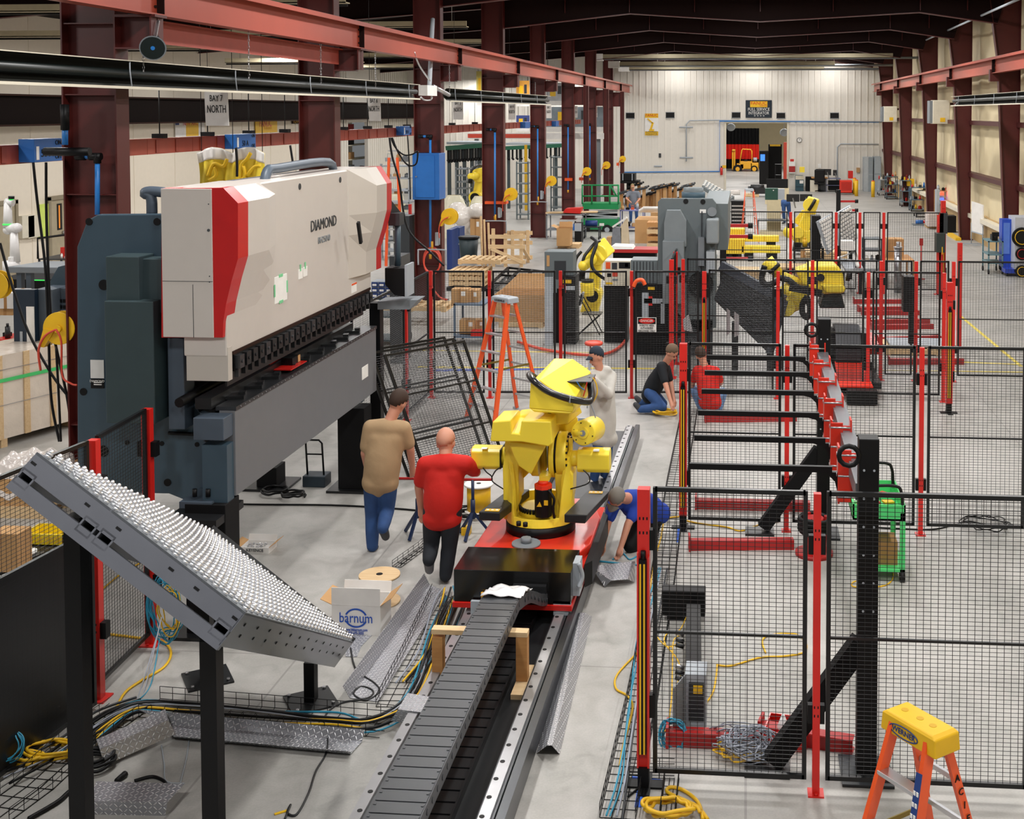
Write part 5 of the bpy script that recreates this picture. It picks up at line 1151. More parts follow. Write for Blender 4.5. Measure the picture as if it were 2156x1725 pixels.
# ================================================================ people
def limb(b, pts, rs, n=14):
    pts = [V(p) for p in pts]
    for i, (p, r_) in enumerate(zip(pts, rs)): b.sph(p, r_, 14, 9)
    for p, q_, r0, r1 in zip(pts, pts[1:], rs, rs[1:]):
        if (q_-p).length > 1e-4: b.cyl(p, q_, r0, r1, n=n)
def ell(b, p, q_, rw, rd, side):
    """flattened torso segment from p to q"""
    d = (q_-p); L = d.length; d.normalize(); s_ = (side-d*side.dot(d)).normalized(); f = s_.cross(d)
    R = Mx((s_, f, d)).transposed(); b.sph((p+q_)/2, 1, 20, 12, (rw, rd, L/2), R)
def person(J, look, label, top, bottom, shoe='shoe', hair='hair', cap=None, vox=.013, sleeve='short', hood=False, scale=1., shirt_len=.0, beard=False, shorts=False, skin='skin'):
    k = scale; t = thing('person', label, 'person', V(((J['hl']+J['hr'])/2).x*V((1, 0, 0)))+V((0, ((J['hl']+J['hr'])/2).y, 0)))
    pel = (J['hl']+J['hr'])/2; sh = (J['sl']+J['sr'])/2; hd = J['head']; side = (J['sr']-J['sl']).normalized(); look = V(look).normalized()
    neck = sh.lerp(hd, .38)
    upd = (hd-neck).normalized(); fx = look.cross(upd).normalized()
    def body(b):
        limb(b, [sh, neck, hd-upd*.02], [.07*k, .058*k, .06*k])
        R = Mx((fx, look, fx.cross(look))).transposed()
        b.sph(hd+upd*.02*k, 1, 20, 14, (.077*k, .095*k, .112*k), R)
        b.sph(hd-upd*.055*k+look*.03*k, 1, 14, 10, (.052*k, .06*k, .055*k), R)
        b.sph(hd+look*.1*k-upd*.015*k, 1, 8, 6, (.014*k, .022*k, .026*k), R)
        for s_ in (-1, 1): b.sph(hd+fx*s_*.078*k-upd*.005*k, 1, 8, 6, (.012*k, .02*k, .032*k), R)
        ell(b, pel-V((0, 0, .02)), sh, .15*k, .1*k, side)
        for a in 'lr':
            limb(b, [J['s'+a], J['e'+a], J['w'+a]], [.052*k, .042*k, .03*k])
            h = (J['w'+a]-J['e'+a]).normalized(); w_ = J['w'+a]; o_ = h.orthogonal().normalized(); o2 = h.cross(o_)
            if abs(o_.z) > abs(o2.z): o_, o2 = o2, o_
            limb(b, [w_, w_+h*.075*k], [.03*k, .034*k])
            for i in range(4):
                f0 = w_+h*.085*k+o_*(i-1.5)*.021*k; Lf = (.066, .076, .07, .055)[i]*k
                limb(b, [f0, f0+h*Lf*.55, f0+h*Lf*.9+o2*.018*k], [.0105*k, .0095*k, .008*k], 8)
            limb(b, [w_+h*.03*k-o_*.028*k, w_+h*.07*k-o_*.052*k, w_+h*.1*k-o_*.05*k+o2*.01], [.013*k, .011*k, .009*k], 8)
            limb(b, [J['h'+a], J['k'+a], J['a'+a]], [.08*k, .055*k, .04*k])
    bd = hull(body, vox*.75, 'body', skin, t, 3)
    def trousers(b):
        ell(b, pel-V((0, 0, .1*k)), pel+(sh-pel)*.12, .15*k, .11*k, side)
        for a in 'lr':
            e = J['a'+a] if not shorts else J['k'+a].lerp(J['a'+a], .15)
            limb(b, [J['h'+a], J['h'+a].lerp(J['k'+a], .5), J['k'+a], J['k'+a].lerp(e, .6), e], [.095*k, .088*k, .073*k, .068*k, .058*k])
    hull(trousers, vox, 'trousers', bottom, t, 5)
    def shirt(b):
        lo = pel+(sh-pel)*(-.05-shirt_len); ell(b, lo-(sh-pel)*.3, sh+(sh-pel)*.02, .185*k, .15*k, side); ell(b, sh.lerp(pel, .8), sh+(neck-sh)*.35, .185*k, .13*k, side); limb(b, [sh.lerp(pel, .2)+side*-.08*k, sh.lerp(pel, .9)+side*-.075*k], [.105*k, .105*k]); limb(b, [sh.lerp(pel, .2)+side*.08*k, sh.lerp(pel, .9)+side*.075*k], [.105*k, .105*k])
        limb(b, [J['sl'], sh, J['sr']], [.078*k, .1*k, .078*k])
        limb(b, [lo+side*-.07, lo+side*.07], [.122*k, .122*k])
        for a in 'lr':
            if sleeve == 'short': limb(b, [J['s'+a], J['s'+a].lerp(J['e'+a], .75)], [.078*k, .066*k])
            else: limb(b, [J['s'+a], J['e'+a], J['w'+a]], [.08*k, .066*k, .048*k])
        if hood: b.sph(sh+(neck-sh)*.45-look*.06, .1*k, 14, 8, (1.1, .8, .7))
    hull(shirt, vox, 'shirt' if not hood else 'hooded_sweatshirt', top, t, 22)
    def sho(b, a):
        an = J['a'+a]; to = J['t'+a]; limb(b, [an-V((0, 0, .0)), an.lerp(to, .5), to], [.052*k, .047*k, .042*k])
    for a in 'lr':
        b_ = lambda b, a=a: sho(b, a); hull(b_, vox, 'shoe', shoe, t, 3)
    R = Mx((fx, look, fx.cross(look))).transposed()
    b = MB(); b.sph(hd+upd*.038*k-look*.012*k, 1, 20, 12, (.083*k, .098*k, .105*k), R)
    # keep hair or cap on the upper rear part of the skull only
    keep = [i for i, f in enumerate(b.f) if all(((b.v[j]-hd).dot(upd)*1.0 - (b.v[j]-hd).dot(look)*.75) > (.0 if not cap else .02)*k for j in f)]
    b.f = [b.f[i] for i in keep]; b.mi = [0]*len(b.f); b.sm = [True]*len(b.f)
    b.build('cap' if cap else 'hair', cap or hair, t, solid=.008)
    if cap:
        MB().grid(lambda u, v: hd+upd*(.045*k-.01*v-.012*math.sin(PI*u)*-1)+fx*(.15*(u-.5)*k*(1-.25*v))+look*(.085+.075*v*math.sin(PI*(u*.8+.1)))*k, 8, 4).build('cap_peak', cap, t, solid=.008)
    b = MB()
    for s_ in (-1, 1): b.sph(hd+look*.088*k+fx*s_*.032*k+upd*.012*k, .012*k, 8, 6)
    b.build('eyes', 'hair', t)
    MB().sph(hd+look*.088*k-upd*.062*k, 1, 8, 6, (.022*k, .008*k, .006*k), R).build('mouth', mat('8c4a40', .6), t)
    return t
def JJ(Y, **k): return {n: P(v[0], v[1], Y=Y+(v[2] if len(v) > 2 else 0)) for n, v in k.items()}
def grd(J, a, z=.05):
    for n in a: J[n].z = z
    return J
J = JJ(12.5, head=(838, 848, .1), sl=(780, 900, 0), sr=(850, 902, .05), el=(768, 955, 0), wl=(778, 1005, .15), er=(864, 945, .1), wr=(868, 985, .25), hl=(785, 1010), hr=(818, 1010), kl=(784, 1085, .05), al=(784, 1150, 0), tl=(790, 1155, .16), kr=(815, 1075, .05), ar=(806, 1112, -.2), tr=(812, 1130, -.1))
person(J, (.4, .8, -.35), 'person in tan shirt and blue jeans walking away beside the press brake', 'tan', 'jeans', hair='hair', scale=1.08)
J = JJ(11.75, head=(939, 934, .1), sl=(895, 978), sr=(980, 976), el=(882, 1025, .05), wl=(886, 1068, .1), er=(1003, 995, .25), wr=(1001, 968, .4), hl=(912, 1090), hr=(952, 1090), kl=(908, 1150, .05), al=(903, 1180, -.15), tl=(904, 1200, -.08), kr=(946, 1150), ar=(938, 1212, -.05), tr=(935, 1216, .1))
J['hl'] = P(912, 1075, Y=11.75); J['hr'] = P(952, 1075, Y=11.75)
person(J, (.1, .9, -.4), 'person in red shirt and dark trousers walking away toward the robot', 'shirtr', mat('1b2027', .85), hair='skin', shoe=mat('6a6a6c', .7), shirt_len=.1, scale=1.1)
J = JJ(14.9, head=(1256, 752), sl=(1244, 792, -.05), sr=(1287, 792, .1), el=(1262, 830, -.25), wl=(1243, 803, -.35), er=(1282, 832, -.2), wr=(1252, 800, -.35), hl=(1262, 897), hr=(1279, 897), kl=(1260, 960, -.08), al=(1250, 1012, -.05), tl=(1240, 1020, -.1), kr=(1278, 955, .05), ar=(1272, 1005, .1), tr=(1260, 1012, .05))
person(J, (-.75, -.5, -.45), 'person in pale grey hooded sweatshirt and dark cap working above the robot', 'hood', 'jeans', cap='cap', sleeve='long', hood=True, shoe='shoew', shirt_len=.2, scale=.95)
J = JJ(18.9, head=(1414, 742, -.2), sl=(1392, 772, -.3), sr=(1402, 775, .1), el=(1402, 812, -.45), wl=(1412, 845, -.55), er=(1412, 805, .1), wr=(1418, 838, -.1), hl=(1368, 828, -.15), hr=(1372, 826, .15), kl=(1395, 858, -.35), al=(1348, 862, -.3), tl=(1338, 852, -.3), kr=(1396, 850, .15), ar=(1350, 848, .15), tr=(1340, 838, .15))
person(J, (.6, -.2, -.75), 'person in black t-shirt kneeling on the floor by the red post', 'shirtk', 'jeans', hair='hairg', shoe='shoe', shirt_len=.05)
J = JJ(18.7, head=(1476, 748, .1), sl=(1468, 780, .1), sr=(1507, 782, 0), el=(1459, 805, .2), wl=(1457, 822, .35), er=(1518, 805, .1), wr=(1505, 820, .3), hl=(1484, 838), hr=(1504, 838), kl=(1462, 822, .3), al=(1480, 866, .12), tl=(1472, 869, .28), kr=(1522, 826, .25), ar=(1513, 862, .1), tr=(1510, 866, .25))
person(J, (-.3, .9, -.3), 'person in red shirt and light jeans crouching with their back turned', 'shirtr', 'jeansl', hair='hair', shirt_len=.1)
J = JJ(12.7, head=(1300, 1048, -.35), sl=(1296, 1055, -.05), sr=(1352, 1045, .1), el=(1280, 1100, -.15), wl=(1271, 1142, -.2), er=(1322, 1105, -.1), wr=(1308, 1150, -.2), hl=(1360, 1085, .25), hr=(1385, 1075, .4), kl=(1326, 1150, .0), al=(1370, 1160, .3), tl=(1385, 1160, .4), kr=(1360, 1150, .15), ar=(1395, 1155, .5), tr=(1405, 1155, .6))
person(J, (-.35, -.35, -.85), 'person in royal blue shirt and grey cap bending to the floor by the track', 'shirtb', 'matte', cap=mat('77726c', .8), shirt_len=.05)
Yp = P(1338, 470, z=0).y
J = JJ(Yp, head=(1332, 394), sl=(1323, 406), sr=(1344, 406), el=(1319, 418, -.2), wl=(1326, 424, -.4), er=(1347, 419, -.1), wr=(1340, 427, -.35), hl=(1328, 432), hr=(1340, 432), kl=(1328, 450, -.05), al=(1328, 467), tl=(1327, 469, -.15), kr=(1340, 450), ar=(1341, 467, .1), tr=(1342, 469, -.05))
person(J, (.1, -.9, -.4), 'distant person in grey t-shirt and tan cap behind the purple cart', 'shirtg', 'jeans', cap=mat('8d7a55', .8), vox=.02)
Yp = P(1655, 472, z=0).y
J = JJ(Yp, head=(1640, 420, .3), sl=(1636, 428, .3), sr=(1650, 426, .2), el=(1634, 440, .1), wl=(1636, 448, 0), er=(1650, 440), wr=(1644, 450, -.1), hl=(1650, 428), hr=(1660, 430), kl=(1650, 450, -.05), al=(1652, 468), tl=(1648, 470, -.1), kr=(1662, 450), ar=(1666, 468), tr=(1664, 470, -.15))
person(J, (-.4, .6, -.5), 'distant person in blue jeans bending behind the beige control cabinet', 'jeans', 'jeans', vox=.02)
# ================================================================ generic things
def gp(seq, z=.012): return [P(a[0], a[1], z=(a[2] if len(a) > 2 else z)) for a in seq]
def floor_cable(seq, r, m, label, z=None, group=None, k=6, name='cable', cat='cable'):
    return cable(gp(seq, z if z is not None else r*1.05), r, m, label, cat, k=k, group=group, name=name)
def wiretray(pts, w, h, label, group='wire cable trays', step=.1, r=.003):
    pts = [V(p) for p in pts]; t = thing('cable_tray', label, 'cable tray', pts[0], group); b = MB(); L = []
    for i, p in enumerate(pts):
        d = (pts[min(i+1, len(pts)-1)]-pts[max(i-1, 0)]).normalized(); L.append((p, d.cross(Z).normalized()))
    prof = [(-w/2, h), (-w/2, h*.5), (-w/2, 0), (-w/6, 0), (w/6, 0), (w/2, 0), (w/2, h*.5), (w/2, h)]
    for u, v in prof: b.tube([p+n*u+Z*(v+.006) for p, n in L], r, 4)
    b.build('long_wire', 'black', t); b = MB()
    for (p, n), (q_, n2) in zip(L, L[1:]):
        m_ = max(1, int((q_-p).length/step))
        for i in range(m_):
            c = p.lerp(q_, i/m_); nn = n.lerp(n2, i/m_)
            b.tube([c+nn*(-w/2)+Z*(h+.006), c+nn*(-w/2)+Z*.004, c+nn*(w/2)+Z*.004, c+nn*(w/2)+Z*(h+.006)], r, 4)
    b.build('cross_wire', 'black', t); return t
def coil(c, r, n, rw, m, label, flat=1., tilt=None, seed=1, cat='cable', jit=.12, name='cable_coil', h=.02):
    rd = random.Random(seed); pts = []; c = V(c)
    for i in range(n*14):
        a = 2*PI*i/14; k = 1+jit*(rd.random()-.5)+.15*math.sin(i*.37+seed)
        v = V((r*k*math.cos(a), r*k*flat*math.sin(a), h*(i/14)/max(1, n)*3+rd.random()*h))
        if tilt: v = tilt@v
        pts.append(c+v)
    return tag(MB().tube(cr(pts, 3), rw, 6).build(name, m), label, cat)
def sheet_thing(label, quads, m='plate', name='diamond_plate', cat='metal plate', th=.004, grp='aluminium diamond plates'):
    """folded sheet given as a chain of edges: list of point pairs"""
    t = thing(name, label, cat, sum((p for e in quads for p in e), V())/(2*len(quads)), grp)
    vs = [p for e in quads for p in e]; fs = [(2*i, 2*i+2, 2*i+3, 2*i+1) for i in range(len(quads)-1)]
    MB().add(vs, fs).build('folded_sheet', m, t, uv=True, solid=th); return t
def cbox(px0, px1, pyb, h, d, label, m='card', name='cardboard_box', z=0., open_=False, Y=None, rz=0, label_=True, cat='box'):
    a = P(px0, pyb, z=z) if Y is None else P(px0, pyb, Y=Y); c = P(px1, pyb, Y=a.y); z = a.z if Y is not None else z
    t = thing(name, label, cat, (a.x, a.y, z)); x0, x1, y0, y1 = a.x, c.x, a.y, a.y+d
    if open_:
        b = MB(); tk = .006
        b.box(x0, y0, z, x1, y0+tk, z+h).box(x0, y1-tk, z, x1, y1, z+h).box(x0, y0+tk, z, x0+tk, y1-tk, z+h).box(x1-tk, y0+tk, z, x1, y1-tk, z+h).box(x0+tk, y0+tk, z+.002, x1-tk, y1-tk, z+.008); b.build('walls', m, t)
        f = d*.4
        MB().prism([(x0, y0, z+h), (x0, y1, z+h), (x0-f*.8, y1, z+h+f*.35), (x0-f*.8, y0, z+h+f*.35)], (0, 0, .005)).build('flap', 'card', t)
        MB().prism([(x1, y0, z+h), (x1, y1, z+h), (x1+f*.8, y1+.02, z+h+f*.55), (x1+f*.8, y0+.02, z+h+f*.55)], (0, 0, .005)).build('flap', 'card', t)
        MB().prism([(x0, y1, z+h), (x1, y1, z+h), (x1, y1+f*.2, z+h+f*.7), (x0, y1+f*.2, z+h+f*.7)], (0, .005, 0)).build('flap', m, t)
    else:
        MB().box(x0, y0, z, x1, y1, z+h).build('carton', m, t, bev=.004); MB().box((x0+x1)/2-.025, y0-.001, z, (x0+x1)/2+.025, y1+.001, z+h+.001).build('packing_tape', 'card2', t)
        if label_: MB().box(x0+(x1-x0)*.6, y0-.003, z+h*.55, x0+(x1-x0)*.85, y0-.001, z+h*.85).build('paper_label', 'paper', t)
    return t
def pallet(x0, y0, x1, y1, z, label, grp='wooden pallets', h=.13, m='pine', nd_=7):
    t = thing('wooden_pallet', label, 'pallet', (x0, y0, z), grp); b = MB()
    for i in range(3):
        y = y0+(y1-y0-.09)*i/2; MB().box(x0, y, z+.02, x1, y+.09, z+h-.02).build('stringer', m, t)
    for i in range(nd_):
        x = x0+(x1-x0-.1)*i/(nd_-1); MB().box(x, y0, z+h-.02, x+.1, y1, z+h).build('deck_board', m, t)
    for i in range(3):
        x = x0+(x1-x0-.1)*i/2; MB().box(x, y0, z, x+.1, y1, z+.02).build('bottom_board', m, t)
    return t
def ladder(c, ang, h, label, spread, w0, w1, cap='yel2', m='orange', steps=5, capsz=(.5, .26, .12), rear_dir=1):
    """stepladder: c = centre on floor, ang = facing of the climbing side"""
    t = thing('stepladder', label, 'ladder', c); R = Mx.Rotation(ang, 3, 'Z'); c = V(c); W = lambda x, y, z: c+R@V((x, y, z))
    for s_ in (-1, 1):
        MB().bar(W(s_*w1/2, -spread/2, .02), W(s_*w0/2, -.06, h), .028, .075, up=R@V((0, 1, .2))).build('front_rail', m, t)
        MB().bar(W(s_*w1/2*.94, spread/2, .02), W(s_*w0/2*.9, .06, h), .026, .055, up=R@V((0, 1, -.2))).build('rear_rail', m, t)
        for y in (-spread/2, spread/2): MB().cb(W(s_*w1/2, y, .02), (.05, .09, .04), R).build('foot', 'lgrey', t)
        f = .45; MB().bar(W(s_*(w1+(w0-w1)*f)/2, -(spread/2)*(1-f)-.03, h*f), W(s_*(w1+(w0-w1)*f)/2*.95, (spread/2)*(1-f)+.03, h*f), .008, .03).build('spreader', mat('8a7a3a', .4, metal=.6), t)
    for i in range(1, steps+1):
        f = i/(steps+1); w = w1+(w0-w1)*f; y = -(spread/2)*(1-f)-.06*f
        MB().cb(W(0, y, h*f), (w, .085, .025), R).build('step', 'alu', t, bev=.003)
        if i < 3: MB().bar(W(-w/2, y-.03, h*f-.14), W(-w/2+.09, y, h*f), .012, .02).bar(W(w/2, y-.03, h*f-.14), W(w/2-.09, y, h*f), .012, .02).build('step_brace', 'alu', t)
        if i % 1 == 0: MB().bar(W(-w/2*.9, (spread/2)*(1-f)+.06*f, h*f), W(w/2*.9, (spread/2)*(1-f)+.06*f, h*f), .02, .03).build('rear_brace', 'alu', t)
    b = MB(); a, d, e = capsz; vs = []
    for z, k in ((h-e*.6, 1.08), (h+e*.25, 1.04), (h+e*.4, .9)):
        vs += [W(x*a/2*k, y*d/2*k, z) for x, y in ((-1, -1), (1, -1), (1, 1), (-1, 1))]
    b.add(vs, [(0, 1, 5, 4), (1, 2, 6, 5), (2, 3, 7, 6), (3, 0, 4, 7), (4, 5, 9, 8), (5, 6, 10, 9), (6, 7, 11, 10), (7, 4, 8, 11), (8, 9, 10, 11), (3, 2, 1, 0)]); tc_ = b.build('top_cap', cap, t, bev=.008)
    b = MB()
    for x in (-.12*a/.4, .0, .1*a/.4): b.cyl(W(x, 0, h+e*.4-.002), W(x, 0, h+e*.4+.002), .022, n=12)
    b.build('tool_hole', mat('c79a10', .6) if cap == 'yel2' else 'grey', tc_)
    return t, W
# ---------------------------------------------------------------- ladders
lp = P(1937, 1530, z=1.15); LH, LW0, LW1, LS = 1.15, .27, .46, .78; la = math.radians(-52)
t, W = ladder((lp.x, lp.y, 0), la, LH, 'small orange stepladder with bright yellow top cap in the near right corner', LS, LW0, LW1, steps=3, capsz=(.4, .19, .12))
n_ = (W(0, -1, 0)-W(0, 0, 0)); rx = W(1, 0, 0)-W(0, 0, 0)
text('WERNER', W(-.03, -.103, 1.125), .045, rx, (0, 0, 1), 'dblue', t)
b = MB(); b.tube([W(-.03+.11*math.cos(a*PI/12), -.103, 1.125+.034*math.sin(a*PI/12)) for a in range(24)], .004, 4, closed=True); b.build('oval_mark', 'dblue', t)
rl = lambda f, y_, ox: W((LW1+(LW0-LW1)*f)/2+ox, y_*((LS/2)*(1-f)+.06*f), LH*f)
for i, ch_ in enumerate('ACIETA'):
    f = .76-i*.072
    text(ch_, rl(f, 1, .004), .06, (W(0, 1, 0)-W(0, 0, 0)), (0, 0, 1), 'black', t)
a_, c_ = rl(.3, -1, .0)+n_*.05, rl(.86, -1, .0)+n_*.05
MB().bar(a_, c_, .045, .004, up=n_).build('safety_label', 'dblue', t)
b = MB()
for i in range(9):
    p = a_.lerp(c_, .12+i*.09)+n_*.005
    for s_ in (-1, 1): b.cb(p+rx*.011*s_, (.015, .003, .026), Mx.Rotation(la, 3, 'Z'))
b.build('label_icons', 'paper', t)
p1 = P(1052, 893, z=0)
t, W = ladder((p1.x+.02, p1.y+.35, 0), math.radians(-38), 1.85, 'tall orange stepladder with pale top standing beyond the yellow robot', 1.0, .3, .66, cap='lgrey', steps=6, capsz=(.38, .2, .09))
text('LOUISVILLE', W(0, -.112, 1.83), .045, W(1, 0, 0)-W(0, 0, 0), (0, 0, 1), 'black', t)
# ---------------------------------------------------------------- diamond plates
g = lambda px, py, z=0.004: P(px, py, z=z)
sheet_thing('long folded aluminium diamond plate lying left of the cable chain', [(g(722, 1445, .16), g(893, 1208, .16)), (g(736, 1470, .005), g(905, 1232, .005)), (g(795, 1478, .005), g(938, 1245, .005)), (g(800, 1470, .03), g(942, 1240, .03))])
sheet_thing('inverted folded diamond plate lying right of the track', [(g(1130, 1586, .004), g(1213, 1292, .004)), (g(1152, 1570, .11), g(1222, 1291, .1)), (g(1162, 1570, .11), g(1232, 1291, .1)), (g(1178, 1588, .004), g(1246, 1299, .004))])
sheet_thing('small bent diamond plate tray by the bending person', [(g(1243, 1192, .14), g(1273, 1236, .01)), (g(1268, 1190, .09), g(1286, 1223, .07)), (g(1330, 1183, .09), g(1322, 1220, .07)), (g(1338, 1182, .16), g(1336, 1226, .01))])
sheet_thing('short folded diamond plate resting on the longer one, lower left', [(g(203, 1558, .1), g(348, 1494, .12)), (g(210, 1578, .13), g(354, 1517, .15)), (g(221, 1612, .02), g(370, 1546, .04))])
sheet_thing('long folded diamond plate channel beside the wire tray, lower left', [(g(290, 1494, .08), g(768, 1537, .08)), (g(360, 1526, .01), g(762, 1562, .01)), (g(365, 1553, .01), g(738, 1588, .01)), (g(365, 1550, .05), g(740, 1583, .05))])
sheet_thing('large diamond plate cover at the bottom left edge', [(g(203, 1646, .1), g(388, 1651, .1)), (g(185, 1687, .1), g(352, 1690, .1)), (g(186, 1715, .0), g(348, 1718, .0))])
sheet_thing('small diamond plate bridge beside the cable chain', [(g(858, 1460, .2), g(906, 1468, .2)), (g(838, 1494, .2), g(892, 1501, .2)), (g(823, 1518, .06), g(880, 1526, .06))])
sheet_thing('piece of diamond plate in front of the barnum carton', [(g(700, 1338), g(783, 1338)), (g(725, 1362), g(760, 1362)), (g(728, 1383), g(752, 1383))])
# ---------------------------------------------------------------- cartons and spools
t = cbox(699, 801, 1336, .27, .33, 'white barnum carton with open tan flaps beside the ball table', 'cardw', open_=True)
a = P(699, 1336, z=0); c = P(801, 1336, Y=a.y); MB().box(a.x, a.y-.004, .27, c.x, a.y+.002, .43).build('flap', 'cardw', t); xm = (a.x+c.x)/2; f = a.y-.004
text('barnum', (xm, f, .155), .13, (1, 0, 0), (0, 0, 1), mat('1d4fb0', .6), t, w=.3)
text('www.hhbarnum.com', (xm, f, .05), .04, (1, 0, 0), (0, 0, 1), mat('1d4fb0', .6), t, w=.21); text('800-695-3055', (xm, f, .02), .035, (1, 0, 0), (0, 0, 1), mat('1d4fb0', .6), t, w=.14)
for a0 in (.35, PI+.35):
    b = MB(); pts = [(xm+.105*math.cos(a0+i*.22), .158+.088*math.sin(a0+i*.22)) for i in range(12)]; n2 = [(xm+.088*math.cos(a0+i*.22), .158+.074*math.sin(a0+i*.22)) for i in range(12)]
    b.add([(x, f, z) for x, z in pts+n2], [(i, i+1, 13+i, 12+i) for i in range(11)]); b.build('circle_arrow', mat('1d4fb0', .6), t, solid=.002)
t = cbox(506, 566, 1164, .06, .22, 'small open white box of parts on the floor by the press pedestal', 'cardw', open_=True, name='parts_box')
a = P(506, 1164, z=0); text('KEYENCE', (a.x+.16, a.y-.004, .03), .045, (1, 0, 0), (0, 0, 1), 'charcoal', t)
b = MB(); rd = random.Random(3)
for i in range(30): b.sph((a.x+.03+rd.random()*.2, a.y+.03+rd.random()*.15, .03+rd.random()*.02), .012, 6, 4)
tag(b.build('small_parts', 'steel'), 'loose metal parts heaped inside the small white box', 'parts', kind='stuff')
def spool(c, r, h, label, m='pine', core='wood', rc=.5, wind=None):
    t = thing('cable_spool', label, 'spool', c); c = V(c)
    MB().cyl(c+Z*.0, c+Z*.02, r, n=40).cyl(c+Z*(h-.02), c+Z*h, r, n=40).build('flange', m, t)
    if wind: MB().cyl(c+Z*.02, c+Z*(h-.02), r*rc, n=30).build('wound_cable', wind, t)
    else: MB().cyl(c+Z*.02, c+Z*(h-.02), r*rc, n=24).build('core', core, t)
    b = MB().cyl(c+Z*h, c+Z*(h+.003), r*.16, n=16); b.build('axle_hole', 'black', t); return t
p = P(799, 1209, z=.27); spool((p.x, p.y, 0), .195, .27, 'empty wooden cable spool standing behind the barnum carton')
p = P(1008, 1018, z=.33); spool((p.x, p.y, 0), .17, .33, 'white spool of yellow cable behind the blue stand', 'white', wind='yel2', rc=.82)
# red and black cable drum behind the fence
p = P(1714, 1168, z=0); t = thing('cable_drum', 'worn red drum wound with black cable beside the rack upright', 'spool', p)
MB().cyl(p+Z*.0, p+Z*.04, .2, n=32).build('base_flange', 'dred', t); MB().cyl(p+Z*.04, p+Z*.4, .1, n=20).build('core', 'dred', t)
for k in range(4): MB().tube([p+V((.155*math.cos(a*PI/8), .155*math.sin(a*PI/8), .27+.04*k+.01*math.sin(a+k))) for a in range(16)], .026, 6, closed=True).build('wound_cable', 'black', t)
for a in (0, 2.1, 4.2): MB().bar(p+V((.11*math.cos(a), .11*math.sin(a), .04)), p+V((.12*math.cos(a), .12*math.sin(a), .42)), .05, .03).build('upright', 'dred', t)
# ---------------------------------------------------------------- blue roller stands, pedal, blocks
def tstand(px, pyt, pyb, x0, x1, label):
    b0 = P(px, pyb, z=0); h = P(px, pyt, Y=b0.y).z; t = thing('pipe_stand', label, 'stand', b0, 'blue roller stands'); c = V((b0.x, b0.y, 0))
    MB().cyl(c+Z*.25, c+Z*h, .018, n=8).cyl(c+Z*.2, c+Z*(h*.65), .026, n=8).build('post', mat('12284f', .45), t)
    for a in (.5, 2.6, 4.5): MB().bar(c+Z*.28, c+V((.2*math.cos(a), .2*math.sin(a), .01)), .03, .03).build('leg', mat('12284f', .45), t)
    a, e = P(x0, pyt, Y=b0.y), P(x1, pyt, Y=b0.y); MB().cyl(a, e, .016, n=8).build('top_bar', 'dred', t)
tstand(880, 1008, 1128, 831, 903, 'blue tripod stand with red bar left of the person in red'); tstand(996, 1010, 1130, 960, 1037, 'blue tripod stand with red bar beside the yellow robot')
p = P(661, 1027, z=0); t = thing('foot_pedal', 'black press foot pedal box with tall handle by the pedestal', 'foot pedal', p)
MB().box(p.x-.15, p.y, 0, p.x+.14, p.y+.24, .14).build('housing', mat('22303a', .5), t, bev=.01)
b = MB()
b.tube([(p.x-.11, p.y+.08, .14), (p.x-.13, p.y+.08, .55), (p.x-.1, p.y+.08, .58), (p.x+.04, p.y+.08, .58), (p.x+.08, p.y+.08, .54), (p.x+.1, p.y+.08, .14)], .012, 6).tube([(p.x-.12, p.y+.08, .4), (p.x+.09, p.y+.08, .4)], .01, 6); b.build('handle', 'black', t)
tag(MB().cb(P(982, 1117, z=.04), (.09, .12, .08)).build('wood_block', 'yel2'), 'small yellow block on the floor left of the carriage', 'block')
tag(MB().box(1.78, 6.35, 0, 2.2, 6.5, .09).build('timber_block', 'wood'), 'orange-brown timber block cut off by the right edge', 'block')
# ---------------------------------------------------------------- wire trays and their cables
wiretray(gp([(315, 1492), (560, 1512), (815, 1534)], 0), .3, .1, 'black wire cable tray crossing the floor behind the ball table posts')
wiretray(gp([(826, 1490), (880, 1380), (938, 1250)], 0), .26, .09, 'black wire cable tray between diamond plate and track')
wiretray(gp([(1300, 1725), (1352, 1480), (1395, 1230), (1425, 1020), (1452, 870)], 0), .24, .09, 'long black wire cable tray running back along the light curtain posts')
wiretray(gp([(-20, 1725), (70, 1660), (180, 1560), (265, 1500)], 0), .3, .09, 'black wire cable tray curving in the bottom left corner')
wiretray(gp([(1405, 1730), (1415, 1640)], 0), .1, .08, 'short narrow wire tray below the near fence'); wiretray(gp([(835, 1195), (890, 1155), (945, 1105)], 0), .1, .06, 'narrow wire tray on the floor beside the person in red')
wiretray(gp([(1325, 1630), (1420, 1632)], 0), .12, .08, 'short wire tray stub at the nearest light curtain base')
def bundle(seq, specs, base, label, z=.03):
    pts0 = gp(seq, z)
    for i, (m, r) in enumerate(specs):
        rd = random.Random(i*7+len(seq)); pts = []
        for j, p in enumerate(pts0):
            d = (pts0[min(j+1, len(pts0)-1)]-pts0[max(j-1, 0)]).normalized(); n = d.cross(Z)
            pts.append(p+n*((i/(len(specs)-1)-.5)*base+rd.uniform(-.03, .03))+Z*rd.uniform(0, .03))
        cn = {'cyel': 'yellow', 'cyan': 'light blue', 'black': 'black', 'cgrey': 'grey', 'blackm': 'dark', 'yel2': 'yellow', 'charcoal': 'charcoal'}[m]
        tag(MB().tube(cr(pts, 6), r, 6).build('cable', m), '%s cable %s, %s' % (cn, label, ['leftmost', 'second', 'third', 'fourth', 'fifth', 'sixth', 'seventh', 'eighth', 'ninth'][i]), 'cable', 'cables '+label)
S1 = [('cyan', .008), ('charcoal', .01), ('black', .012), ('cgrey', .007), ('cyel', .009), ('black', .011), ('cyel', .008)]
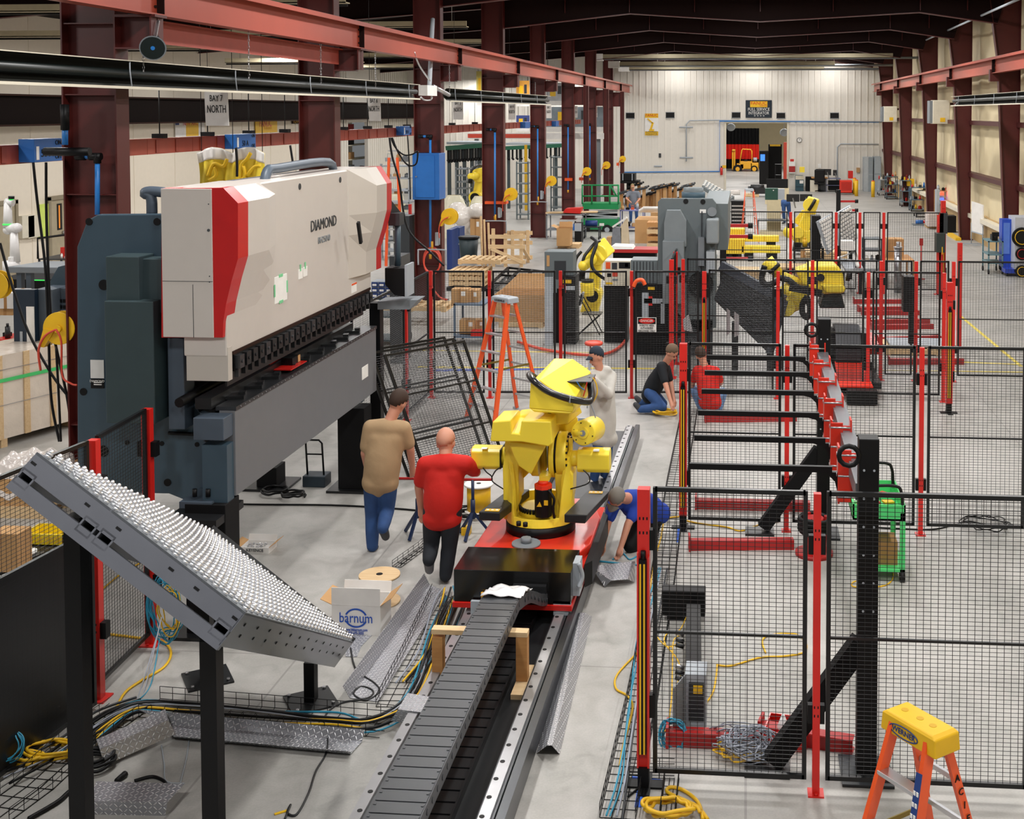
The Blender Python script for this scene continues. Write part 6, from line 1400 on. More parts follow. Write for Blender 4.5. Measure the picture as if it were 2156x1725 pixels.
bundle([(155, 1590), (215, 1530), (290, 1493), (400, 1498), (560, 1514), (700, 1524), (790, 1524), (880, 1462), (930, 1330), (960, 1260)], S1+[('black', .012), ('cyan', .007)], .2, 'in the tray crossing behind the ball table')
bundle([(860, 1440), (905, 1370), (940, 1270), (950, 1240)], [('cgrey', .008), ('cyel', .009), ('black', .01), ('cyan', .006), ('black', .011)], .18, 'bunched beside the cable chain')
bundle([(1290, 1725), (1312, 1640), (1335, 1500), (1362, 1340), (1392, 1200)], [('cyan', .007), ('cyan', .006), ('cgrey', .008), ('charcoal', .009)], .1, 'in the long tray by the nearest light curtain')
bundle([(0, 1640), (90, 1600), (160, 1560), (230, 1510), (300, 1480)], [('charcoal', .01), ('black', .011), ('cgrey', .006), ('black', .009)], .22, 'sweeping into the bottom left corner')
floor_cable([(1345, 1372), (1300, 1420), (1297, 1450), (1320, 1465), (1332, 1490), (1315, 1560), (1305, 1612)], .009, 'cyel', 'yellow cable curling beside the nearest light curtain post')
floor_cable([(1430, 1088), (1400, 1095), (1392, 1130), (1375, 1190), (1370, 1230), (1360, 1330)], .009, 'cyel', 'yellow cable running down the tray behind the nearest fence')
floor_cable([(1440, 1095), (1470, 1102), (1530, 1110), (1560, 1118), (1600, 1105), (1640, 1098)], .009, 'cyel', 'yellow cable from the second light curtain to the rack brace')
floor_cable([(205, 1250), (250, 1212), (300, 1183)], .008, 'cyel', 'yellow cable on the floor behind the left fence'); floor_cable([(180, 1332), (240, 1337), (310, 1346), (345, 1352), (360, 1375), (345, 1405), (295, 1435), (262, 1460), (240, 1500), (205, 1550)], .011, 'cyel', 'thick yellow cable looping under the left fence panel')
coil(P(105, 1590, z=.02), .17, 6, .011, 'cyel', 'coil of thick yellow cable in the bottom left corner', flat=.7, seed=2); coil(P(60, 1606, z=.01), .12, 2, .011, 'cyel', 'loose yellow loop left of the yellow coil', flat=.6, seed=5)
coil(P(25, 1575, z=.15), .09, 5, .005, 'cyan', 'small coil of light blue cable behind the foreground post', tilt=Mx.Rotation(1.0, 3, 'X'), seed=3)
coil(P(348, 1280, Y=10.0), .13, 10, .005, 'cyan', 'hanging coil of teal cable on the left fence', flat=1.9, tilt=Mx.Rotation(PI/2, 3, 'X'), seed=4, h=.01, jit=.35); coil(P(360, 1285, Y=9.98), .09, 4, .005, 'cyel', 'yellow strands in the hanging teal coil', flat=2., tilt=Mx.Rotation(PI/2, 3, 'X'), seed=8, h=.01, jit=.35)
for i, (m, pts) in enumerate((('cgrey', [(330, 1340), (318, 1390), (300, 1440), (280, 1490), (250, 1510)]), ('cyan', [(336, 1345), (332, 1400), (318, 1440), (290, 1475), (262, 1490)]), ('cgrey', [(340, 1300), (326, 1390), (305, 1450), (286, 1500)]))):
    cable([P(pts[0][0], pts[0][1], Y=9.9)]+gp(pts[2:], .01), .005, m, '%s strand trailing from the hanging coil to the tray' % ['pale grey', 'light blue', 'second pale grey'][i], 'cable')
coil(P(1418, 1548, z=.05), .085, 8, .006, 'cyan', 'coil of light blue cable hanging behind the nearest fence', flat=1.2, tilt=Mx.Rotation(1.2, 3, 'X'), seed=6, jit=.3)
for i in range(5): coil(P(1566+(i-2)*12, 1560+((i*37) % 20), z=.03+.02*i), .14, 7, .0045, 'cgrey', 'tangled pale grey cable pile behind the nearest fence, %s layer' % ['bottom', 'second', 'middle', 'upper', 'top'][i], flat=.75, tilt=Mx.Rotation(.5*(i-2), 3, 'X'), seed=10+i, jit=.6)
coil(P(1560, 1590, z=.02), .16, 4, .007, 'cyel', 'yellow cable tangled under the grey cable pile', flat=.6, seed=17, jit=.5)
coil(P(1410, 1712, z=.02), .16, 4, .013, 'cyel', 'thick yellow cord coil at the bottom edge', flat=.6, seed=20, jit=.3); floor_cable([(1480, 1725), (1470, 1690), (1440, 1665), (1412, 1658), (1405, 1668), (1440, 1685), (1470, 1700), (1490, 1725)], .013, 'cyel', 'thick yellow cord loop above the bottom coil')
coil(P(1400, 872, z=.02), .17, 6, .01, 'cyel', 'coil of yellow hose on the floor by the kneeling person', flat=.7, seed=21); 
floor_cable([(1508, 1400), (1540, 1402), (1600, 1385), (1650, 1382), (1690, 1375), (1698, 1358), (1685, 1340), (1660, 1334), (1620, 1338), (1605, 1350), (1612, 1375)], .008, 'cyel', 'yellow cable looping on the floor behind the nearest fence'); floor_cable([(1510, 1400), (1507, 1430), (1500, 1460), (1480, 1490)], .008, 'cyel', 'yellow cable running down to the grey enclosure')
floor_cable([(380, 1058), (520, 1062), (700, 1064), (830, 1071), (920, 1078), (1000, 1076), (1050, 1070)], .011, 'black', 'black cable stretched straight across the floor past the people'); 
coil(P(583, 1038, z=.01), .16, 2, .014, 'black', 'black cable loop on the floor below the press bed', flat=.9, seed=30); coil(P(620, 1047, z=.01), .14, 2, .013, 'black', 'second black cable loop beside the foot pedal', flat=.8, seed=31)
coil(P(1000, 1085, z=.01), .22, 5, .008, 'black', 'heap of thin black cable under the white spool', flat=.8, seed=33, jit=.4)
floor_cable([(738, 1365), (750, 1410), (790, 1440), (798, 1458), (770, 1475), (745, 1462), (760, 1446), (785, 1455), (775, 1470), (720, 1480), (690, 1500), (682, 1525), (690, 1560), (685, 1590), (665, 1625), (650, 1670), (625, 1715), (605, 1712), (612, 1695), (600, 1725)], .008, 'blackm', 'thin dark cable wandering from the ball table to the bottom edge')
floor_cable([(340, 1570), (346, 1610), (350, 1645), (388, 1650)], .005, 'lgrey', 'thin grey wire beside the large diamond plate'); floor_cable([(398, 1560), (392, 1600), (380, 1648)], .005, 'lgrey', 'second thin grey wire near the black post foot')
floor_cable([(283, 1645), (320, 1636), (345, 1645), (350, 1655)], .012, 'black', 'short thick black cable above the large diamond plate'); tag(MB().cyl(P(245, 1645, z=.02), P(264, 1630, z=.02), .018, .024, n=8).build('plug', 'black'), 'black round connector plug on the floor at lower left', 'connector')
coil(P(195, 1610, z=.02), .14, 4, .012, 'black', 'black cable loops between post and folded plate', flat=.9, seed=41)
floor_cable([(60, 1725), (120, 1690), (150, 1665), (190, 1650)], .016, 'black', 'thick black cable at the bottom left corner'); 
floor_cable([(1840, 1110), (1870, 1112), (1960, 1115), (2010, 1105), (2040, 1098), (2100, 1110), (2156, 1112)], .008, 'black', 'black cord crossing the floor right of the green cart'); coil(P(2080, 1108, z=.01), .25, 3, .007, 'black', 'loose black cord loops by the right edge', flat=.9, seed=44, jit=.4)
floor_cable([(1322, 1678), (1345, 1660), (1362, 1650)], .008, 'black', 'short black lead at the foot of the nearest light curtain'); 
floor_cable([(1090, 720), (1150, 737), (1240, 748), (1290, 740), (1318, 715), (1325, 690)], .03, 'cred', 'thick red hose sagging across the floor behind the ladder', z=.05, name='hose', cat='hose')
t = thing('stool', 'round red rimmed stool behind the cap of the hoodie man', 'stool', P(1250, 760, z=0)); c = P(1250, 723, Y=19)
MB().tube([c+V((.12*math.cos(a*PI/10), .12*math.sin(a*PI/10), 0)) for a in range(20)], .03, 6, closed=True).build('rim', 'cred', t); MB().cyl(c-Z*.01, c+Z*.015, .11, n=20).build('seat', 'cred', t)
for a in (.8, 2.4, 3.9, 5.5): MB().cyl(c+V((.07*math.cos(a), .07*math.sin(a), 0)), V((c.x+.13*math.cos(a), c.y+.13*math.sin(a), 0)), .01, n=6).build('leg', 'lgrey', t)
floor_cable([(1290, 1178), (1310, 1165), (1325, 1178), (1340, 1172)], .008, 'cyan', 'teal cable bundle at the hands of the bending person'); floor_cable([(1245, 1180), (1300, 1186), (1345, 1190)], .009, 'cyan', 'teal cable lying above the small bent plate')
# blue tape marks
for i, (a, c, w_, s) in enumerate((((1390, 1645), (1330, 1638), .04, 'beside the nearest light curtain foot'), ((1343, 1700), (1350, 1652), .045, 'in front of the nearest light curtain'), ((1430, 1108), (1428, 1142), .035, 'at the second light curtain'))):
    tag(MB().bar(P(a[0], a[1], z=.002), P(c[0], c[1], z=.002), w_, .003).build('floor_tape', 'tapeblue'), 'strip of blue tape on the floor, '+s, 'tape')
tag(MB().bar(P(605, 1707, z=.004), P(578, 1715, z=.004), .02, .006).build('zip_strip', 'cyel'), 'short yellow strip on the floor at the bottom', 'strip')
# ---------------------------------------------------------------- control column lying behind the nearest fence
p = P(1460, 1440, z=0); t = thing('terminal_column', 'black terminal column with connectors behind the nearest fence', 'electrical column', (-.35, 9.6, 0))
a, c = P(1393, 1285, z=.1), P(1485, 1285, z=.1)
MB().box(a.x, a.y, .05, c.x, a.y+.16, .28).build('head_box', 'black', t, bev=.006); MB().box(a.x+.05, a.y+.01, 0.0, c.x-.05, a.y+.12, .05).build('head_foot', 'matte', t)
s0, e0 = P(1460, 1445, z=.15), P(1460, 1288, z=.15); MB().bar(s0, e0, .13, .14).build('column', 'black', t, bev=.005)
for k, (v, nm) in enumerate(((1338, 'connector'), (1352, 'connector'), (1363, 'connector'), (1408, 'connector'), (1420, 'connector'), (1432, 'connector'))):
    q0 = P(1440, v, z=.16); MB().cyl(q0, q0+V((-.07, 0, .02)), .02, n=8).build(nm, 'blackm' if k % 3 else 'steel', t)
for k, pts in enumerate(([(1434, 1338), (1418, 1350), (1416, 1400), (1414, 1470), (1408, 1520)], [(1434, 1352), (1405, 1362), (1378, 1335)], [(1434, 1410), (1424, 1385), (1400, 1355), (1404, 1335), (1430, 1328), (1445, 1300)], [(1434, 1420), (1420, 1460), (1424, 1500), (1400, 1540)])):
    cable(gp(pts, .12), .006, 'cyel', 'yellow cable from the black terminal column, %s' % ['running down to the blue coil', 'running left to the post', 'looping upward', 'lowest one'][k])
t = thing('grey_enclosure', 'open grey electrical enclosure at the end of the black column', 'electrical box', P(1460, 1540, z=0))
a, c = P(1430, 1540, z=0), P(1487, 1540, z=0); y0 = a.y
MB().box(a.x+.04, y0+.05, .0, c.x, y0+.28, .42).build('casing', 'lgrey', t, bev=.006); MB().box(a.x+.07, y0+.04, .06, c.x-.02, y0+.05, .36).build('interior', 'charcoal', t); MB().prism([(a.x+.04, y0+.05, .02), (a.x+.04, y0+.05, .42), (a.x-.04, y0-.14, .40), (a.x-.04, y0-.14, .0)], (.01, 0, 0)).build('door', 'grey', t); MB().box(c.x-.1, y0+.03, .28, c.x-.03, y0+.04, .34).build('label', 'cyel', t)
t = thing('red_bin', 'open red plastic bin with a clear bag behind the near red post', 'bin', P(1650, 1560, z=0))
a, c = P(1608, 1572, z=0), P(1695, 1585, z=0); b = MB(); n = (c-a).normalized().cross(Z)*-1; h = .12
for u, v_ in ((a, c), (c, c+n*.28), (c+n*.28, a+n*.28), (a+n*.28, a)): b.bar(u+Z*h/2, v_+Z*h/2, .01, h)
b.bar((a+a+n*.28)/2+Z*.01, (c+c+n*.28)/2+Z*.01, .28, .01); b.build('tub', 'red', t); q0 = (a*.6+c*.4)+n*.12
MB().cyl(q0+Z*.02, q0+Z*.2, .08, .01, n=9).build('clear_bag', mat('dcdcdc', .2, spec=.8), t)
# ---------------------------------------------------------------- green cart
p = P(1846, 1235, z=0); x0, x1 = p.x-.12, P(1912, 1235, Y=p.y).x-.0; 
t = thing('utility_cart', 'bright green open utility cart with black handles, half hidden by the rack upright', 'cart', (1.45, p.y+.3, 0))
y0, y1 = p.y+.12, p.y+.95; xa, xb = P(1775, 1100, Y=p.y+.7).x, P(1906, 1225, Y=p.y+.1).x
xa = xb-.52
MB().box(xa, y0, .62, xb, y1, .64).build('top_tray', 'lgreen', t)
b = MB(); b.box(xa, y0, .62, xb, y0+.015, .78).box(xa, y1-.015, .62, xb, y1, .78).box(xa, y0, .62, xa+.015, y1, .78).box(xb-.015, y0, .62, xb, y1, .78); b.build('tray_rim', 'lgreen', t)
MB().box(xb-.32, y0, .1, xb, y1, .13).build('bottom_shelf', 'lgreen', t)
for x, y in ((xb-.05, y0), (xb-.05, y1-.05), (xb-.36, y0), (xb-.36, y1-.05)): MB().box(x, y, .1, x+.05, y+.05, .7).build('leg', 'lgreen', t); MB().cyl((x+.0, y+.03, .05), (x+.05, y+.03, .05), .055, n=14).build('caster', 'black', t)
for y in (y0+.02, y1-.02): MB().tube(cr([(xb-.5, y, .95), (xb-.12, y, .97), (xb-.04, y, .9), (xb-.03, y, .72)]), .016, 8).build('handle', 'black', t)
tag(MB().box(xb-.28, y0+.12, .13, xb-.06, y0+.42, .36).build('carton', 'card2'), 'brown carton on the lower shelf of the green cart', 'box')
rd = random.Random(9); b = MB()
for i in range(26): b.cb((xa+.06+rd.random()*.4, y0+.08+rd.random()*.7, .655+rd.random()*.03), (.05+rd.random()*.08, .04+rd.random()*.06, .02), Mx.Rotation(rd.random()*3, 3, 'Z')); b.m = rd.randrange(4)
tag(b.build('small_parts_heap', ['paper', 'alu', 'cyel', 'cred']), 'jumble of bagged small parts in the green cart tray', 'parts', kind='stuff')
floor_cable([(1880, 1200), (1878, 1222), (1855, 1235), (1800, 1236), (1794, 1228), (1802, 1224)], .007, 'cyel', 'yellow cable hanging from the green cart to the floor')
# ---------------------------------------------------------------- left edge: wrapped crate, pallet, table
t = thing('wrapped_crate', 'long timber crate wrapped in plastic with a green strap, at the left edge', 'crate', (-7.2, 12, 0))
a, c = P(0, 742, z=1.35), P(150, 712, z=1.35)
A0, A1 = V((a.x-.8, a.y-1.2, 0)), V((c.x+.0, c.y+.0, 0)); a2 = P(0, 960, z=.1); d = (c-a).normalized(); n = V((-d.y, d.x, 0))
zt = 1.3; B0, B1 = a-d*1.5, c+d*.4
B0.z = B1.z = 0
MB().prism([B0+Z*.12, B1+Z*.12, B1+n*1.0+Z*.12, B0+n*1.0+Z*.12], (0, 0, zt-.12)).build('wrapped_body', mat('e3d6c6', .22, var=.15, scale=3, bump=.5, bscale=9, coat=.7), t)
b = MB(); 
for k in range(7): q0 = B0.lerp(B1, .06+k*.14); b.bar(q0+Z*.12-n*.01, q0+Z*zt-n*.01, .09, .02, up=n)
b.build('timber_post', 'pine', t)
for z, m, w_ in ((.95, 'lgreen', .05), (1.1, 'steel', .008), (.6, 'steel', .008)): MB().bar(B0+Z*z-n*.024, B1+Z*(z)-n*.024, .004, w_).build('strap', m, t)
for k in range(3): q0 = B0.lerp(B1, .1+k*.4); MB().bar(q0+Z*.06, q0+n*1.0+Z*.06, .1, .12).build('skid', 'pine', t)
p = P(30, 1092, z=0); t = thing('wrapped_pallet', 'low pallet load wrapped in clear film behind the left fence', 'pallet load', p)
def bag(u, v): 
    x, y = u*2-1, v*2-1; r_ = max(0, 1-(abs(x)**5+abs(y)**5)*.9); return V((p.x-.45+u*.8, p.y+.0+v*.9, .15+.42*min(1, r_*2)+.03*math.sin(u*23+v*9)+.02*math.sin(v*31)))
MB().grid(bag, 18, 18).build('film_wrap', mat('dbd2cb', .25, var=.15, scale=8, bump=.6, bscale=10), t); MB().box(p.x-.44, p.y+.01, .14, p.x+.34, p.y+.88, .45).build('load', 'card', t)
for k in range(3): MB().box(p.x-.5, p.y+k*.4, 0, p.x+.4, p.y+.1+k*.4, .1).build('skid', 'pine', t)
MB().box(p.x-.5, p.y, .1, p.x+.4, p.y+.9, .14).build('deck', 'pine', t)
t = thing('work_table', 'black work table behind the left foreground fence', 'table', (-6.1, 8.6, 0)); a, c = P(0, 1212, z=.9), P(143, 1150, z=.9)
MB().prism([(a.x-.6, a.y-.2, .86), (c.x-.35, a.y-.3, .86), (c.x, c.y+.25, .86), (a.x-.6, c.y+.35, .86)], (0, 0, .04)).build('table_top', 'blackm', t)
for x, y in ((a.x-.5, a.y), (c.x-.45, a.y-.1), (c.x-.1, c.y+.1), (a.x-.5, c.y+.2)): MB().box(x, y, 0, x+.06, y+.06, .86).build('leg', 'black', t)
def crate_(px0, py0, px1, py1, z, m, label, d=.28, h=.1):
    a, c = P(px0, py1, z=z), P(px1, py1, z=z); t = thing('plastic_crate', label, 'crate', a); x0, x1, y0, y1 = a.x, c.x, a.y, a.y+d; b = MB()
    b.box(x0, y0, z, x1, y1, z+.01); b.box(x0, y0, z, x1, y0+.01, z+h).box(x0, y1-.01, z, x1, y1, z+h).box(x0, y0, z, x0+.01, y1, z+h).box(x1-.01, y0, z, x1, y1, z+h).build('tub', m, t)
    b = MB(); 
    for i in range(14): xx = x0+(x1-x0)*(i+.5)/14; b.box(xx, y0-.002, z+.02, xx+.008, y0, z+h-.02)
    b.build('slots', 'amber', t)
crate_(45, 1115, 138, 1148, .9, mat('efd31e', .4), 'yellow plastic basket on the black table at left')
a = P(4, 1205, z=.9); tag(MB().box(a.x-.1, a.y, .9, a.x+.14, a.y+.2, 1.22).build('carton', 'card'), 'brown carton on the black table at the left edge', 'box')
a = P(57, 1165, z=.9); tag(MB().cyl(a, a+Z*.02, .08, n=20).build('scrap_dish', 'paper'), 'white dish of scraps in front of the yellow basket', 'dish')
# ================================================================ placement helper: floor point from base pixel, sizes from the same depth
def fr_(px0, px1, pt, pb, z=0., Y=None):
    a = P((px0+px1)/2, pb, z=z) if Y is None else P((px0+px1)/2, pb, Y=Y); Y = a.y; z0 = a.z
    if Y > 72.2 and z0 <= z+.001 and z == 0: Y = 72.2
    return P(px0, pb, Y=Y).x, P(px1, pb, Y=Y).x, Y, z0, P(px0, pt, Y=Y).z
def bx(px0, px1, pt, pb, d, m, name, label, cat, z=0., Y=None, group=None, bev=0, parts=()):
    x0, x1, y, z0, z1 = fr_(px0, px1, pt, pb, z, Y)
    if Y is not None and name in ('machine_cabinet', 'gas_rack', 'dark_cabinet', 'mesh_cabinet', 'cabinet_door', 'machine_housing', 'vented_cabinet', 'machine_box', 'partition', 'screen_stand'): z0 = 0.
    if parts or bev:
        t = thing(name, label, cat, ((x0+x1)/2, y, z0), group); bd_ = MB().box(x0, y, z0, x1, y+d, z1).build('body', m, t, bev=bev)
        for (u0, v0, u1, v1, pm, pn) in parts: MB().box(x0+(x1-x0)*u0, y-.012, z1+(z0-z1)*v1, x0+(x1-x0)*u1, y, z1+(z0-z1)*v0).build(pn, pm, bd_)
        return t
    return tag(MB().box(x0, y, z0, x1, y+d, z1).build(name, m), label, cat, group)
def cart(px0, px1, pt, pb, d, m, label, shelves=(1, .15), wheels=.06, name='shop_cart', cat='cart', group=None):
    x0, x1, y, z0, z1 = fr_(px0, px1, pt, pb); t = thing(name, label, cat, ((x0+x1)/2, y, 0), group)
    for s_ in shelves: z = z1*s_; MB().box(x0, y, z-.03, x1, y+d, z).build('shelf', m, t)
    for x in (x0, x1-.04):
        for yy in (y, y+d-.04):
            l_ = MB().box(x, yy, wheels*2 if wheels else 0, x+.04, yy+.04, z1).build('leg', m, t)
            if wheels: MB().cyl((x, yy+.02, wheels), (x+.04, yy+.02, wheels), wheels, n=12).build('caster', 'black', l_)
    return t, (x0, x1, y, z1)
def clutter(x0, x1, y0, y1, z, n, mats_, label, seed=1, s=.1, name='clutter_item', hmax=.12):
    cn = {'offw': 'cream', 'lgrey': 'light grey', 'card': 'brown', 'card2': 'tan', 'blackm': 'dark', 'cyel': 'yellow', 'dred': 'dark red', 'mgrey': 'slate', 'paper': 'paper white', 'cred': 'coral'}
    rd = random.Random(seed); words = ['leftmost', 'second', 'third', 'fourth', 'fifth', 'sixth', 'seventh', 'rightmost']
    for i in range(n):
        x = x0+(x1-x0)*(i+.5)/n; y = y0+(y1-y0)*(.25+.5*rd.random()); w_ = min(s, (x1-x0)/n*.8)*(.7+.5*rd.random()); h = hmax*(.4+.6*rd.random()); m = mats_[i % len(mats_)]
        b = MB()
        k = (i+seed) % 3
        if k == 0: b.cyl((x, y, z), (x, y, z+h*.8), w_*.4, w_*.36, n=12).cyl((x, y, z+h*.8), (x, y, z+h), w_*.2, n=10); nm = 'canister'
        elif k == 1: b.cb((x, y, z+h*.3), (w_, w_*.8, h*.6), Mx.Rotation(rd.random(), 3, 'Z')).cb((x, y, z+h*.65), (w_*.6, w_*.5, h*.12)); nm = 'parts_box'
        else: b.cb((x, y, z+h*.25), (w_, w_*.7, h*.5)).tube([(x-w_*.3, y, z+h*.5), (x-w_*.25, y, z+h), (x+w_*.25, y, z+h), (x+w_*.3, y, z+h*.5)], .01, 5); nm = 'toolbox'
        tag(b.build(nm, m), '%s %s %s, %s' % (cn.get(m, m), nm.replace('_', ' '), label, words[i % 8]), 'box' if k else 'can')
# ---------------------------------------------------------------- generic yellow robot arm
def robot(base, pts, label, s=1., base_m='charcoal', m='yellow', big=1.0):
    """pts: world joints shoulder, elbow, wrist, flange"""
    t = thing('industrial_robot', label, 'robot', base); c = V(base); sh, el, wr, fl = [V(p) for p in pts]
    MB().cyl(c, c+Z*.12*s, .26*s, n=20).box(c.x-.28*s, c.y-.28*s, c.z, c.x+.28*s, c.y+.28*s, c.z+.05*s).build('base', base_m, t)
    MB().cyl(c+Z*.12*s, c+Z*(.3*s), .25*s, .2*s, n=20).build('turret', m, t, bev=.01)
    MB().bar(c+Z*.25*s, sh, .28*s, .34*s).build('shoulder_casting', m, t, bev=.03)
    d = (sh-c); sd = V((1, 0, 0)) if abs((el-sh).x) < abs((el-sh).y)+.01 else V((0, 1, 0))
    MB().cyl(sh-sd*.22*s, sh+sd*.22*s, .17*s, n=22).build('shoulder_joint', m, t, bev=.01); MB().cyl(sh+sd*.2*s, sh+sd*.24*s, .12*s, n=18).cyl(sh-sd*.24*s, sh-sd*.2*s, .12*s, n=18).build('joint_seal', 'black', t)
    MB().bar(sh+sd*.02, el+sd*.02, .16*s*big, .24*s*big, up=sd).build('lower_arm', m, t, bev=.03)
    MB().cyl(el-sd*.18*s, el+sd*.18*s, .15*s*big, n=20).build('elbow_joint', m, t, bev=.01)
    back = el-(wr-el).normalized()*.28*s
    MB().bar(back, el.lerp(wr, .35), .26*s*big, .26*s*big, up=sd).build('upper_housing', m, t, bev=.03)
    for k in (-.08, .08): MB().cyl(back+sd*k*s-(wr-el).normalized()*.1*s, back+sd*k*s, .06*s, n=12).build('axis_motor', 'black', t)
    MB().cyl(el, wr, .1*s*big, .075*s*big, n=18).build('forearm', m, t)
    MB().sph(wr, .1*s, 14, 10).build('wrist', m, t); MB().cyl(wr, fl, .06*s, n=14).build('flange', 'black', t)
    MB().tube(cr([back+Z*.1*s, el+Z*.25*s-sd*.1*s, el.lerp(wr, .5)+Z*.22*s-sd*.12*s, wr+Z*.12*s, fl]), .03*s, 8).build('dress_hose', 'blackm', t)
    return t
# upright robot behind the danger sign row
p = P(1248, 655, z=0); Y = p.y; r_ = lambda x, y, d=0: P(x, y, Y=Y+d)
robot(r_(1240, 690), [r_(1250, 620), r_(1258, 535), r_(1228, 560, -.5), r_(1224, 592, -.5)], 'upright yellow robot with black hoses between dark cabinets', 1.2, big=1.35)
t = thing('tool_changer', 'yellow round gripper motor hanging at the front of the upright robot', 'gripper', r_(1237, 610, -.8)); a = r_(1237, 608, -.7)
MB().cyl(a+Z*.14, a-Z*.16, .17, .15, n=22).build('drum', 'yellow', t, bev=.02); MB().cyl(a+Z*.16, a+Z*.22, .14, n=22).build('ring', 'blackm', t); MB().cyl(a+V((0, -.16, 0)), a+V((0, -.2, 0)), .09, n=18).build('face_cap', 'yellow', t)
cable([r_(1224, 530, -.2), r_(1213, 545, -.3), r_(1211, 570, -.4), r_(1216, 590, -.5)], .035, 'black', 'thick black hose on the left of the upright robot', name='hose', cat='hose')
cable([r_(1245, 500, -.1), r_(1256, 512, -.4), r_(1246, 545, -.7), r_(1248, 565, -.8), r_(1262, 580, -.8), r_(1278, 590, -.6)], .04, 'black', 'thick black hose arching over the upright robot', name='hose', cat='hose')
# dark cabinets of the back row
bx(1147, 1207, 530, 722, .5, 'mgrey', 'control_cabinet', 'dark grey cabinet standing left of the upright robot', 'cabinet', bev=.01, parts=((.0, .45, 1, 1, 'black', 'lower_front'), (.35, .1, .75, .3, 'charcoal', 'vent'), (.08, .04, .18, .16, 'card', 'hang_tag')))
bx(1147, 1164, 584, 706, .04, 'lgrey', 'cabinet_door', 'open pale steel door in front of the dark grey cabinet', 'door', Y=P(1180, 722, z=0).y-.35)
bx(1183, 1212, 582, 716, .5, 'black', 'mesh_cabinet', 'black slatted cabinet with valve unit left of the upright robot', 'cabinet', Y=P(1180, 722, z=0).y-.15, parts=((.1, .05, .7, .1, 'cyel', 'label'), (.1, .12, .3, .24, 'red', 'valve'), (.3, .14, .95, .2, 'lgrey', 'filter')))
bx(1272, 1320, 601, 722, .5, 'black', 'stand', 'black steel stand under the cream robot controller', 'stand')
bx(1273, 1328, 549, 602, .45, 'offw', 'robot_controller', 'cream robot controller with switches on the black stand', 'controller', Y=P(1296, 722, z=0).y-.06, bev=.006, parts=((.05, .06, .22, .32, 'orange', 'warning_label'), (.28, .08, .48, .34, 'charcoal', 'fan'), (.55, .06, .98, .3, 'black', 'switch_panel'), (.78, .1, .9, .24, 'red', 'rotary_switch'), (.1, .5, .25, .64, 'black', 'socket'), (.3, .46, .5, .62, 'cred', 'label'), (.3, .72, .5, .8, 'grey', 'nameplate'), (.05, .86, .3, .95, 'cyel', 'label')))
bx(1328, 1384, 548, 600, .6, 'mgrey', 'control_cabinet', 'green-grey ribbed cabinet right of the cream controller', 'cabinet', Y=P(1370, 748, z=0).y+.1, parts=tuple((.1+.12*i, .05, .13+.12*i, .95, 'charcoal', 'rib') for i in range(7)))
bx(1332, 1412, 598, 748, .4, 'matte', 'mesh_cabinet', 'large black slatted cabinet behind the danger sign', 'cabinet', parts=((.25, .12, .42, .5, 'lgrey', 'filter'), (.3, .2, .9, .27, 'lgrey', 'manifold'), (.42, .17, .52, .3, 'red', 'valve'), (.4, .04, .58, .08, 'cyel', 'label'), (.74, .25, .84, .55, 'lgrey', 'filter')))
cable([P(1334, 604, Y=19.4), P(1340, 592, Y=19.4), P(1352, 590, Y=19.4), P(1358, 600, Y=19.4)], .035, 'orange', 'short orange hose hooked over the black cabinet', name='hose', cat='hose')
# folding chair
t = thing('folding_chair', 'black folding chair in front of the upright robot', 'chair', P(1245, 718, z=0)); p = P(1245, 705, z=0); q0 = lambda x, y, z: p+V((x, y, z))
MB().box(p.x-.18, p.y-.15, .44, p.x+.22, p.y+.22, .46).build('seat', 'blackm', t); MB().cb(q0(-.22, .1, .75), (.04, .36, .24), Mx.Rotation(.2, 3, 'Y')).build('backrest', 'blackm', t)
for y in (-.15, .22): MB().tube([q0(-.24, y, .85), q0(.2, y, .02)], .012, 6).build('leg', 'black', t); MB().tube([q0(.2, y, .44), q0(-.25, y, .02)], .012, 6).build('leg', 'black', t)
# ---------------------------------------------------------------- second press brake (grey)
t = thing('press_brake', 'large plain grey press brake in the second cell', 'press brake', P(1450, 700, z=0)); Y = 23.2; r_ = lambda x, y, d=0: P(x, y, Y=Y+d)
MB().prism([r_(x, y) for x, y in ((1385, 425), (1392, 418), (1500, 418), (1508, 428), (1508, 690), (1470, 700), (1385, 620))], (0, .12, 0)).build('side_frame', 'mgrey', t, bev=.01)
MB().prism([r_(x, y, 4) for x, y in ((1385, 425), (1392, 418), (1500, 418), (1508, 428), (1508, 690), (1470, 700), (1385, 620))], (0, .12, 0)).build('side_frame', 'mgrey', t)
MB().prism([r_(1398, 470, -.3), r_(1403, 443, -.3), r_(1432, 443, -.3), r_(1445, 465, -.3), r_(1445, 520, -.3), r_(1398, 520, -.3)], (0, .3, 0)).build('cylinder_cover', mat('7a8286', .5), t, bev=.01)
a, c = r_(1395, 508, -.4), r_(1440, 640, -.4); MB().box(a.x, a.y, c.z, c.x, a.y+.4, a.z).build('oil_tank', mat('7a8286', .5), t, bev=.01)
a, c = r_(1487, 462, -.4), r_(1513, 514, -.4); MB().box(a.x, a.y, c.z, c.x, a.y+.5, a.z).build('motor_box', mat('868e92', .5), t, bev=.03); MB().cyl(r_(1499, 446, -.1), r_(1499, 446, -.02), .09, n=20).build('gauge', 'grey', t)
a, c = r_(1470, 500, -.15), r_(1483, 560, -.15); MB().box(a.x, a.y, c.z, c.x, a.y+.15, a.z).build('guide_box', 'grey', t)
a, c = r_(1487, 530, -.3), r_(1505, 575, -.3); MB().box(a.x, a.y, c.z, c.x, a.y+.3, a.z).build('junction_box', 'lgrey', t)
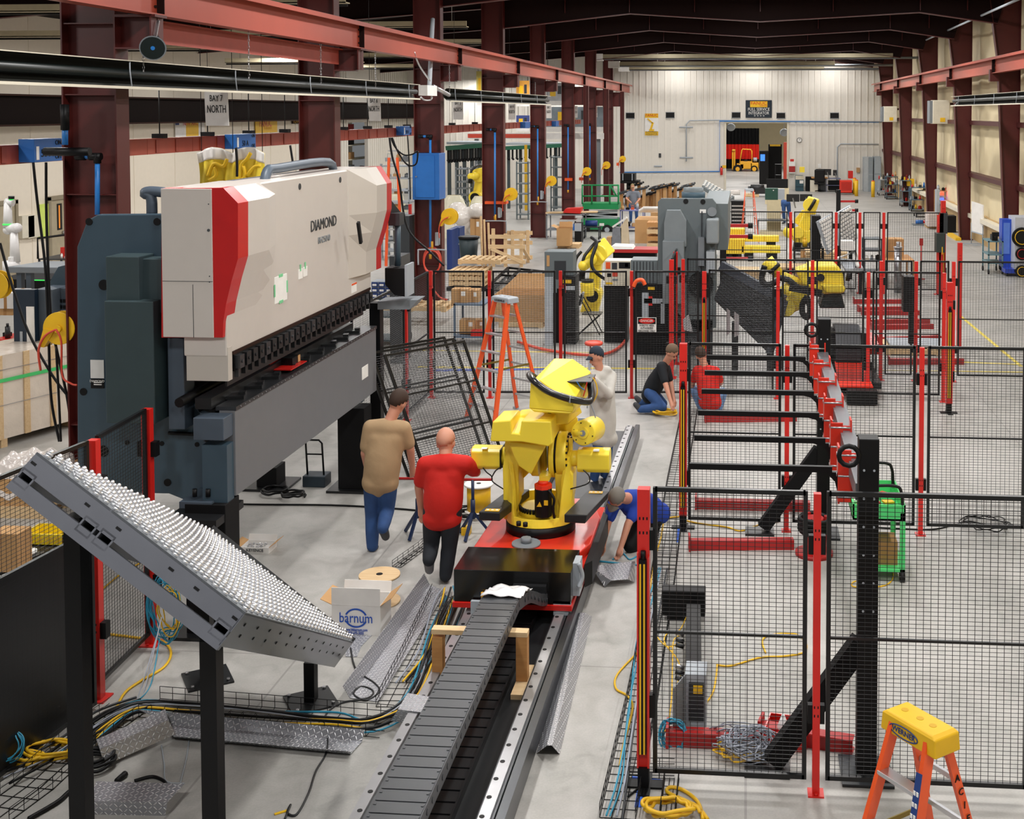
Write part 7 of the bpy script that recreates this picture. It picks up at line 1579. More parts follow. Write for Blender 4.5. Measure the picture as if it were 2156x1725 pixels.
MB().cyl(r_(1475, 600, -.06), r_(1475, 600, -.005), .25, n=28).build('throat_opening', 'matte', t)
MB().box(r_(1480, 440).x, Y+.12, r_(1480, 440, 0).z-.8, r_(1505, 440).x+.25, Y+4, r_(1480, 430, 0).z).build('ram', 'mgrey', t); MB().box(r_(1470, 440).x, Y+.12, .6, r_(1500, 440).x, Y+4, 1.5).build('bed', 'mgrey', t)
for a, c in (((1444, 424), .012), ((1480, 425), .02)): MB().cyl(r_(a[0], a[1], -.01), r_(a[0], a[1], .0), .05, n=12).build('frame_hole', 'black', t)
MB().cyl(r_(1460, 418, 1), r_(1460, 395, 1), .22, .2, n=12).build('top_motor', 'mgrey', t); MB().cyl(r_(1460, 420, 1), r_(1460, 404, 1), .24, n=14).build('motor_base', mat('3f5866', .5), t)
a = r_(1480, 441, -.01); MB().box(a.x-.06, a.y-.005, a.z-.07, a.x+.06, a.y, a.z).build('label', 'paper', t)
MB().bar(r_(1478, 445, -.02), r_(1476, 620, -.02), .02, .02).build('conduit', 'charcoal', t)
MB().box(r_(1400, 700).x, Y, 0, r_(1500, 700).x, Y+.2, .7).build('frame_foot', 'charcoal', t)
# ---------------------------------------------------------------- second ball table, robot, carriage
A = P(1560, 560, Y=20.6); B_ = P(1636, 640, Y=20.4); C_ = P(1600, 740, Y=24); D_ = P(1504, 630, Y=24)
t = thing('roller_table', 'dark slatted roller table tilted in the second cell', 'roller table', P(1570, 740, z=0)); a0, b0, c0, d0 = [P(x, y, Y=yy) for x, y, yy in ((1530, 562, 22.2), (1640, 632, 21.6), (1620, 745, 21.4), (1504, 630, 21.9))]
for i in range(26):
    u = (i+.5)/26; MB().bar(a0.lerp(d0, u)+V((0, 0, .0)), b0.lerp(c0, u), .035, .035).build('roller', 'blackm' if i % 2 else 'charcoal', t)
MB().bar(a0+V((-.1, 0, .03)), b0+V((.1, -.02, 0)), .1, .16).build('side_rail', mat('3c424c', .45), t); MB().bar(b0+V((.1, 0, 0)), c0, .08, .12).build('side_rail', mat('3c424c', .45), t)
MB().prism([a0+V((0, .3, 0)), b0+V((0, .3, 0)), c0+V((0, .3, 0)), d0+V((0, .3, 0))], (0, .02, 0)).build('back_panel', mat('1e2128', .5), t)
for x in (a0.x+.1, b0.x-.2): MB().box(x, 21.8, 0, x+.12, 21.95, .9).build('post', 'black', t)
sheet_thing('small silver plate leaning by the slatted roller table', [(P(1530, 648, Y=20.9), P(1530, 708, Y=20.9)), (P(1537, 655, Y=20.9), P(1537, 700, Y=20.9))], m='alu', name='steel_strip', grp='leaning strips')
sheet_thing('second silver plate leaning right of the smaller one', [(P(1546, 656, Y=20.8), P(1546, 710, Y=20.8)), (P(1556, 664, Y=20.8), P(1556, 706, Y=20.8))], m='alu', name='steel_strip', grp='leaning strips')
sheet_thing('crumpled diamond plate hanging by the red receding posts', [(P(1438, 673, Y=20.6), P(1440, 695, Y=20.6)), (P(1450, 662, Y=20.5), P(1459, 700, Y=20.5))], m='plate')
cbox(1460, 1477, 722, .5, .3, 'plain brown carton standing behind the third light curtain post')
p = P(1765, 690, z=0); Y = 22.2; r_ = lambda x, y, d=0: P(x, y, Y=Y+d)
t = thing('industrial_robot', 'bulky tilted yellow robot with black gripper hoses in the second cell', 'robot', r_(1750, 670))
def pz(pts, y0, d, nm, m='yellow', bev=.03): MB().prism([r_(x, y, y0) for x, y in pts], (0, d, 0)).build(nm, m, t, bev=bev)
pz([(1690, 575), (1705, 560), (1760, 560), (1775, 575), (1777, 600), (1770, 618), (1735, 620), (1715, 610), (1690, 600)], -.4, .7, 'upper_housing')
pz([(1728, 600), (1772, 600), (1782, 608), (1776, 618), (1740, 618)], -.5, .9, 'counterweight'); pz([(1675, 570), (1705, 560), (1720, 600), (1700, 620), (1690, 600)], -.2, .5, 'elbow_casting')
pz([(1670, 612), (1712, 610), (1690, 650), (1665, 662), (1647, 662), (1646, 640)], -.3, .5, 'lower_arm'); MB().cyl(r_(1656, 648, -.38), r_(1656, 648, .3), .16, n=20).build('wrist_joint', 'yellow', t, bev=.01)
MB().cyl(r_(1650, 600, -.1), r_(1675, 628, -.1), .11, n=16).build('forearm_tube', 'yellow', t); MB().cyl(r_(1615, 548, -.2), r_(1640, 578, -.2), .12, .1, n=18).cyl(r_(1640, 578, -.2), r_(1690, 600, -.1), .09, n=14).build('forearm', 'yellow', t); MB().cyl(r_(1627, 562, -.24), r_(1632, 568, -.24), .13, n=18).build('wrist_seal', 'black', t)
for pp in ([(1610, 560), (1604, 585), (1610, 598), (1625, 598), (1640, 590)], [(1640, 585), (1660, 590), (1680, 605), (1700, 608)], [(1700, 625), (1690, 640), (1690, 660), (1700, 668), (1706, 650), (1698, 625)]): MB().tube(cr([r_(x, y, -.5) for x, y in pp]), .055, 8).build('dress_hose', 'black', t)
MB().bar(r_(1662, 605, -.5), r_(1730, 618, -.5), .1, .12).build('cable_guide', 'black', t)
pz([(1735, 618), (1772, 618), (1780, 650), (1725, 650)], -.3, .7, 'base', mat('24302f', .45)); MB().cyl(r_(1782, 582, 0), r_(1790, 584, 0), .08, n=12).cyl(r_(1728, 585, -.42), r_(1728, 585, -.39), .07, n=14).build('axis_motor', 'black', t)
t = thing('robot_carriage', 'red and black carriage with cable chain under the tilted yellow robot', 'carriage', P(1760, 790, z=0)); a = P(1760, 795, z=0)
x0, x1 = P(1722, 700, z=.3).x, P(1800, 700, z=.3).x
MB().box(1.25, 20.2, .1, 2.25, 24.5, .2).build('track_bed', 'blackm', t); MB().box(1.2, 21.6, .4, 2.4, 23.2, .5).build('deck', 'redtrack', t); MB().box(1.3, 21.7, .2, 2.2, 23.1, .4).build('chassis', 'black', t); MB().prism([(1.5, 19.6, .25), (2.05, 19.6, .25), (1.95, 20.6, .45), (1.5, 20.6, .45)], (0, 0, .02)).build('end_ramp', 'redtrack', t); MB().box(1.62, 19.4, .02, 2.1, 19.6, .24).build('end_block', 'black', t)
b = MB()
pts = [(21.4, .95), (21.0, 1.0), (20.7, .9), (20.55, .7), (20.55, .5), (20.7, .35)]
for (ya_, za), (yb_, zb_) in zip(pts, pts[1:]): b.bar((1.73, ya_, za), (1.73, yb_, zb_), .42, .06, up=V((0, 0, 1)))
b.build('chain_loop', mat('23262c', .45), t); MB().box(1.4, 20.9, .5, 2.1, 21.5, .9).build('gearbox', 'blackm', t)
# column cabinet, cylinder, sheet pallet
bx(1902, 1925, 583, 657, .3, 'black', 'column_cabinet', 'tall black box on a post behind the third row fence', 'electrical box', Y=20.6); bx(1914, 1924, 657, 725, .15, 'black', 'steel_post', 'slim black post under the tall black box', 'post', Y=20.65)
p = P(1890, 616, z=0); t = thing('steel_cylinder', 'tall bare steel cylinder standing behind the fourth fence row', 'cylinder', p); h = P(1890, 522, Y=p.y).z
MB().cyl(p, p+Z*h, .1, n=24).build('barrel', 'steel', t); MB().cyl(p+Z*h, p+Z*(h+.03), .12, n=24).cyl(p+Z*(h+.03), p+Z*(h+.16), .05, n=14).build('cap', 'alu', t)
a = P(1865, 748, z=0); pallet(a.x, a.y, P(1980, 748, z=0).x, a.y+1.0, 0, 'shallow wooden pallet holding grey sheets beside the red rails'); tag(MB().box(a.x+.1, a.y+.1, .14, a.x+1.3, a.y+.9, .18).build('sheet_stack', 'lgrey'), 'stack of grey sheet metal on the pallet beside the red rails', 'sheets')
a = P(1868, 590, z=0); t, _ = cart(1866, 1925, 548, 598, 1.4, 'wood', 'low timber workbench behind the steel cylinder', shelves=(1,), wheels=0, name='work_bench', cat='bench'); cbox(1868, 1903, 545, .55, .5, 'brown carton on the low timber bench', Y=P(1895, 598, z=0).y+.5)
p = P(1939, 588, z=0); t = thing('sign_stand', 'thin red stand with small head behind the fence rows', 'stand', p); MB().cyl(p, p+Z*1.05, .02, n=6).build('pole', 'dred', t); MB().box(p.x-.05, p.y-.02, .95, p.x+.05, p.y+.02, 1.15).build('head', 'dred', t); MB().cyl(p, p+Z*.02, .12, n=12).build('foot', 'dred', t)
# boards stacked around the tilted robot
for i, (x0, x1, y_, h, s) in enumerate(((1640, 1720, 600, .35, 'left of'), (1700, 1790, 560, .3, 'behind'), (1520, 1600, 600, .25, 'far left of'))):
    x0_, x1_, yy, _, _ = fr_(x0, x1, y_-10, y_); yy += 1
    t = thing('board_stack', 'stack of pale timber boards %s the tilted yellow robot' % s, 'timber', ((x0_+x1_)/2, yy, 0))
    for k in range(4): MB().box(x0_, yy, .02+k*h/4, x1_, yy+.9, (k+.8)*h/4+.02).build('board', 'pine', t)
    MB().box(x0_+.1, yy+.1, 0, x1_-.1, yy+.8, .02).build('runner', 'wood', t)
# ---------------------------------------------------------------- third robot and its surroundings
p = P(1692, 535, z=0); Y = p.y; r_ = lambda x, y, d=0: P(x, y, Y=Y+d)
t = thing('industrial_robot', 'tall yellow robot with raised arm in the far cell', 'robot', r_(1690, 520))
MB().bar(r_(1682, 505), r_(1708, 440), .38, .3, up=V((0, 1, 0))).build('lower_arm', 'yellow', t, bev=.04); MB().bar(r_(1675, 470, .2), r_(1695, 445, .2), .2, .15, up=V((0, 1, 0))).build('balance_arm', 'yellow', t, bev=.03)
MB().cyl(r_(1706, 432, -.3), r_(1706, 432, .35), .24, n=20).build('elbow_joint', 'yellow', t, bev=.02); MB().bar(r_(1698, 425), r_(1722, 432), .4, .35, up=V((0, 1, 0))).build('upper_housing', 'yellow', t, bev=.05)
MB().cyl(r_(1680, 490, -.3), r_(1680, 490, .3), .2, n=20).build('shoulder_joint', 'yellow', t, bev=.02); MB().bar(r_(1690, 500), r_(1706, 500), .5, .4, up=V((0, 1, 0))).build('motor_block', 'yellow', t, bev=.03)
MB().bar(r_(1675, 495), r_(1690, 512), .35, .35).build('shoulder_casting', 'yellow', t, bev=.04); MB().cyl(r_(1690, 510), r_(1690, 528), .3, .35, n=20).build('base', 'charcoal', t); MB().cyl(r_(1707, 430, -.32), r_(1712, 433, -.32), .22, n=18).build('joint_seal', 'black', t)
MB().sph(r_(1661, 489), .2, 12, 8).build('wrist', 'yellow', t); MB().cyl(r_(1661, 489), r_(1676, 490), .13, n=14).build('forearm', 'yellow', t)
t, _ = cart(1672, 1735, 522, 560, .7, 'black', 'black welding table in front of the far yellow robot', shelves=(1, .3), wheels=0, name='welding_table', cat='table'); clutter(_[0], _[1], _[2], _[2]+.5, _[3], 4, ('black', 'cyel', 'blackm', 'charcoal'), 'on the black welding table', 5, .25, hmax=.3)
for a_, s in (((1686, 1700), 'left'), ((1704, 1722), 'right')): cbox(a_[0], a_[1], 548, .3, .3, 'carton on the floor under the welding table, %s one' % s)
def perf(pa, s, Y):
    t = thing('perforated_table', 'grey studded steel table top tilted on edge, %s one' % s, 'table', P(pa[2][0], pa[2][1], Y=Y)); v = [P(x, y, Y=Y+(i in (1, 2))*.5) for i, (x, y) in enumerate(pa)]
    n = (v[1]-v[0]).cross(v[3]-v[0]).normalized(); n = n if n.y < 0 else -n
    MB().prism(v, -n*.08).build('plate', 'lgrey', t, bev=.005)
    b = MB()
    for i in range(6):
        for j in range(9):
            p = v[0].lerp(v[1], (i+.7)/6.6).lerp(v[3].lerp(v[2], (i+.7)/6.6), (j+.6)/9.4); b.cyl(p, p+n*.04, .045, n=8)
    o = b.build('transfer_balls', 'white', t); o['kind'] = 'stuff'
    MB().bar(V((v[3].x+.3, Y+.3, 0)), V((v[3].x+.3, Y+.3, v[3].z+.2)), .1, .1).build('post', 'black', t)
perf([(1722, 466), (1752, 450), (1762, 520), (1745, 535)], 'left', 33.5); perf([(1764, 448), (1792, 432), (1806, 502), (1770, 528)], 'right', 34)
t, _ = cart(1818, 1857, 503, 595, .6, mat('2f3c44', .5), 'dark steel shelf rack behind the far fence row', shelves=(1, .75, .5, .25), wheels=0, name='shelf_rack', cat='rack'); clutter(_[0], _[1], _[2], _[2]+.4, _[3]*.5, 3, ('offw', 'lgrey', 'black'), 'on the middle shelf of the dark rack', 8, .25, hmax=.25)
bx(1772, 1797, 508, 528, .4, 'paper', 'carton', 'white carton beneath the right tilted table', 'box', Y=33.2); 
t = thing('sheet_cart', 'white-rimmed cart of sheet parts between the far fence and the tilted robot', 'cart', P(1790, 600, z=0)); a, c = P(1768, 560, z=.6), P(1815, 560, z=.6); MB().prism([P(1765, 548, z=.6), P(1808, 552, z=.6), P(1818, 570, z=.6), P(1780, 572, z=.6)], (0, 0, .06)).build('tray', 'lgrey', t); MB().tube([P(1760, 545, z=.8), P(1800, 530, z=.85), P(1806, 560, z=.8)], .05, 6).build('rim', 'white', t)
for x in (1775, 1812): q1 = P(x, 571, z=.6); MB().box(q1.x-.04, q1.y+.0, 0, q1.x+.04, q1.y+.08, .6).build('leg', 'black', t)
# yellow frames
for i, (x0, x1, y0, y1, d, s) in enumerate(((1530, 1568, 482, 499, .5, 'small upper left'), (1515, 1640, 496, 509, .35, 'long upper'), (1527, 1568, 503, 535, .5, 'large ribbed lower left'), (1560, 1643, 518, 533, .35, 'long lower'))):
    x0_, x1_, yy, z0, z1 = fr_(x0, x1, y0, y1, Y=P(1570, 545, z=0).y+.5*(1-i//2)); t = thing('steel_weldment', 'bright yellow steel frame piece by the red arm rack, %s one' % s, 'frame', (x0_, yy, z0)); MB().box(x0_, yy, z0, x1_, yy+d, z1).build('body', 'yellow', t, bev=.015)
    n_ = 8
    for k in range(n_ if i in (0, 2) else 2): xx = x0_+(x1_-x0_)*(k+.5)/(n_ if i in (0, 2) else 2); MB().box(xx, yy-.02, z0+.04, xx+.03, yy, z1-.02).build('rib', 'yel2', t)
    MB().box(x0_+.1, yy+.05, 0, x0_+.4, yy+d-.05, z0).box(x1_-.4, yy+.05, 0, x1_-.1, yy+d-.05, z0).build('foot', 'black', t)
# drawer cabinet, ladder, cream column, monitors
bx(1539, 1569, 423, 500, .6, 'black', 'tool_chest', 'tall black tool chest with silver drawer edges', 'tool chest', bev=.01, parts=tuple((.05, .12+.1*k, .95, .16+.1*k, 'alu', 'drawer') for k in range(8)))
p = P(1577, 510, z=0); ladder((p.x, p.y, 0), .1, 1.9, 'far orange stepladder beside the black tool chest', .9, .3, .6, cap='lgrey', steps=5, capsz=(.3, .2, .1))
bx(1615, 1644, 420, 492, .6, mat('d8caa4', .6), 'control_pedestal', 'tall beige machine pedestal beside the third robot', 'pedestal', bev=.01); bx(1600, 1655, 488, 497, .8, mat('d8caa4', .6), 'pedestal_base', 'wide low beige base under the machine pedestal', 'base')
bx(1611, 1638, 397, 421, .4, mat('1d4a3c', .5), 'electrical_box', 'dark green box on top of the beige pedestal', 'electrical box', Y=P(1628, 492, z=0).y, parts=((.6, .12, .68, .2, 'paper', 'lamp'),)); bx(1638, 1652, 398, 420, .3, 'lgrey', 'junction_box', 'light grey junction box right of the dark green box', 'electrical box', Y=P(1628, 492, z=0).y)
bx(1614, 1659, 377, 396, .15, 'black', 'screen', 'wide black screen standing on a beige frame behind the green box', 'screen', Y=P(1636, 430, z=0).y); bx(1611, 1661, 396, 428, .2, mat('d8caa4', .6), 'screen_stand', 'beige stand carrying the wide black screen', 'stand', Y=P(1636, 430, z=0).y)
def monitor(px0, px1, pt, pb, Y, label):
    a, c = P(px0, pt, Y=Y), P(px1, pb, Y=Y); t = thing('monitor', label, 'monitor', (a.x, Y, c.z)); MB().box(a.x, Y, c.z, c.x, Y+.05, a.z).build('shell', 'blackm', t); MB().box(a.x+.02, Y+.05, c.z+.02, c.x-.02, Y+.055, a.z-.02).build('screen', 'screen', t); m_ = (a.x+c.x)/2
    MB().bar((m_, Y-.03, (a.z+c.z)/2), (m_+.1, Y-.1, c.z-.25), .05, .04).build('arm', 'steel', t)
Ym = P(1680, 480, z=0).y; monitor(1656, 1683, 409, 425, Ym, 'left one of the two monitors seen from behind near the third robot'); monitor(1684, 1710, 409, 424, Ym, 'right one of the two monitors seen from behind near the third robot')
t, _ = cart(1595, 1665, 464, 497, .8, 'charcoal', 'long dark folding table left of the third robot', shelves=(1,), wheels=0, name='folding_table', cat='table')
bx(1696, 1712, 440, 498, .6, 'matte', 'server_cabinet', 'black cabinet standing behind the third robot arm', 'cabinet'); bx(1708, 1728, 455, 470, .5, 'black', 'machine_box', 'squat black box right of the third robot arm', 'box', Y=34, parts=((.0, .0, .04, 1, 'lgrey', 'edge'),))
# ================================================================ middle left: stores between cell and columns
def blkp(px0, px1, pt, pb, Y, d, m, name, label, cat, **k): return bx(px0, px1, pt, pb, d, m, name, label, cat, Y=Y, **k)
t, (x0, x1, y_, zt) = cart(955, 1020, 640, 728, .75, mat('5e7288', .45), 'grey-blue steel cart of cartons behind the orange ladder', shelves=(1, .22))
cbox(950, 985, 640, .3, .3, 'brown carton with yellow sticker on the grey-blue cart', Y=y_+.15); cbox(983, 1007, 640, .28, .3, 'plain brown carton right on the grey-blue cart', Y=y_+.2)
cbox(967, 1000, 703, .28, .3, 'open brown carton on the lower shelf of the grey-blue cart', Y=y_+.2, open_=False); cbox(999, 1018, 700, .25, .28, 'small brown carton on the lower shelf by the cart leg', Y=y_+.3)
tag(MB().box(x0+.35, y_+.02, zt*.22, x0+.8, y_+.2, zt*.22+.12).build('red_tray', 'red'), 'red tray on the lower shelf of the grey-blue cart', 'tray')
a = P(1050, 690, z=0); c = P(1143, 690, Y=a.y); pallet(a.x, a.y, c.x, a.y+1.0, 0, 'wooden pallet under the big brown bulk carton')
t = thing('bulk_carton', 'big brown bulk carton with open flaps on a pallet', 'box', a); x0, x1, y0, y1 = a.x-.1, c.x+.05, a.y, a.y+1.0; b = MB()
b.box(x0, y0, .13, x1, y0+.01, .72).box(x0, y1-.01, .13, x1, y1, .72).box(x0, y0, .13, x0+.01, y1, .72).box(x1-.01, y0, .13, x1, y1, .72).build('walls', 'card', t)
MB().prism([(x0, y1, .72), (x1, y1, .72), (x1, y1+.1, 1.05), (x0+.35, y1+.1, 1.05)], (0, .01, 0)).build('flap', 'card', t); MB().prism([(x1, y0, .72), (x1, y1, .72), (x1+.25, y1, .5), (x1+.25, y0, .5)], (0, 0, .01)).build('flap', 'card', t); MB().box(x0+.3, y0-.004, .5, x0+.45, y0-.001, .62).build('paper_label', 'paper', t)
a = P(945, 612, z=0); c = P(1020, 612, Y=a.y)
for k in range(3): pallet(a.x, a.y, c.x, a.y+1.0, .12+k*.14, 'pallet in the stack behind the back row fence, %s' % ['bottom', 'middle', 'upper'][k])
pallet(a.x+.1, a.y+.6, c.x+.3, a.y+1.6, .62, 'pallet lying loose on top of the pallet stack')
MB_ = MB().box(a.x-.05, a.y-.05, 0, c.x+.1, a.y+1, .1); tag(MB_.build('black_skid', 'blackm'), 'flat black steel skid under the pallet stack', 'skid')
for k in range(2):
    t = thing('rack_weldment', 'black welded steel frame lying flat behind the bulk carton, %s' % ['lower', 'upper'][k], 'frame', P(1095, 605-14*k, z=0)); q0, q1, q2, q3 = [P(x, y-16*k, z=.15+.12*k) for x, y in ((1036, 612), (1125, 616), (1148, 588), (1070, 580))]
    for s_, e_ in ((q0, q1), (q1, q2), (q2, q3), (q3, q0), (q0.lerp(q1, .33), q3.lerp(q2, .33)), (q0.lerp(q1, .66), q3.lerp(q2, .66)), (q0.lerp(q3, .5), q1.lerp(q2, .5))): MB().bar(s_, e_, .07, .05).build('beam', 'black' if k else 'charcoal', t)
    for q_ in (q0, q1, q2, q3): MB().cyl(V((q_.x, q_.y, 0)), q_, .03, n=6).build('leg', 'black', t)
# timber crate frame
t = thing('crate_frame', 'open frame crate of pale timber beyond the pallets', 'crate', P(1065, 562, z=0)); a = P(1035, 562, z=0); Y = a.y; x0, x1 = a.x, P(1100, 562, Y=Y).x; h = P(1035, 492, Y=Y).z
for x in (x0, (x0+x1)/2-.1, x1-.09):
    for y in (Y, Y+1.1): MB().box(x, y, 0, x+.1, y+.06, h+(.15 if x == x0 else 0)).build('upright', 'pine', t)
for z in (.1, h*.55, h-.15):
    for y in (Y-.03, Y+1.16): MB().box(x0-.1, y, z, x1+.1, y+.03, z+.12).build('rail', 'pine', t)
MB().bar((x0, Y-.04, h*.55), (x1, Y-.04, .15), .03, .1).build('diagonal', 'pine', t); MB().bar((x1, Y+.1, h*.55), (x1+.02, Y+1.1, .1), .1, .03).build('diagonal', 'pine', t)
for i, dx in enumerate((-.35, -.25, -.12)): tag(MB().bar((x0+dx, Y+.3, 0), (x0+dx-.05, Y+.35, h+.5-.1*i), .05, .05).build('timber_batten', 'pine'), 'upright timber batten left of the crate frame, %s' % ['leftmost', 'middle', 'rightmost'][i], 'timber')
# waste bin, cabinet
p = P(987, 550, z=0); t = thing('waste_bin', 'dark grey round waste bin beside the blue cabinet', 'bin', p); h = P(987, 498, Y=p.y).z
MB().cyl(p, p+Z*(h-.05), .25, .31, n=24).build('bin', mat('2e3d42', .5), t); MB().cyl(p+Z*(h-.06), p+Z*h, .34, .33, n=24).build('rim', 'black', t); MB().cyl(p+Z*h, p+Z*(h+.01), .3, n=24).build('liner', 'blackm', t)
bx(941, 952, 484, 568, .8, 'dblue', 'blue_locker', 'dark blue steel locker edge under the hose reel', 'cabinet'); t = bx(950, 968, 480, 545, .7, 'dblue', 'blue_cabinet', 'open dark blue shelf cabinet left of the waste bin', 'cabinet', parts=((.1, .5, 1, .54, 'lgrey', 'shelf'), (.15, .3, .9, .48, 'blue', 'contents')))
# bagged yellow robots
for i, (px, pt, pb, w_, s) in enumerate(((957, 410, 500, .75, 'left of the fourth column'), (1013, 412, 495, .6, 'directly behind the fourth column'), (836, 408, 470, .45, 'behind the red end of the press'))):
    p = P(px, pb, z=0); h = P(px, pt, Y=p.y).z; t = thing('bagged_robot', 'yellow robot under a clear plastic bag, '+s, 'robot', p)
    MB().bar(p+Z*.1, p+V((.1, 0, h*.6)), .35, .35).bar(p+V((.1, 0, h*.6)), p+V((-.1, 0, h*.93)), .28, .3).build('arm', 'yel2', t, bev=.03)
    MB().grid(lambda u, v, p=p, h=h, w_=w_: p+V(((w_*(1-v)**.7+.22*v)*math.cos(u*2*PI)*(1+.12*math.sin(u*31+v*5)), (w_*(1-v)**.7+.22*v)*.7*math.sin(u*2*PI)*(1+.12*math.sin(u*23)), h*v*.99)), 40, 10).build('plastic_bag', mat('e4e0c8', .2, var=.1, scale=8, bump=.6, bscale=8), t)
p = P(975, 520, z=0)
for i, (x, s) in enumerate(((972, 'left'), (997, 'right'))):
    q_ = P(x, 512, z=0); b = MB(); rd = random.Random(i)
    for k in range(7): b.sph(q_+V((rd.uniform(-.4, .4), rd.uniform(-.3, .3), .3+.15*k)), .35, 10, 7, (1, 1, .8))
    tag(hull(lambda bb, b=b: bb.add(b.v, b.f), .06, 'plastic_wrap_heap', 'wrap', None, 3), 'crumpled heap of clear plastic wrap behind the waste bin, %s one' % s, 'wrapping', kind='stuff')
cbox(990, 1012, 497, .6, .5, 'tilted brown carton on the plastic heap by the fourth column', Y=P(1000, 512, z=0).y-.5)
# dark bins and shelf column behind the press
p = P(850, 548, z=0); t = thing('ribbed_bin', 'tall black ribbed bin with yellow band behind the press pendant', 'bin', p); MB().cyl(p, p+Z*1.2, .3, .33, n=24).build('bin', 'blackm', t); MB().cyl(p+Z*1.13, p+Z*1.16, .335, n=24).build('yellow_band', 'cyel', t)
bx(843, 862, 455, 492, .5, 'charcoal', 'dark_cabinet', 'dark cabinet beyond the ribbed bin', 'cabinet', Y=29); bx(820, 845, 540, 585, .6, 'charcoal', 'dark_cabinet', 'low dark cabinet behind the pendant arm', 'cabinet', Y=22)
# parts cart with blue drawers
t, (x0, x1, y_, zt) = cart(779, 846, 628, 728, .7, mat('44555c', .45), 'tall grey parts cart with castors beyond the press brake', shelves=(1, .62, .12), wheels=.08)
t = thing('drawer_bins', 'small drawer unit with blue bins and white labels on the parts cart', 'drawer unit', (x0, y_, zt)); a, c = P(781, 592, Y=y_), P(826, 627, Y=y_); zt2 = zt+(a.z-c.z)
MB().box(a.x, y_+.03, zt, c.x, y_+.4, zt2).build('casing', 'lgrey', t)
for i in range(3):
    for j in range(3):
        u, v = a.x+(c.x-a.x)*(i+.06)/3, zt+(zt2-zt)*(j+.08)/3; w_ = (c.x-a.x)/3.5; MB().box(u, y_, v, u+w_, y_+.03, v+(zt2-zt)/3.7).build('drawer', 'dblue', t); MB().box(u+.02, y_-.004, v+.02, u+w_-.02, y_, v+.06).build('drawer_label', 'paper', t)
a = P(790, 700, z=0); pallet(a.x-.3, a.y+.9, a.x+1.3, a.y+1.8, .3, 'light pallet seen through the parts cart')
# left bay racks: grey posts with green rail
for i, (x0, x1, Y, s) in enumerate(((940, 1020, 48, 'behind the third column'), (1065, 1190, 58, 'behind the fifth column'))):
    t = thing('hanging_conveyor', 'grey post frame with green rail and hooks, '+s, 'frame', P(x0, 450, z=0)); a, c = P(x0, 312, Y=Y), P(x1, 306, Y=Y)
    MB().bar(a, c, .3, .18).build('green_rail', mat('1c5e45', .5), t); MB().box(a.x, Y, a.z+.15, c.x, Y+2, a.z+.25).build('roof_tray', 'lgrey', t)
    n = 5
    for k in range(n): p = a.lerp(c, (k+.1)/n); MB().box(p.x, Y, 0, p.x+.13, Y+.13, p.z).build('post', mat('3e4a4e', .5), t)
    for k in range(14): p = a.lerp(c, (k+.5)/14); MB().box(p.x-.02, Y-.05, p.z-.5, p.x+.05, Y+.1, p.z-.08).cyl(p+V((0, 0, -.55)), p+V((.06, 0, -.5)), .08, n=8).build('hook', 'black', t)
def wirerack(px0, px1, pt, pb, n, label, Y=None, m='grey'):
    x0, x1, y, z0, z1 = fr_(px0, px1, pt, pb, Y=Y); t = thing('shelf_rack', label, 'rack', (x0, y, 0), 'tall open racks in the left bay')
    for x in (x0, x1):
        for yy in (y, y+.8): MB().box(x-.03, yy, 0, x+.03, yy+.06, z1).build('post', m, t)
    for k in range(n): z = .2+(z1-.3)*k/(n-1); MB().box(x0, y, z, x1, y+.8, z+.04).build('shelf', m, t)
wirerack(803, 862, 345, 470, 8, 'wide grey shelving full of trays between press and third column', Y=38, m='lgrey'); wirerack(960, 985, 352, 470, 10, 'narrow open rack right of the third column', Y=46); wirerack(1088, 1112, 340, 440, 6, 'tall ladder-like rack between fourth and fifth columns', Y=52, m='mgrey'); wirerack(1160, 1184, 328, 415, 6, 'ladder-like rack right of the fifth column', Y=56, m='mgrey')
for i in range(6): clutter(P(805, 400, Y=38).x, P(860, 400, Y=38).x, 38, 38.6, .5+i*.52, 3, ('lgrey', 'card', 'grey', 'mgrey'), 'on the %s shelf of the wide grey shelving' % ['lowest', 'second lowest', 'third lowest', 'third highest', 'second highest', 'highest'][i], i, .35, hmax=.28)
p = P(1004, 480, z=0); robot(P(1005, 455, Y=46)*1, [P(1004, 415, Y=46), P(1012, 368, Y=46), P(992, 372, Y=45.5), P(990, 385, Y=45.4)], 'distant yellow robot between grey posts in the left bay', 1.5, big=1.2)
tag(MB().box(P(1104, 300, Y=57).x, 57, .0, P(1109, 300, Y=57).x, 57.15, P(1106, 305, Y=57).z).build('yellow_post', 'yel2'), 'slim yellow post between the fourth and fifth columns', 'post')
p = P(829, 470, Y=36); t = thing('extension_ladder', 'tall orange ladder standing behind the press brake', 'ladder', (p.x, 36, 0)); zt = P(829, 332, Y=36).z
for s_ in (-1, 1): MB().bar((p.x+s_*.25, 36, 0), (p.x+s_*.13, 36, zt), .05, .08).build('stile', 'orange', t)
for k in range(9): MB().box(p.x-.24+k*.012, 35.98, .3+k*.4, p.x+.24-k*.012, 36.03, .34+k*.4).build('rung', 'alu', t)
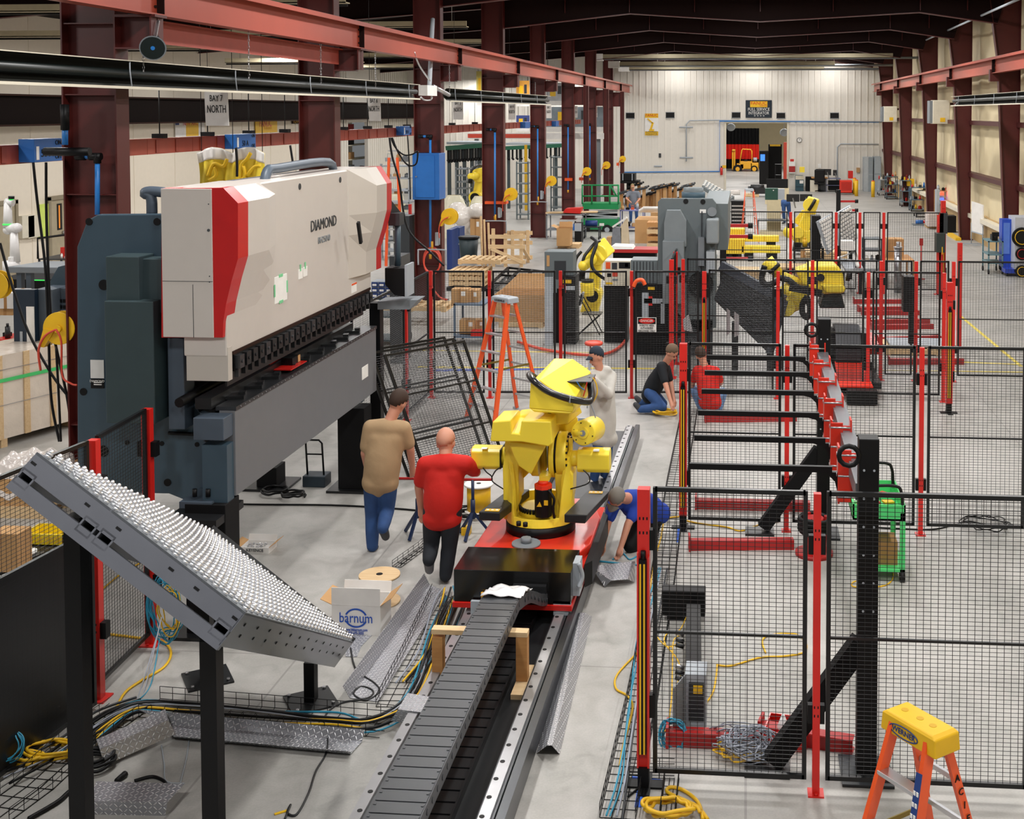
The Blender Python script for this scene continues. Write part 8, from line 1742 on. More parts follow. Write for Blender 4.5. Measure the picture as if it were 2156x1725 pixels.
# store opening shelves at the left wall
t = thing('stock_shelves', 'stock shelves with red and brown boxes inside the left bay opening', 'shelving', (-22.5, oy0, 0))
for z in (.4, 1.2, 2.0, 2.8, 3.5): MB().box(-22.8, oy0-2, z, -22.0, oy1+6, z+.06).build('shelf', 'offw', t)
for k in range(5):
    for j in range(3):
        y = oy0+.4+j*1.5; z = .46+k*.8 if k < 4 else 3.56; tag(MB().box(-22.7, y, z, -22.1, y+.9, z+.3+.08*((k*j) % 3)).build('stored_box', ['card', 'black', 'dred', 'grey'][(k+j) % 4]), '%s stored box on the %s shelf of the left bay opening' % (['brown', 'black', 'dark red', 'grey'][(k+j) % 4], ['lowest', 'second', 'middle', 'fourth', 'top'][k]), 'box', 'boxes on the store shelves')
# ---------------------------------------------------------------- scissor lift and neighbours
p = P(1265, 488, z=0); Y = p.y; t = thing('scissor_lift', 'green scissor lift platform beside the far columns', 'lift', p, None); r_ = lambda x, y, d=0: P(x, y, Y=Y+d)
def gb(x0, x1, y0, y1, d0, d1, nm, m='green'): a, c = r_(x0, y0), r_(x1, y1); MB().box(a.x, Y+d0, c.z, c.x, Y+d1, a.z).build(nm, m, t)
gb(1226, 1302, 428, 441, 0, .9, 'platform'); gb(1224, 1302, 461, 484, 0, .9, 'chassis')
for k in range(4): MB().bar(r_(1228 if k % 2 else 1300, 460-4*k, .2), r_(1300 if k % 2 else 1228, 456-4*k, .2), .06, .1).build('scissor_arm', 'lgrey', t)
for x in (1278, 1296): MB().cyl(r_(x, 484, -.05), r_(x, 484, .15), .2, n=16).build('wheel', 'black', t); MB().cyl(r_(x, 484, -.07), r_(x, 484, -.05), .1, n=12).build('wheel_hub', 'lgrey', t)
MB().cyl(r_(1232, 484, -.05), r_(1232, 484, .15), .2, n=16).build('wheel', 'black', t)
b = MB()
for d in (0, .9):
    for s_, e_ in (((1225, 390), (1303, 390)), ((1225, 413), (1303, 413)), ((1226, 390), (1226, 430)), ((1246, 390), (1246, 430)), ((1285, 390), (1298, 413)), ((1302, 390), (1302, 430)), ((1284, 390), (1284, 430))): b.tube([r_(*s_, d), r_(*e_, d)], .035, 6)
b.build('guard_rail', 'green', t)
a, c = r_(1262, 470), r_(1272, 476); MB().box(a.x, Y-.01, c.z, c.x, Y, a.z).build('label', 'paper', t)
t, (x0, x1, y_, zt) = cart(1305, 1355, 443, 488, .8, mat('6a6d9c', .45), 'purple shop cart in front of the distant person in grey', shelves=(1, .2), wheels=.1); clutter(x0, x1, y_, y_+.6, zt, 5, ('card', 'black', 'orange', 'lgrey', 'card2'), 'on the purple cart', 3, .35, hmax=.3); clutter(x0+.2, x1-.1, y_, y_+.6, zt*.22, 3, ('black', 'card', 'dred'), 'on the lower shelf of the purple cart', 6, .3, hmax=.25)
t, (x0, x1, y_, zt) = cart(1150, 1228, 452, 505, .9, 'grey', 'long grey work table with red parts left of the green lift', shelves=(1, .4), wheels=0, name='work_table', cat='table'); tag(MB().prism([P(1185, 448, Y=y_+.2), P(1190, 440, Y=y_+.2), P(1224, 438, Y=y_+.2), P(1222, 450, Y=y_+.2)], (0, .6, 0)).build('red_guard', 'red'), 'red machined guard lying on the long grey table', 'part'); tag(MB().bar(P(1150, 448, Y=y_+.5), P(1258, 446, Y=y_+.5), .3, .05).build('timber_board', 'pine'), 'pale board across the long grey table', 'timber')
clutter(x0+.3, x1-.2, y_, y_+.5, zt*.42, 4, ('offw', 'black', 'cyel', 'charcoal'), 'on the lower shelf of the long grey table', 9, .4, hmax=.35)
bx(1210, 1224, 470, 512, .5, 'black', 'floor_grinder', 'black pedestal grinder with white head left of the lift', 'machine', parts=((.0, 0, 1, .4, 'lgrey', 'head'), (-.25, .05, .0, .35, 'blue', 'motor')))
t, (x0, x1, y_, zt) = cart(1226, 1262, 478, 505, .5, 'charcoal', 'low black trolley with blue roll near the green lift', shelves=(1,), wheels=.06); tag(MB().cyl((x0+.1, y_+.2, zt+.12), (x1-.1, y_+.2, zt+.12), .11, n=14).build('blue_roll', 'dblue'), 'blue roll on the low black trolley', 'roll')
cbox(1172, 1200, 518, .6, .6, 'open brown carton with raised flap on a small pallet', open_=True, z=.15); a = P(1174, 523, z=0); pallet(a.x, a.y, a.x+.75, a.y+.7, 0, 'small pallet under the open brown carton', h=.15)
t = thing('wrapped_crate', 'tall board crate wrapped in clear film leaning near the upright robot', 'crate', P(1305, 520, z=0)); Y = P(1305, 520, z=0).y; r_ = lambda x, y, d=0: P(x, y, Y=Y+d)
MB().prism([r_(1287, 519), r_(1290, 478), r_(1308, 480), r_(1308, 519)], (0, .3, 0)).build('film_wrap', mat('7f848c', .2, var=.3, scale=6, bump=.8, bscale=6), t); MB().prism([r_(1308, 519), r_(1306, 478), r_(1320, 458), r_(1324, 515)], (0, .3, 0)).build('board', mat('d3c3a6', .6), t); MB().bar(r_(1290, 478), r_(1320, 458), .2, .06).build('top_edge', 'white', t); bx(1277, 1287, 500, 520, .5, 'card', 'carton', 'upright carton left of the film wrapped crate', 'box')
t = thing('red_table', 'long low red steel table behind the cream controller', 'table', P(1330, 545, z=0)); Y = P(1330, 552, z=0).y; r_ = lambda x, y, d=0: P(x, y, Y=Y+d)
MB().box(r_(1276, 532).x, Y, r_(1276, 532).z, r_(1385, 532).x, Y+.9, r_(1276, 525).z).build('table_top', 'dred', t); MB().prism([r_(1280, 525), r_(1290, 518), r_(1330, 520), r_(1333, 525)], (0, .8, 0)).build('white_sheet', 'paper', t); MB().box(r_(1290, 545).x, Y+.1, 0, r_(1380, 545).x, Y+.8, r_(1290, 532).z).build('plinth', 'matte', t)
for k in range(4):
    a = P(1362, 522, z=0); pallet(a.x, a.y, a.x+.75, a.y+.8, k*.24, 'pallet of brown boards left of the grey press, %s' % ['bottom', 'second', 'third', 'top'][k], m='wood' if k % 2 else 'pine', h=.16)
bx(1370, 1386, 448, 478, .5, 'card', 'carton', 'tall brown carton behind the grey press', 'box'); 
# black steel frames stacked by the back wall
rd = random.Random(12)
for k in range(14):
    px = 1308+k*11; py = 392+rd.uniform(-6, 26); Y = P(px, 440+rd.uniform(-12, 8), z=0).y; a = P(px-8, py+8, Y=Y); c = P(px+22, py, Y=Y)
    t = thing('rack_weldment', 'black welded rack frame stacked by the back wall, %s' % ['first from left', 'second from left', 'third', 'fourth', 'fifth', 'sixth', 'seventh', 'eighth', 'ninth', 'tenth', 'eleventh', 'twelfth', 'thirteenth', 'rightmost'][k], 'frame', (a.x, Y, 0), 'welded frames by the back wall')
    for o_ in (0, 1.1): MB().bar(a+V((0, o_, 0)), c+V((0, o_, 0)), .12, .09).build('rail', 'black' if k % 3 else 'charcoal', t)
    for u in (.1, .5, .9): q_ = a.lerp(c, u); MB().bar(q_, q_+V((0, 1.1, 0)), .08, .07).build('crossbar', 'charcoal', t)
    MB().box(a.x+.1, Y+.1, 0, a.x+.25, Y+.3, a.z).box(c.x-.25, Y+.1, 0, c.x-.1, Y+.3, c.z).build('support', 'card' if k % 2 else 'wood', t)
for i in range(4): x0_, x1_, yy, z0, z1 = fr_(1345+i*3, 1388, 440+i*4, 444+i*4, Y=44-i*.3); tag(MB().cyl((x0_, yy, z0+.1*i), (x1_+.6, yy, z0+.1*i), .06, n=8).build('plastic_pipe', 'white'), 'white pipe on the rack behind the purple cart, %s' % ['topmost', 'second', 'third', 'lowest'][i], 'pipe')
for i, z in enumerate((.3,)): x0_, x1_, yy, _, z1 = fr_(1343, 1390, 452, 462, Y=44.2); tag(MB().box(x0_, 43.0, 0, x1_, 44.6, P(1360, 458, Y=44).z).build('pipe_rack', 'card'), 'low tan rack under the white pipes', 'rack')
blkp(1307, 1336, 366, 380, 60, 1, 'black', 'machine_case', 'black case with two white straps on a black bench by the back wall', 'case', parts=((.12, 0, .18, 1, 'lgrey', 'strap'), (.8, 0, .86, 1, 'lgrey', 'strap'))); a = P(1306, 381, Y=60); c = P(1344, 385, Y=60); t = thing('black_bench', 'black bench under the strapped case by the back wall', 'bench', a); MB().box(a.x, 60, a.z-.12, c.x, 61.2, a.z).build('bench_top', 'black', t); MB().box(a.x+.3, 60.1, 0, a.x+.5, 61, a.z-.1).box(c.x-.5, 60.1, 0, c.x-.3, 61, a.z-.1).build('leg', 'black', t)
# far tilted ball table, engine on pallet, plastic
t = thing('roller_table', 'far grey ball table sloping down to the right behind the grey press', 'roller table', P(1540, 430, z=0)); v = [P(x, y, Y=47+d) for x, y, d in ((1478, 391, 0), (1484, 380, 1.2), (1546, 413, 1.2), (1530, 425, 0))]
MB().prism(v, (0, 0, -.15)).build('deck', 'mgrey', t); b = MB()
for i in range(9):
    for j in range(4): p = v[0].lerp(v[3], (i+.5)/9).lerp(v[1].lerp(v[2], (i+.5)/9), (j+.5)/4); b.cyl(p, p+Z*.06, .05, n=6)
o = b.build('transfer_balls', 'white', t); o['kind'] = 'stuff'
for x in (v[3].x-.2, v[0].x+.8): MB().box(x, 47.5, 0, x+.15, 47.65, 1.9 if x < v[3].x-.5 else v[3].z-.1).build('post', 'black', t)
p = P(1567, 415, z=0); pallet(p.x, p.y, P(1598, 415, Y=p.y).x, p.y+1.2, 0, 'pale pallet carrying a black gearbox near the doorway', h=.15); t = thing('gearbox', 'black gearbox motor on the pale pallet near the doorway', 'gearbox', p+Z*.15); MB().cyl(p+V((.35, .5, .45)), p+V((1.1, .5, .45)), .22, n=14).box(p.x+.6, p.y+.2, .17, p.x+1.3, p.y+.9, .5).build('housing', 'blackm', t); MB().cyl(p+V((.2, .5, .45)), p+V((.35, .5, .45)), .12, n=12).build('shaft_flange', 'dsteel', t)
bx(1536, 1558, 402, 410, 1, 'wrap', 'plastic_bundle', 'pale plastic wrapped bundle right of the far ball table', 'bundle', bev=.05)
# ---------------------------------------------------------------- beyond the doorway
t = thing('curtain', 'black and red welding curtain in the room beyond the doorway', 'curtain', (P(1560, 300, Y=99).x, 99, 0)); a, c = P(1529, 270, Y=99), P(1598, 356, Y=99); m_ = P(1560, 304, Y=99).z
cur = lambda z0, z1: (lambda u, v: V((a.x+(c.x-a.x)*u, 99+.12*math.sin(u*60), z0+(z1-z0)*v)))
MB().grid(cur(m_, a.z), 90, 2).build('upper_band', 'matte', t); MB().grid(cur(P(1560, 335, Y=99).z, m_), 90, 2).build('red_band', mat('e02a1a', .6), t); MB().grid(cur(.1, P(1560, 335, Y=99).z), 90, 2).build('lower_band', 'matte', t)
p = P(1568, 361, z=0); Y = p.y; r_ = lambda x, y, d=0: P(x, y, Y=Y+d); fy = mat('e0a426', .45)
t = thing('forklift', 'old yellow forklift parked beyond the back doorway', 'forklift', p)
def fb(x0, x1, y0, y1, nm, m=fy, d=1.0, o=0): a, c = r_(x0, y0), r_(x1, y1); MB().box(a.x, Y+o, c.z, c.x, Y+o+d, a.z).build(nm, m, t, bev=.04)
fb(1558, 1584, 340, 356, 'body'); fb(1580, 1597, 343, 358, 'counterweight'); fb(1551, 1566, 345, 357, 'front_body'); fb(1566, 1574, 337, 343, 'seat', 'black', .6, .2)
for x0, x1 in ((1541, 1544), (1545, 1548)): fb(x0, x1, 315, 358, 'mast', fy, .12, .1); fb(x0, x1, 315, 358, 'mast', fy, .12, .8)
fb(1541, 1548, 315, 318, 'mast_crossbar'); b = MB()
for d in (0.05, .95): b.tube([r_(1557, 345, d), r_(1562, 316, d), r_(1564, 314, d), r_(1580, 315, d), r_(1583, 318, d), r_(1583, 342, d)], .05, 6)
b.tube([r_(1564, 314, .05), r_(1564, 314, .95)], .05, 6).tube([r_(1581, 315, .05), r_(1581, 315, .95)], .05, 6).build('overhead_guard', fy, t)
for x in (1553, 1588):
    for d in (-.05, .85): MB().cyl(r_(x, 356, d), r_(x, 356, d+.22), .36 if x < 1570 else .28, n=20).build('wheel', 'black', t)
    MB().cyl(r_(x, 356, -.07), r_(x, 356, -.04), .17, n=14).build('wheel_hub', fy, t)
MB().cyl(r_(1586, 336, .3), r_(1594, 336, .3), .16, n=12).build('gas_tank', 'lgrey', t); fb(1530, 1542, 358, 360, 'fork', 'charcoal', .1, .2)
for i, (x, y_, s) in enumerate(((1539, 268, 'left'), (1651, 279, 'right'))):
    c_ = P(x, y_, Y=78); tag(MB().sph(c_, .28, 14, 8, (1, .4, .9)).cyl(c_, V((c_.x, c_.y, 7.3)), .02, n=4).build('dome_light', 'lgrey'), 'round grey fan head hanging beyond the doorway, %s side' % s, 'fan')
bx(1599, 1618, 318, 354, 1, 'black', 'machine_cabinet', 'black machine with small bright screen beyond the doorway', 'machine', Y=79, parts=((.1, .1, .6, .3, 'glow', 'screen'),)); bx(1618, 1646, 304, 352, 1, 'matte', 'machine_cabinet', 'dark tall machine at the right beyond the doorway', 'machine', Y=80, parts=((.1, 0, .9, .05, 'cyel', 'top_light'),))
bx(1650, 1657, 300, 350, .5, 'cred', 'gas_rack', 'orange rack at the right edge inside the doorway', 'rack', Y=75.5); t, _ = cart(1632, 1646, 346, 368, .6, 'black', 'small black cart at the right of the doorway', shelves=(1, .6, .2), wheels=.08)
# ---------------------------------------------------------------- office corner by the back wall
Yo = 70
bx(1675, 1692, 370, 398, .8, mat('1f4450', .4), 'printer', 'tall copier with dark front by the back wall', 'printer', bev=.03, parts=((.0, 0, 1, .25, 'offw', 'lid'), (.5, .3, .95, .5, 'white', 'tray'), (.05, .7, .95, .72, 'black', 'drawer_gap')))
bx(1684, 1694, 352, 363, .5, 'yellow', 'yellow_box', 'yellow box on the wall shelf above the copier', 'box', Y=71.5); bx(1697, 1714, 373, 398, .8, 'matte', 'desk_pedestal', 'black desk pedestal right of the copier', 'cabinet')
bx(1661, 1674, 340, 365, .3, 'paper', 'notice_holder', 'white and red notice board at the right of the doorway', 'sign', Y=73.4, parts=((0, .4, 1, .9, 'dred', 'red_block'), (.2, -.2, .8, 0, 'red', 'red_top')))
t, (x0, x1, y_, zt) = cart(1740, 1770, 376, 404, 1, mat('6a6f8c', .5), 'grey-blue workbench below the monitors at the back', shelves=(1, .5), wheels=0, name='work_bench', cat='bench'); bx(1745, 1767, 381, 401, .8, 'matte', 'bench_box', 'black box under the grey-blue workbench', 'box', Y=y_+.1)
t = thing('desk', 'long brown topped desk by the back wall', 'desk', P(1740, 392, z=0)); x0, x1, yy, _, zz = fr_(1708, 1742, 373, 393); yy -= .9; MB().box(x0, yy+.5, zz-.06, x1, yy+1.3, zz).build('desk_top', 'wood', t); MB().box(x0+.1, yy+.6, 0, x0+.5, yy+1.2, zz-.06).box(x1-.5, yy+.6, 0, x1-.1, yy+1.2, zz-.06).build('pedestal', 'charcoal', t)
monitor(1718, 1734, 356, 369, yy+.8, 'left of the three monitors on the back desk'); monitor(1734, 1750, 356, 369, yy+.8, 'middle of the three monitors on the back desk'); monitor(1754, 1762, 358, 370, yy+.8, 'smallest right hand monitor on the back desk')
t = thing('office_chair', 'black swivel chair at the back desk', 'chair', P(1725, 404, z=0)); p = P(1725, 404, z=0); MB().cb(p+V((0, 0, .5)), (.6, .55, .1)).build('seat', 'black', t); MB().cb(p+V((0, -.25, .95)), (.6, .1, .75)).build('backrest', 'black', t, bev=.05); MB().cyl(p+Z*.1, p+Z*.48, .04, n=8).build('column', 'charcoal', t)
for k in range(5): MB().bar(p+Z*.1, p+V((.32*math.cos(k*1.26), .32*math.sin(k*1.26), .06)), .05, .04).build('leg', 'black', t)
bx(1706, 1722, 380, 404, .6, 'offw', 'filing_box', 'pale open filing box left of the swivel chair', 'box')
bx(1769, 1794, 380, 406, .7, mat('d8301d', .4), 'tool_cabinet', 'red tool cabinet on castors by the back desk', 'tool cabinet', z=.12, bev=.02, parts=tuple((.08, .14+.14*k, .92, .24+.14*k, mat('b32010', .4), 'drawer') for k in range(5))); p = P(1782, 407, z=0)
tag(MB().box(p.x-.6, p.y+.0, 0, p.x+.6, p.y+.6, .14).build('caster_base', 'black'), 'black castor base under the red tool cabinet', 'base')
bx(1786, 1796, 360, 376, .3, 'red', 'red_machine', 'red arbor press on the red tool cabinet', 'machine', Y=P(1782, 407, z=0).y+.2)
for x, b_, s in ((1799, 409, 'left one of the close pair'), (1803, 413, 'right one of the close pair'), (1838, 415, 'standing alone before the lockers')):
    p = P(x, b_, z=0); t = thing('bollard', 'yellow steel bollard, '+s, 'bollard', p, 'yellow bollards'); h = P(x, b_-33, Y=p.y).z; MB().cyl(p, p+Z*h, .1, n=16).build('post', 'yel2', t); MB().cyl(p+Z*h, p+Z*(h+.05), .1, .06, n=16).build('cap', 'orange', t)
t = bx(1819, 1838, 331, 399, 1, mat('9fa7ac', .5), 'locker', 'tall grey steel cabinet pair by the right end of the back wall', 'locker', bev=.01, parts=((.0, 0, .45, 1, mat('b6bdc0', .5), 'door'), (.52, .0, .98, .48, mat('8f999f', .5), 'door'), (.52, .52, .98, 1, mat('8f999f', .5), 'door')))
bx(1840, 1855, 330, 402, 1, mat('939da3', .5), 'locker', 'second tall grey cabinet at the right column', 'locker', bev=.01, parts=((.1, .0, .9, .48, mat('a4adb2', .5), 'door'), (.1, .52, .9, 1, mat('a4adb2', .5), 'door')))
# ---------------------------------------------------------------- carts and racks along the right wall
for i, (x0, x1, pt, pb, m, s, sh) in enumerate(((1850, 1868, 378, 412, 'lgrey', 'pale cart of canisters nearest the lockers', (1, .3)), (1866, 1890, 372, 420, mat('4f6168', .5), 'grey parts cart right of the pale one', (1, .65, .3, .1)), (1898, 1918, 380, 436, mat('5a6d78', .5), 'blue-grey cart with red bins below the yellow box', (1, .6, .2)), (1918, 1950, 395, 446, mat('5a6d78', .5), 'low blue-grey cart by the third right column', (1, .5, .1)), (1972, 2012, 402, 470, 'card2', 'timber topped rack with beacon between right columns', (1, .55, .2)))):
    t, (a0, a1, y_, zt) = cart(x0, x1, pt, pb, .8, m, s, shelves=sh, wheels=.07 if i < 4 else 0, name='shop_cart' if i < 4 else 'shelf_rack', cat='cart' if i < 4 else 'rack')
    for k, q_ in enumerate(sh[:3]): clutter(a0, a1, y_, y_+.6, zt*q_, 4, (('red', 'offw', 'charcoal', 'blue'), ('lgrey', 'black', 'red', 'card'), ('black', 'cyel', 'dred', 'lgrey'))[(i+k) % 3], 'on the %s shelf of the %s' % (['top', 'middle', 'lower'][k], s.split(' ')[0]+' '+s.split(' ')[1]+(' %s' % ['one', 'beside it', 'with bins', 'by column', 'with beacon'][i])), i*3+k, .3, hmax=.3)
bx(1911, 1925, 377, 392, .4, 'yel2', 'yellow_case', 'bright yellow case standing on the blue-grey cart', 'case', Y=P(1908, 436, z=0).y+.2)
t = thing('signal_light', 'red and blue warning light on a thin pole in front of the timber rack', 'signal light', P(1983, 470, z=0)); p = P(1983, 470, z=0); Y = p.y; MB().cyl(V((p.x, Y, 0)), P(1983, 421, Y=Y), .04, n=8).build('pole', 'black', t)
a, c = P(1979, 405, Y=Y), P(1987, 411, Y=Y); MB().box(a.x, Y-.05, c.z, c.x, Y+.05, a.z).build('red_lamp', 'rlight', t); a, c = P(1979, 417, Y=Y), P(1987, 421, Y=Y); MB().box(a.x, Y-.05, c.z, c.x, Y+.05, a.z).build('blue_lamp', 'blight', t); a, c = P(1979, 411, Y=Y), P(1987, 417, Y=Y); MB().box(a.x, Y-.04, c.z, c.x, Y+.04, a.z).build('housing', 'lgrey', t)
bx(1972, 1979, 400, 432, .5, 'lgrey', 'partition', 'narrow grey upright panel left of the timber rack', 'panel', Y=P(1975, 470, z=0).y-.3)
t, (a0, a1, y_, zt) = cart(1929, 1955, 450, 458, .8, 'charcoal', 'low black trolley near the third right column', shelves=(1,), wheels=.06)
bx(1953, 1975, 449, 478, .8, mat('d9cbc4', .3, var=.1, bump=.5, bscale=8), 'wrapped_load', 'pale film wrapped load on a pallet by the light curtain cabinet', 'pallet load', z=.1, bev=.05); a = P(1953, 481, z=0); pallet(a.x, a.y, P(1976, 481, Y=a.y).x, a.y+.9, 0, 'pallet under the pale wrapped load', h=.12)
p = P(1938, 475, z=0); t = thing('hand_tools', 'blue and red power tool on a small floor mat in the aisle', 'tool', p); MB().box(p.x-.3, p.y-.1, 0, p.x+.4, p.y+.4, .06).build('mat', 'grey', t); MB().cyl((p.x-.2, p.y, .15), (p.x+.1, p.y, .15), .08, n=10).build('body', 'blue', t); MB().cyl((p.x+.1, p.y, .15), (p.x+.3, p.y, .15), .06, n=10).build('head', 'red', t)
bx(1995, 2013, 455, 490, .6, 'black', 'tool_box', 'black box on the floor left of the fourth right column', 'box', z=0); tag(MB().bar(P(2000, 493, z=.05), P(2018, 504, z=.05), .2, .1).build('floor_beam', 'yel2'), 'yellow beam on the floor by the fourth right column', 'beam')
bx(1972, 1990, 492, 532, .35, mat('26302e', .5), 'curtain_cabinet', 'dark grey cabinet mounted on the far light curtain', 'electrical box', Y=31.2, parts=((.6, .7, .7, 1.1, 'cyel', 'cable_tail'),)); a, c = P(1979, 449, Y=31.5), P(1995, 492, Y=31.5); tag(MB().box(a.x, 31.5, c.z, c.x, 31.56, a.z).build('shield_plate', 'charcoal'), 'dark shield plate between red posts at the far light curtain', 'plate')
for x, t0, t1, s in ((1980, 449, 620, 'left edge'), (1996, 453, 640, 'right edge')): p = P(x, t1, z=0); post(p.x, 31.55, 'far red post at the %s of the dark shield plate' % s, h=P(x, t0, Y=31.55).z, w=.1, br=False)
# whiteboard
p = P(2065, 540, z=0); Y = P(2062, 517, z=0).y; t = thing('whiteboard', 'rolling whiteboard standing by the right wall', 'whiteboard', P(2065, 520, z=0)); v = [P(2056, 424, Y=Y), P(2080, 433, Y=Y-1.1), P(2079, 493, Y=Y-1.1), P(2056, 485, Y=Y)]
v[1].x = v[0].x+.3; v[2].x = v[0].x+.3; v = [P(2056, 424, Y=Y), P(2080, 432, Y=Y-.5), P(2080, 494, Y=Y-.5), P(2056, 487, Y=Y)]
dx_ = min(0, 8.2-max(q_.x for q_ in v)); v = [q_+V((dx_, 0, 0)) for q_ in v]
MB().prism(v, (.04, 0, 0)).build('board', 'white', t); a, c = v[3], v[2]
for q_ in (a, c): MB().cyl(V((q_.x, q_.y, .08)), q_+Z*.3, .02, n=6).build('leg', 'lgrey', t); MB().bar(V((q_.x-.35, q_.y, .06)), V((min(8.25, q_.x+.35), q_.y, .06)), .03, .04).build('foot', 'lgrey', t)
MB().bar(a, c, .06, .04).build('pen_tray', 'lgrey', t)
# tool crib table and blue spool machine
t, (a0, a1, y_, zt) = cart(2080, 2112, 508, 578, .9, mat('5f8088', .5), 'steel cart with timber shelf beside the blue machine', shelves=(1, .6, .35), wheels=.07); t = thing('bench_vise', 'black bench vise on the cart by the whiteboard', 'vise', (a0+.2, y_+.2, zt)); MB().cb((a0+.2, y_+.2, zt+.1), (.16, .3, .16)).cyl((a0+.2, y_-.1, zt+.12), (a0+.2, y_+.5, zt+.12), .04, n=8).cb((a0+.2, y_+.0, zt+.2), (.2, .06, .12)).build('body', 'black', t)
t = thing('cable_machine', 'blue steel cabinet with black cable reels at the right picture edge', 'machine', P(2130, 590, z=0)); p = P(2112, 578, z=0); Y = p.y; r_ = lambda x, y, d=0: P(x, y, Y=Y+d)
a, c = r_(2110, 462), r_(2128, 572); MB().box(a.x, Y, .1, c.x, Y+.4, a.z).build('side_panel', mat('1f49b8', .4), t); MB().box(a.x+.04, Y-.012, .6, c.x-.04, Y, a.z-.1).build('side_window', mat('5b7fd0', .3), t)
MB().box(c.x, Y-.5, .12, c.x+1.1, Y+.4, r_(2128, 455).z).build('front_cabinet', mat('b9bcc4', .45), t); MB().box(c.x+.42, Y-.52, .1, c.x+1.1, Y-.5, r_(2128, 455).z).build('blue_front', mat('1f3fb0', .4), t); MB().box(a.x, Y-.5, .1, c.x+1.1, Y+.4, .22).build('base', mat('1f3fb0', .4), t)
for i, py in enumerate((500, 535, 572)): q_ = P(2152, py, Y=Y-.58); MB().cyl(q_, q_+V((0, .06, 0)), .28 if i == 0 else .18, n=24).build('cable_reel', 'black', t); MB().tube([q_+V(((.2 if i == 0 else .13)*math.cos(k*PI/8), -.02, (.2 if i == 0 else .13)*math.sin(k*PI/8))) for k in range(16)], .012, 5, closed=True).build('reel_cable', 'cyel' if i != 1 else 'dred', t)
for x in (a.x+.05, c.x+.9): MB().cyl((x, Y-.4, .05), (x+.05, Y-.4, .05), .06, n=12).build('caster', 'black', t)
# ---------------------------------------------------------------- left edge beyond the crate: doors, white robot, machines
def door_(n, px0, px1, pt, X=XW):
    a = P(px0, 500, X=X); c = P(px1, 500, X=X); y0, y1 = sorted((a.y, c.y)); h = P((px0+px1)/2, pt, X=X).z
    o = struct(MB().box(X, y0, 0, X+.06, y1, h), 'door_%d' % n, mat('a99d84', .5)); f_ = MB().box(X, y0-.12, 0, X+.1, y0, h+.1).box(X, y1, 0, X+.1, y1+.12, h+.1).box(X, y0-.12, h, X+.1, y1+.12, h+.12).build('door_frame', mat('8f846d', .5), o)
    MB().cyl((X+.06, y1-.15, 1.0), (X+.14, y1-.15, 1.0), .05, n=10).build('door_handle', 'steel', o)
    if n == 2: w_ = MB().box(X+.06, y0+.35, 1.1, X+.075, y0+.6, 1.9).build('door_window', 'black', o); MB().box(X+.075, y0+.42, 1.15, X+.08, y0+.48, 1.85).build('window_light', 'orangel', w_)
    return o
door_(1, -25, 28, 432); door_(2, 103, 134, 420)
p = P(36, 560, Y=20); Y = 20; r_ = lambda x, y, d=0: P(x, y, Y=Y+d); t = thing('collaborative_robot', 'white collaborative robot arm at the left picture edge', 'robot', r_(20, 575)); wm = mat('f0efee', .4)
MB().cyl(r_(24, 572), r_(24, 550), .14, n=20).build('base', wm, t); MB().cyl(r_(28, 552), r_(30, 552), .13, n=20).bar(r_(24, 552), r_(35, 552), .2, .2).build('shoulder', wm, t, bev=.04); MB().cyl(r_(32, 552), r_(29, 486), .085, .06, n=20).build('lower_arm', wm, t); MB().cyl(r_(18, 482), r_(36, 480), .085, n=20).sph(r_(36, 480), .085, 14, 8).build('elbow', wm, t); MB().cyl(r_(17, 484), r_(16, 425), .08, .06, n=20).sph(r_(17, 484), .085, 14, 8).build('upper_arm', wm, t); MB().cyl(r_(12, 425), r_(28, 428), .06, n=16).build('wrist', wm, t)
MB().cyl(r_(24, 425), r_(24, 419), .04, n=14).build('green_ring', 'gled', t); MB().cyl(r_(24, 419), r_(24, 413), .05, n=14).build('tool_flange', 'black', t); MB().cyl(r_(16.5, 474), r_(16.4, 471), .083, n=20).build('green_band', 'gled', t)
bx(-10, 103, 588, 655, .9, 'matte', 'robot_plinth', 'black machine plinth with green light strips at left edge', 'plinth', Y=20.2, parts=((0, 0, .32, .03, 'gled', 'green_strip'), (.62, 0, .98, .03, 'gled', 'green_strip'))) 
t = thing('grey_table', 'thick grey framed table in front of the white robot', 'table', (P(60, 640, Y=18.6).x, 18.6, 0)); a, c = P(14, 562, Y=18.6), P(120, 576, Y=18.6); MB().prism([(a.x, 18.6, c.z), (c.x, 18.6, c.z), (c.x+.1, 19.4, c.z), (a.x+.15, 19.4, c.z)], (0, 0, a.z-c.z)).build('table_frame', 'grey', t, bev=.01); x_ = P(60, 600, Y=18.7).x; MB().box(x_-.04, 18.7, 0, x_+.04, 18.8, c.z).box(c.x-.1, 18.7, 0, c.x-.02, 18.8, c.z).box(a.x+.1, 18.7, 0, a.x+.18, 18.8, c.z).build('leg', 'slateb', t)
blkp(30, 75, 610, 735, 17, .1, mat('16283a', .4), 'cabinet_door', 'open dark blue cabinet door with paper sheet near the left edge', 'door', parts=((.62, .12, .98, .42, 'paper', 'paper_sheet'), (.3, .3, .42, .4, 'lgrey', 'knob'))); blkp(75, 113, 610, 725, 17.1, .9, mat('48535e', .5), 'machine_housing', 'slate grey machine housing left of the vented cabinet', 'machine'); blkp(113, 152, 607, 700, 17.3, .9, mat('48535e', .5), 'vented_cabinet', 'slate cabinet with louvred vent beside the first column', 'cabinet', parts=tuple((.15+.4*(k % 2), .08+.045*(k//2), .5+.4*(k % 2), .105+.045*(k//2), 'black', 'louvre') for k in range(28)))
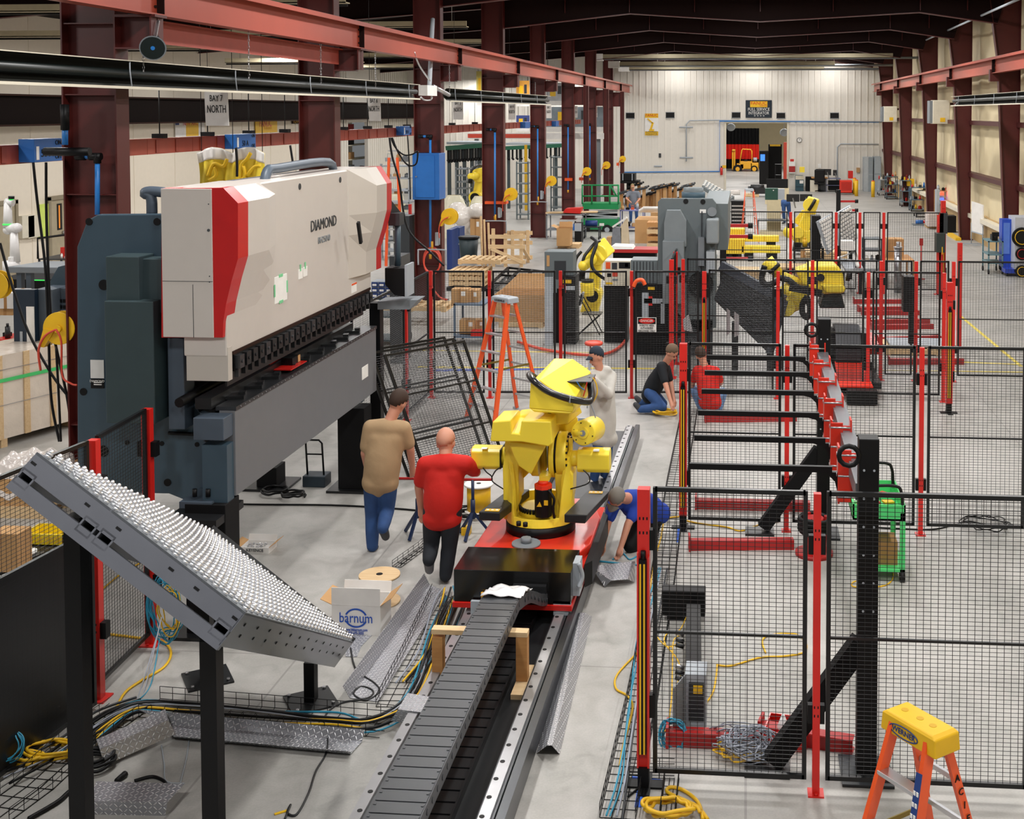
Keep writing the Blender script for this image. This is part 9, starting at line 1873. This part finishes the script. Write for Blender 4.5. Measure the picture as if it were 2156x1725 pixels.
t = thing('machine_hood', 'angled dark machine hood above the vented cabinet', 'machine', P(130, 600, Y=17.5)); MB().prism([P(95, 612, Y=17.6), P(115, 575, Y=17.6), P(123, 562, Y=17.6), P(152, 555, Y=17.6), P(152, 607, Y=17.6)], (0, .6, 0)).build('hood', 'slate', t)
t, (a0, a1, y_, zt) = cart(82, 152, 545, 640, 1, 'charcoal', 'dark rail bench with red bin against the left wall', shelves=(1,), wheels=0, name='rail_bench', cat='bench'); MB().tube([(a0, y_, zt), (a0, y_, zt+.5), (a1, y_+.5, zt+.6)], .03, 6).build('guard_rail', 'black', t); tag(MB().box(a0+.4, y_+.3, zt, a0+1.0, y_+.7, zt+.25).build('red_bin', 'red'), 'red bin on the dark rail bench', 'bin'); clutter(a0+.5, a1, y_, y_+.3, zt, 4, ('white', 'paper', 'charcoal', 'card'), 'on the dark rail bench', 3, .3, hmax=.2)
for i, (x, y_, s) in enumerate(((55, 475, 'left'), (68, 475, 'right'))): p = P(x, y_, X=XW+.05); tag(MB().box(XW, p.y-.3, p.z-.35, XW+.12, p.y+.3, p.z+.3).build('wall_panel_box', 'offw'), 'cream electrical box on the left wall beside the doors, %s one' % s, 'electrical box')
p = P(93, 465, X=XW+.05); tag(MB().box(XW, p.y-.25, p.z-.5, XW+.08, p.y+.25, p.z+.5).build('notice_holder', mat('cfe36a', .5)), 'yellow-green notice holder on the left wall by the second door', 'sign')
cbox(-5, 28, 650, .25, .5, 'white carton stacked on a low shelf at the left edge', 'cardw', Y=18, label_=False); cbox(-5, 26, 664, .2, .5, 'brown carton under the white one at the left edge', Y=18.1); t, (a0, a1, y_, zt) = cart(-15, 30, 715, 742, .8, 'red', 'low red trolley with black parts at the left edge', shelves=(1,), wheels=.06); clutter(a0, a1, y_, y_+.5, zt, 3, ('black', 'blackm', 'charcoal'), 'on the low red trolley', 2, .3, hmax=.35)
board(570, 350, 580, 367, X=XW+.05, m='paper', label='small white notice sheet on the left wall above the press brake', cat='sign', name='notice', extra=((.2, .3, .8, .8, 'charcoal'),))
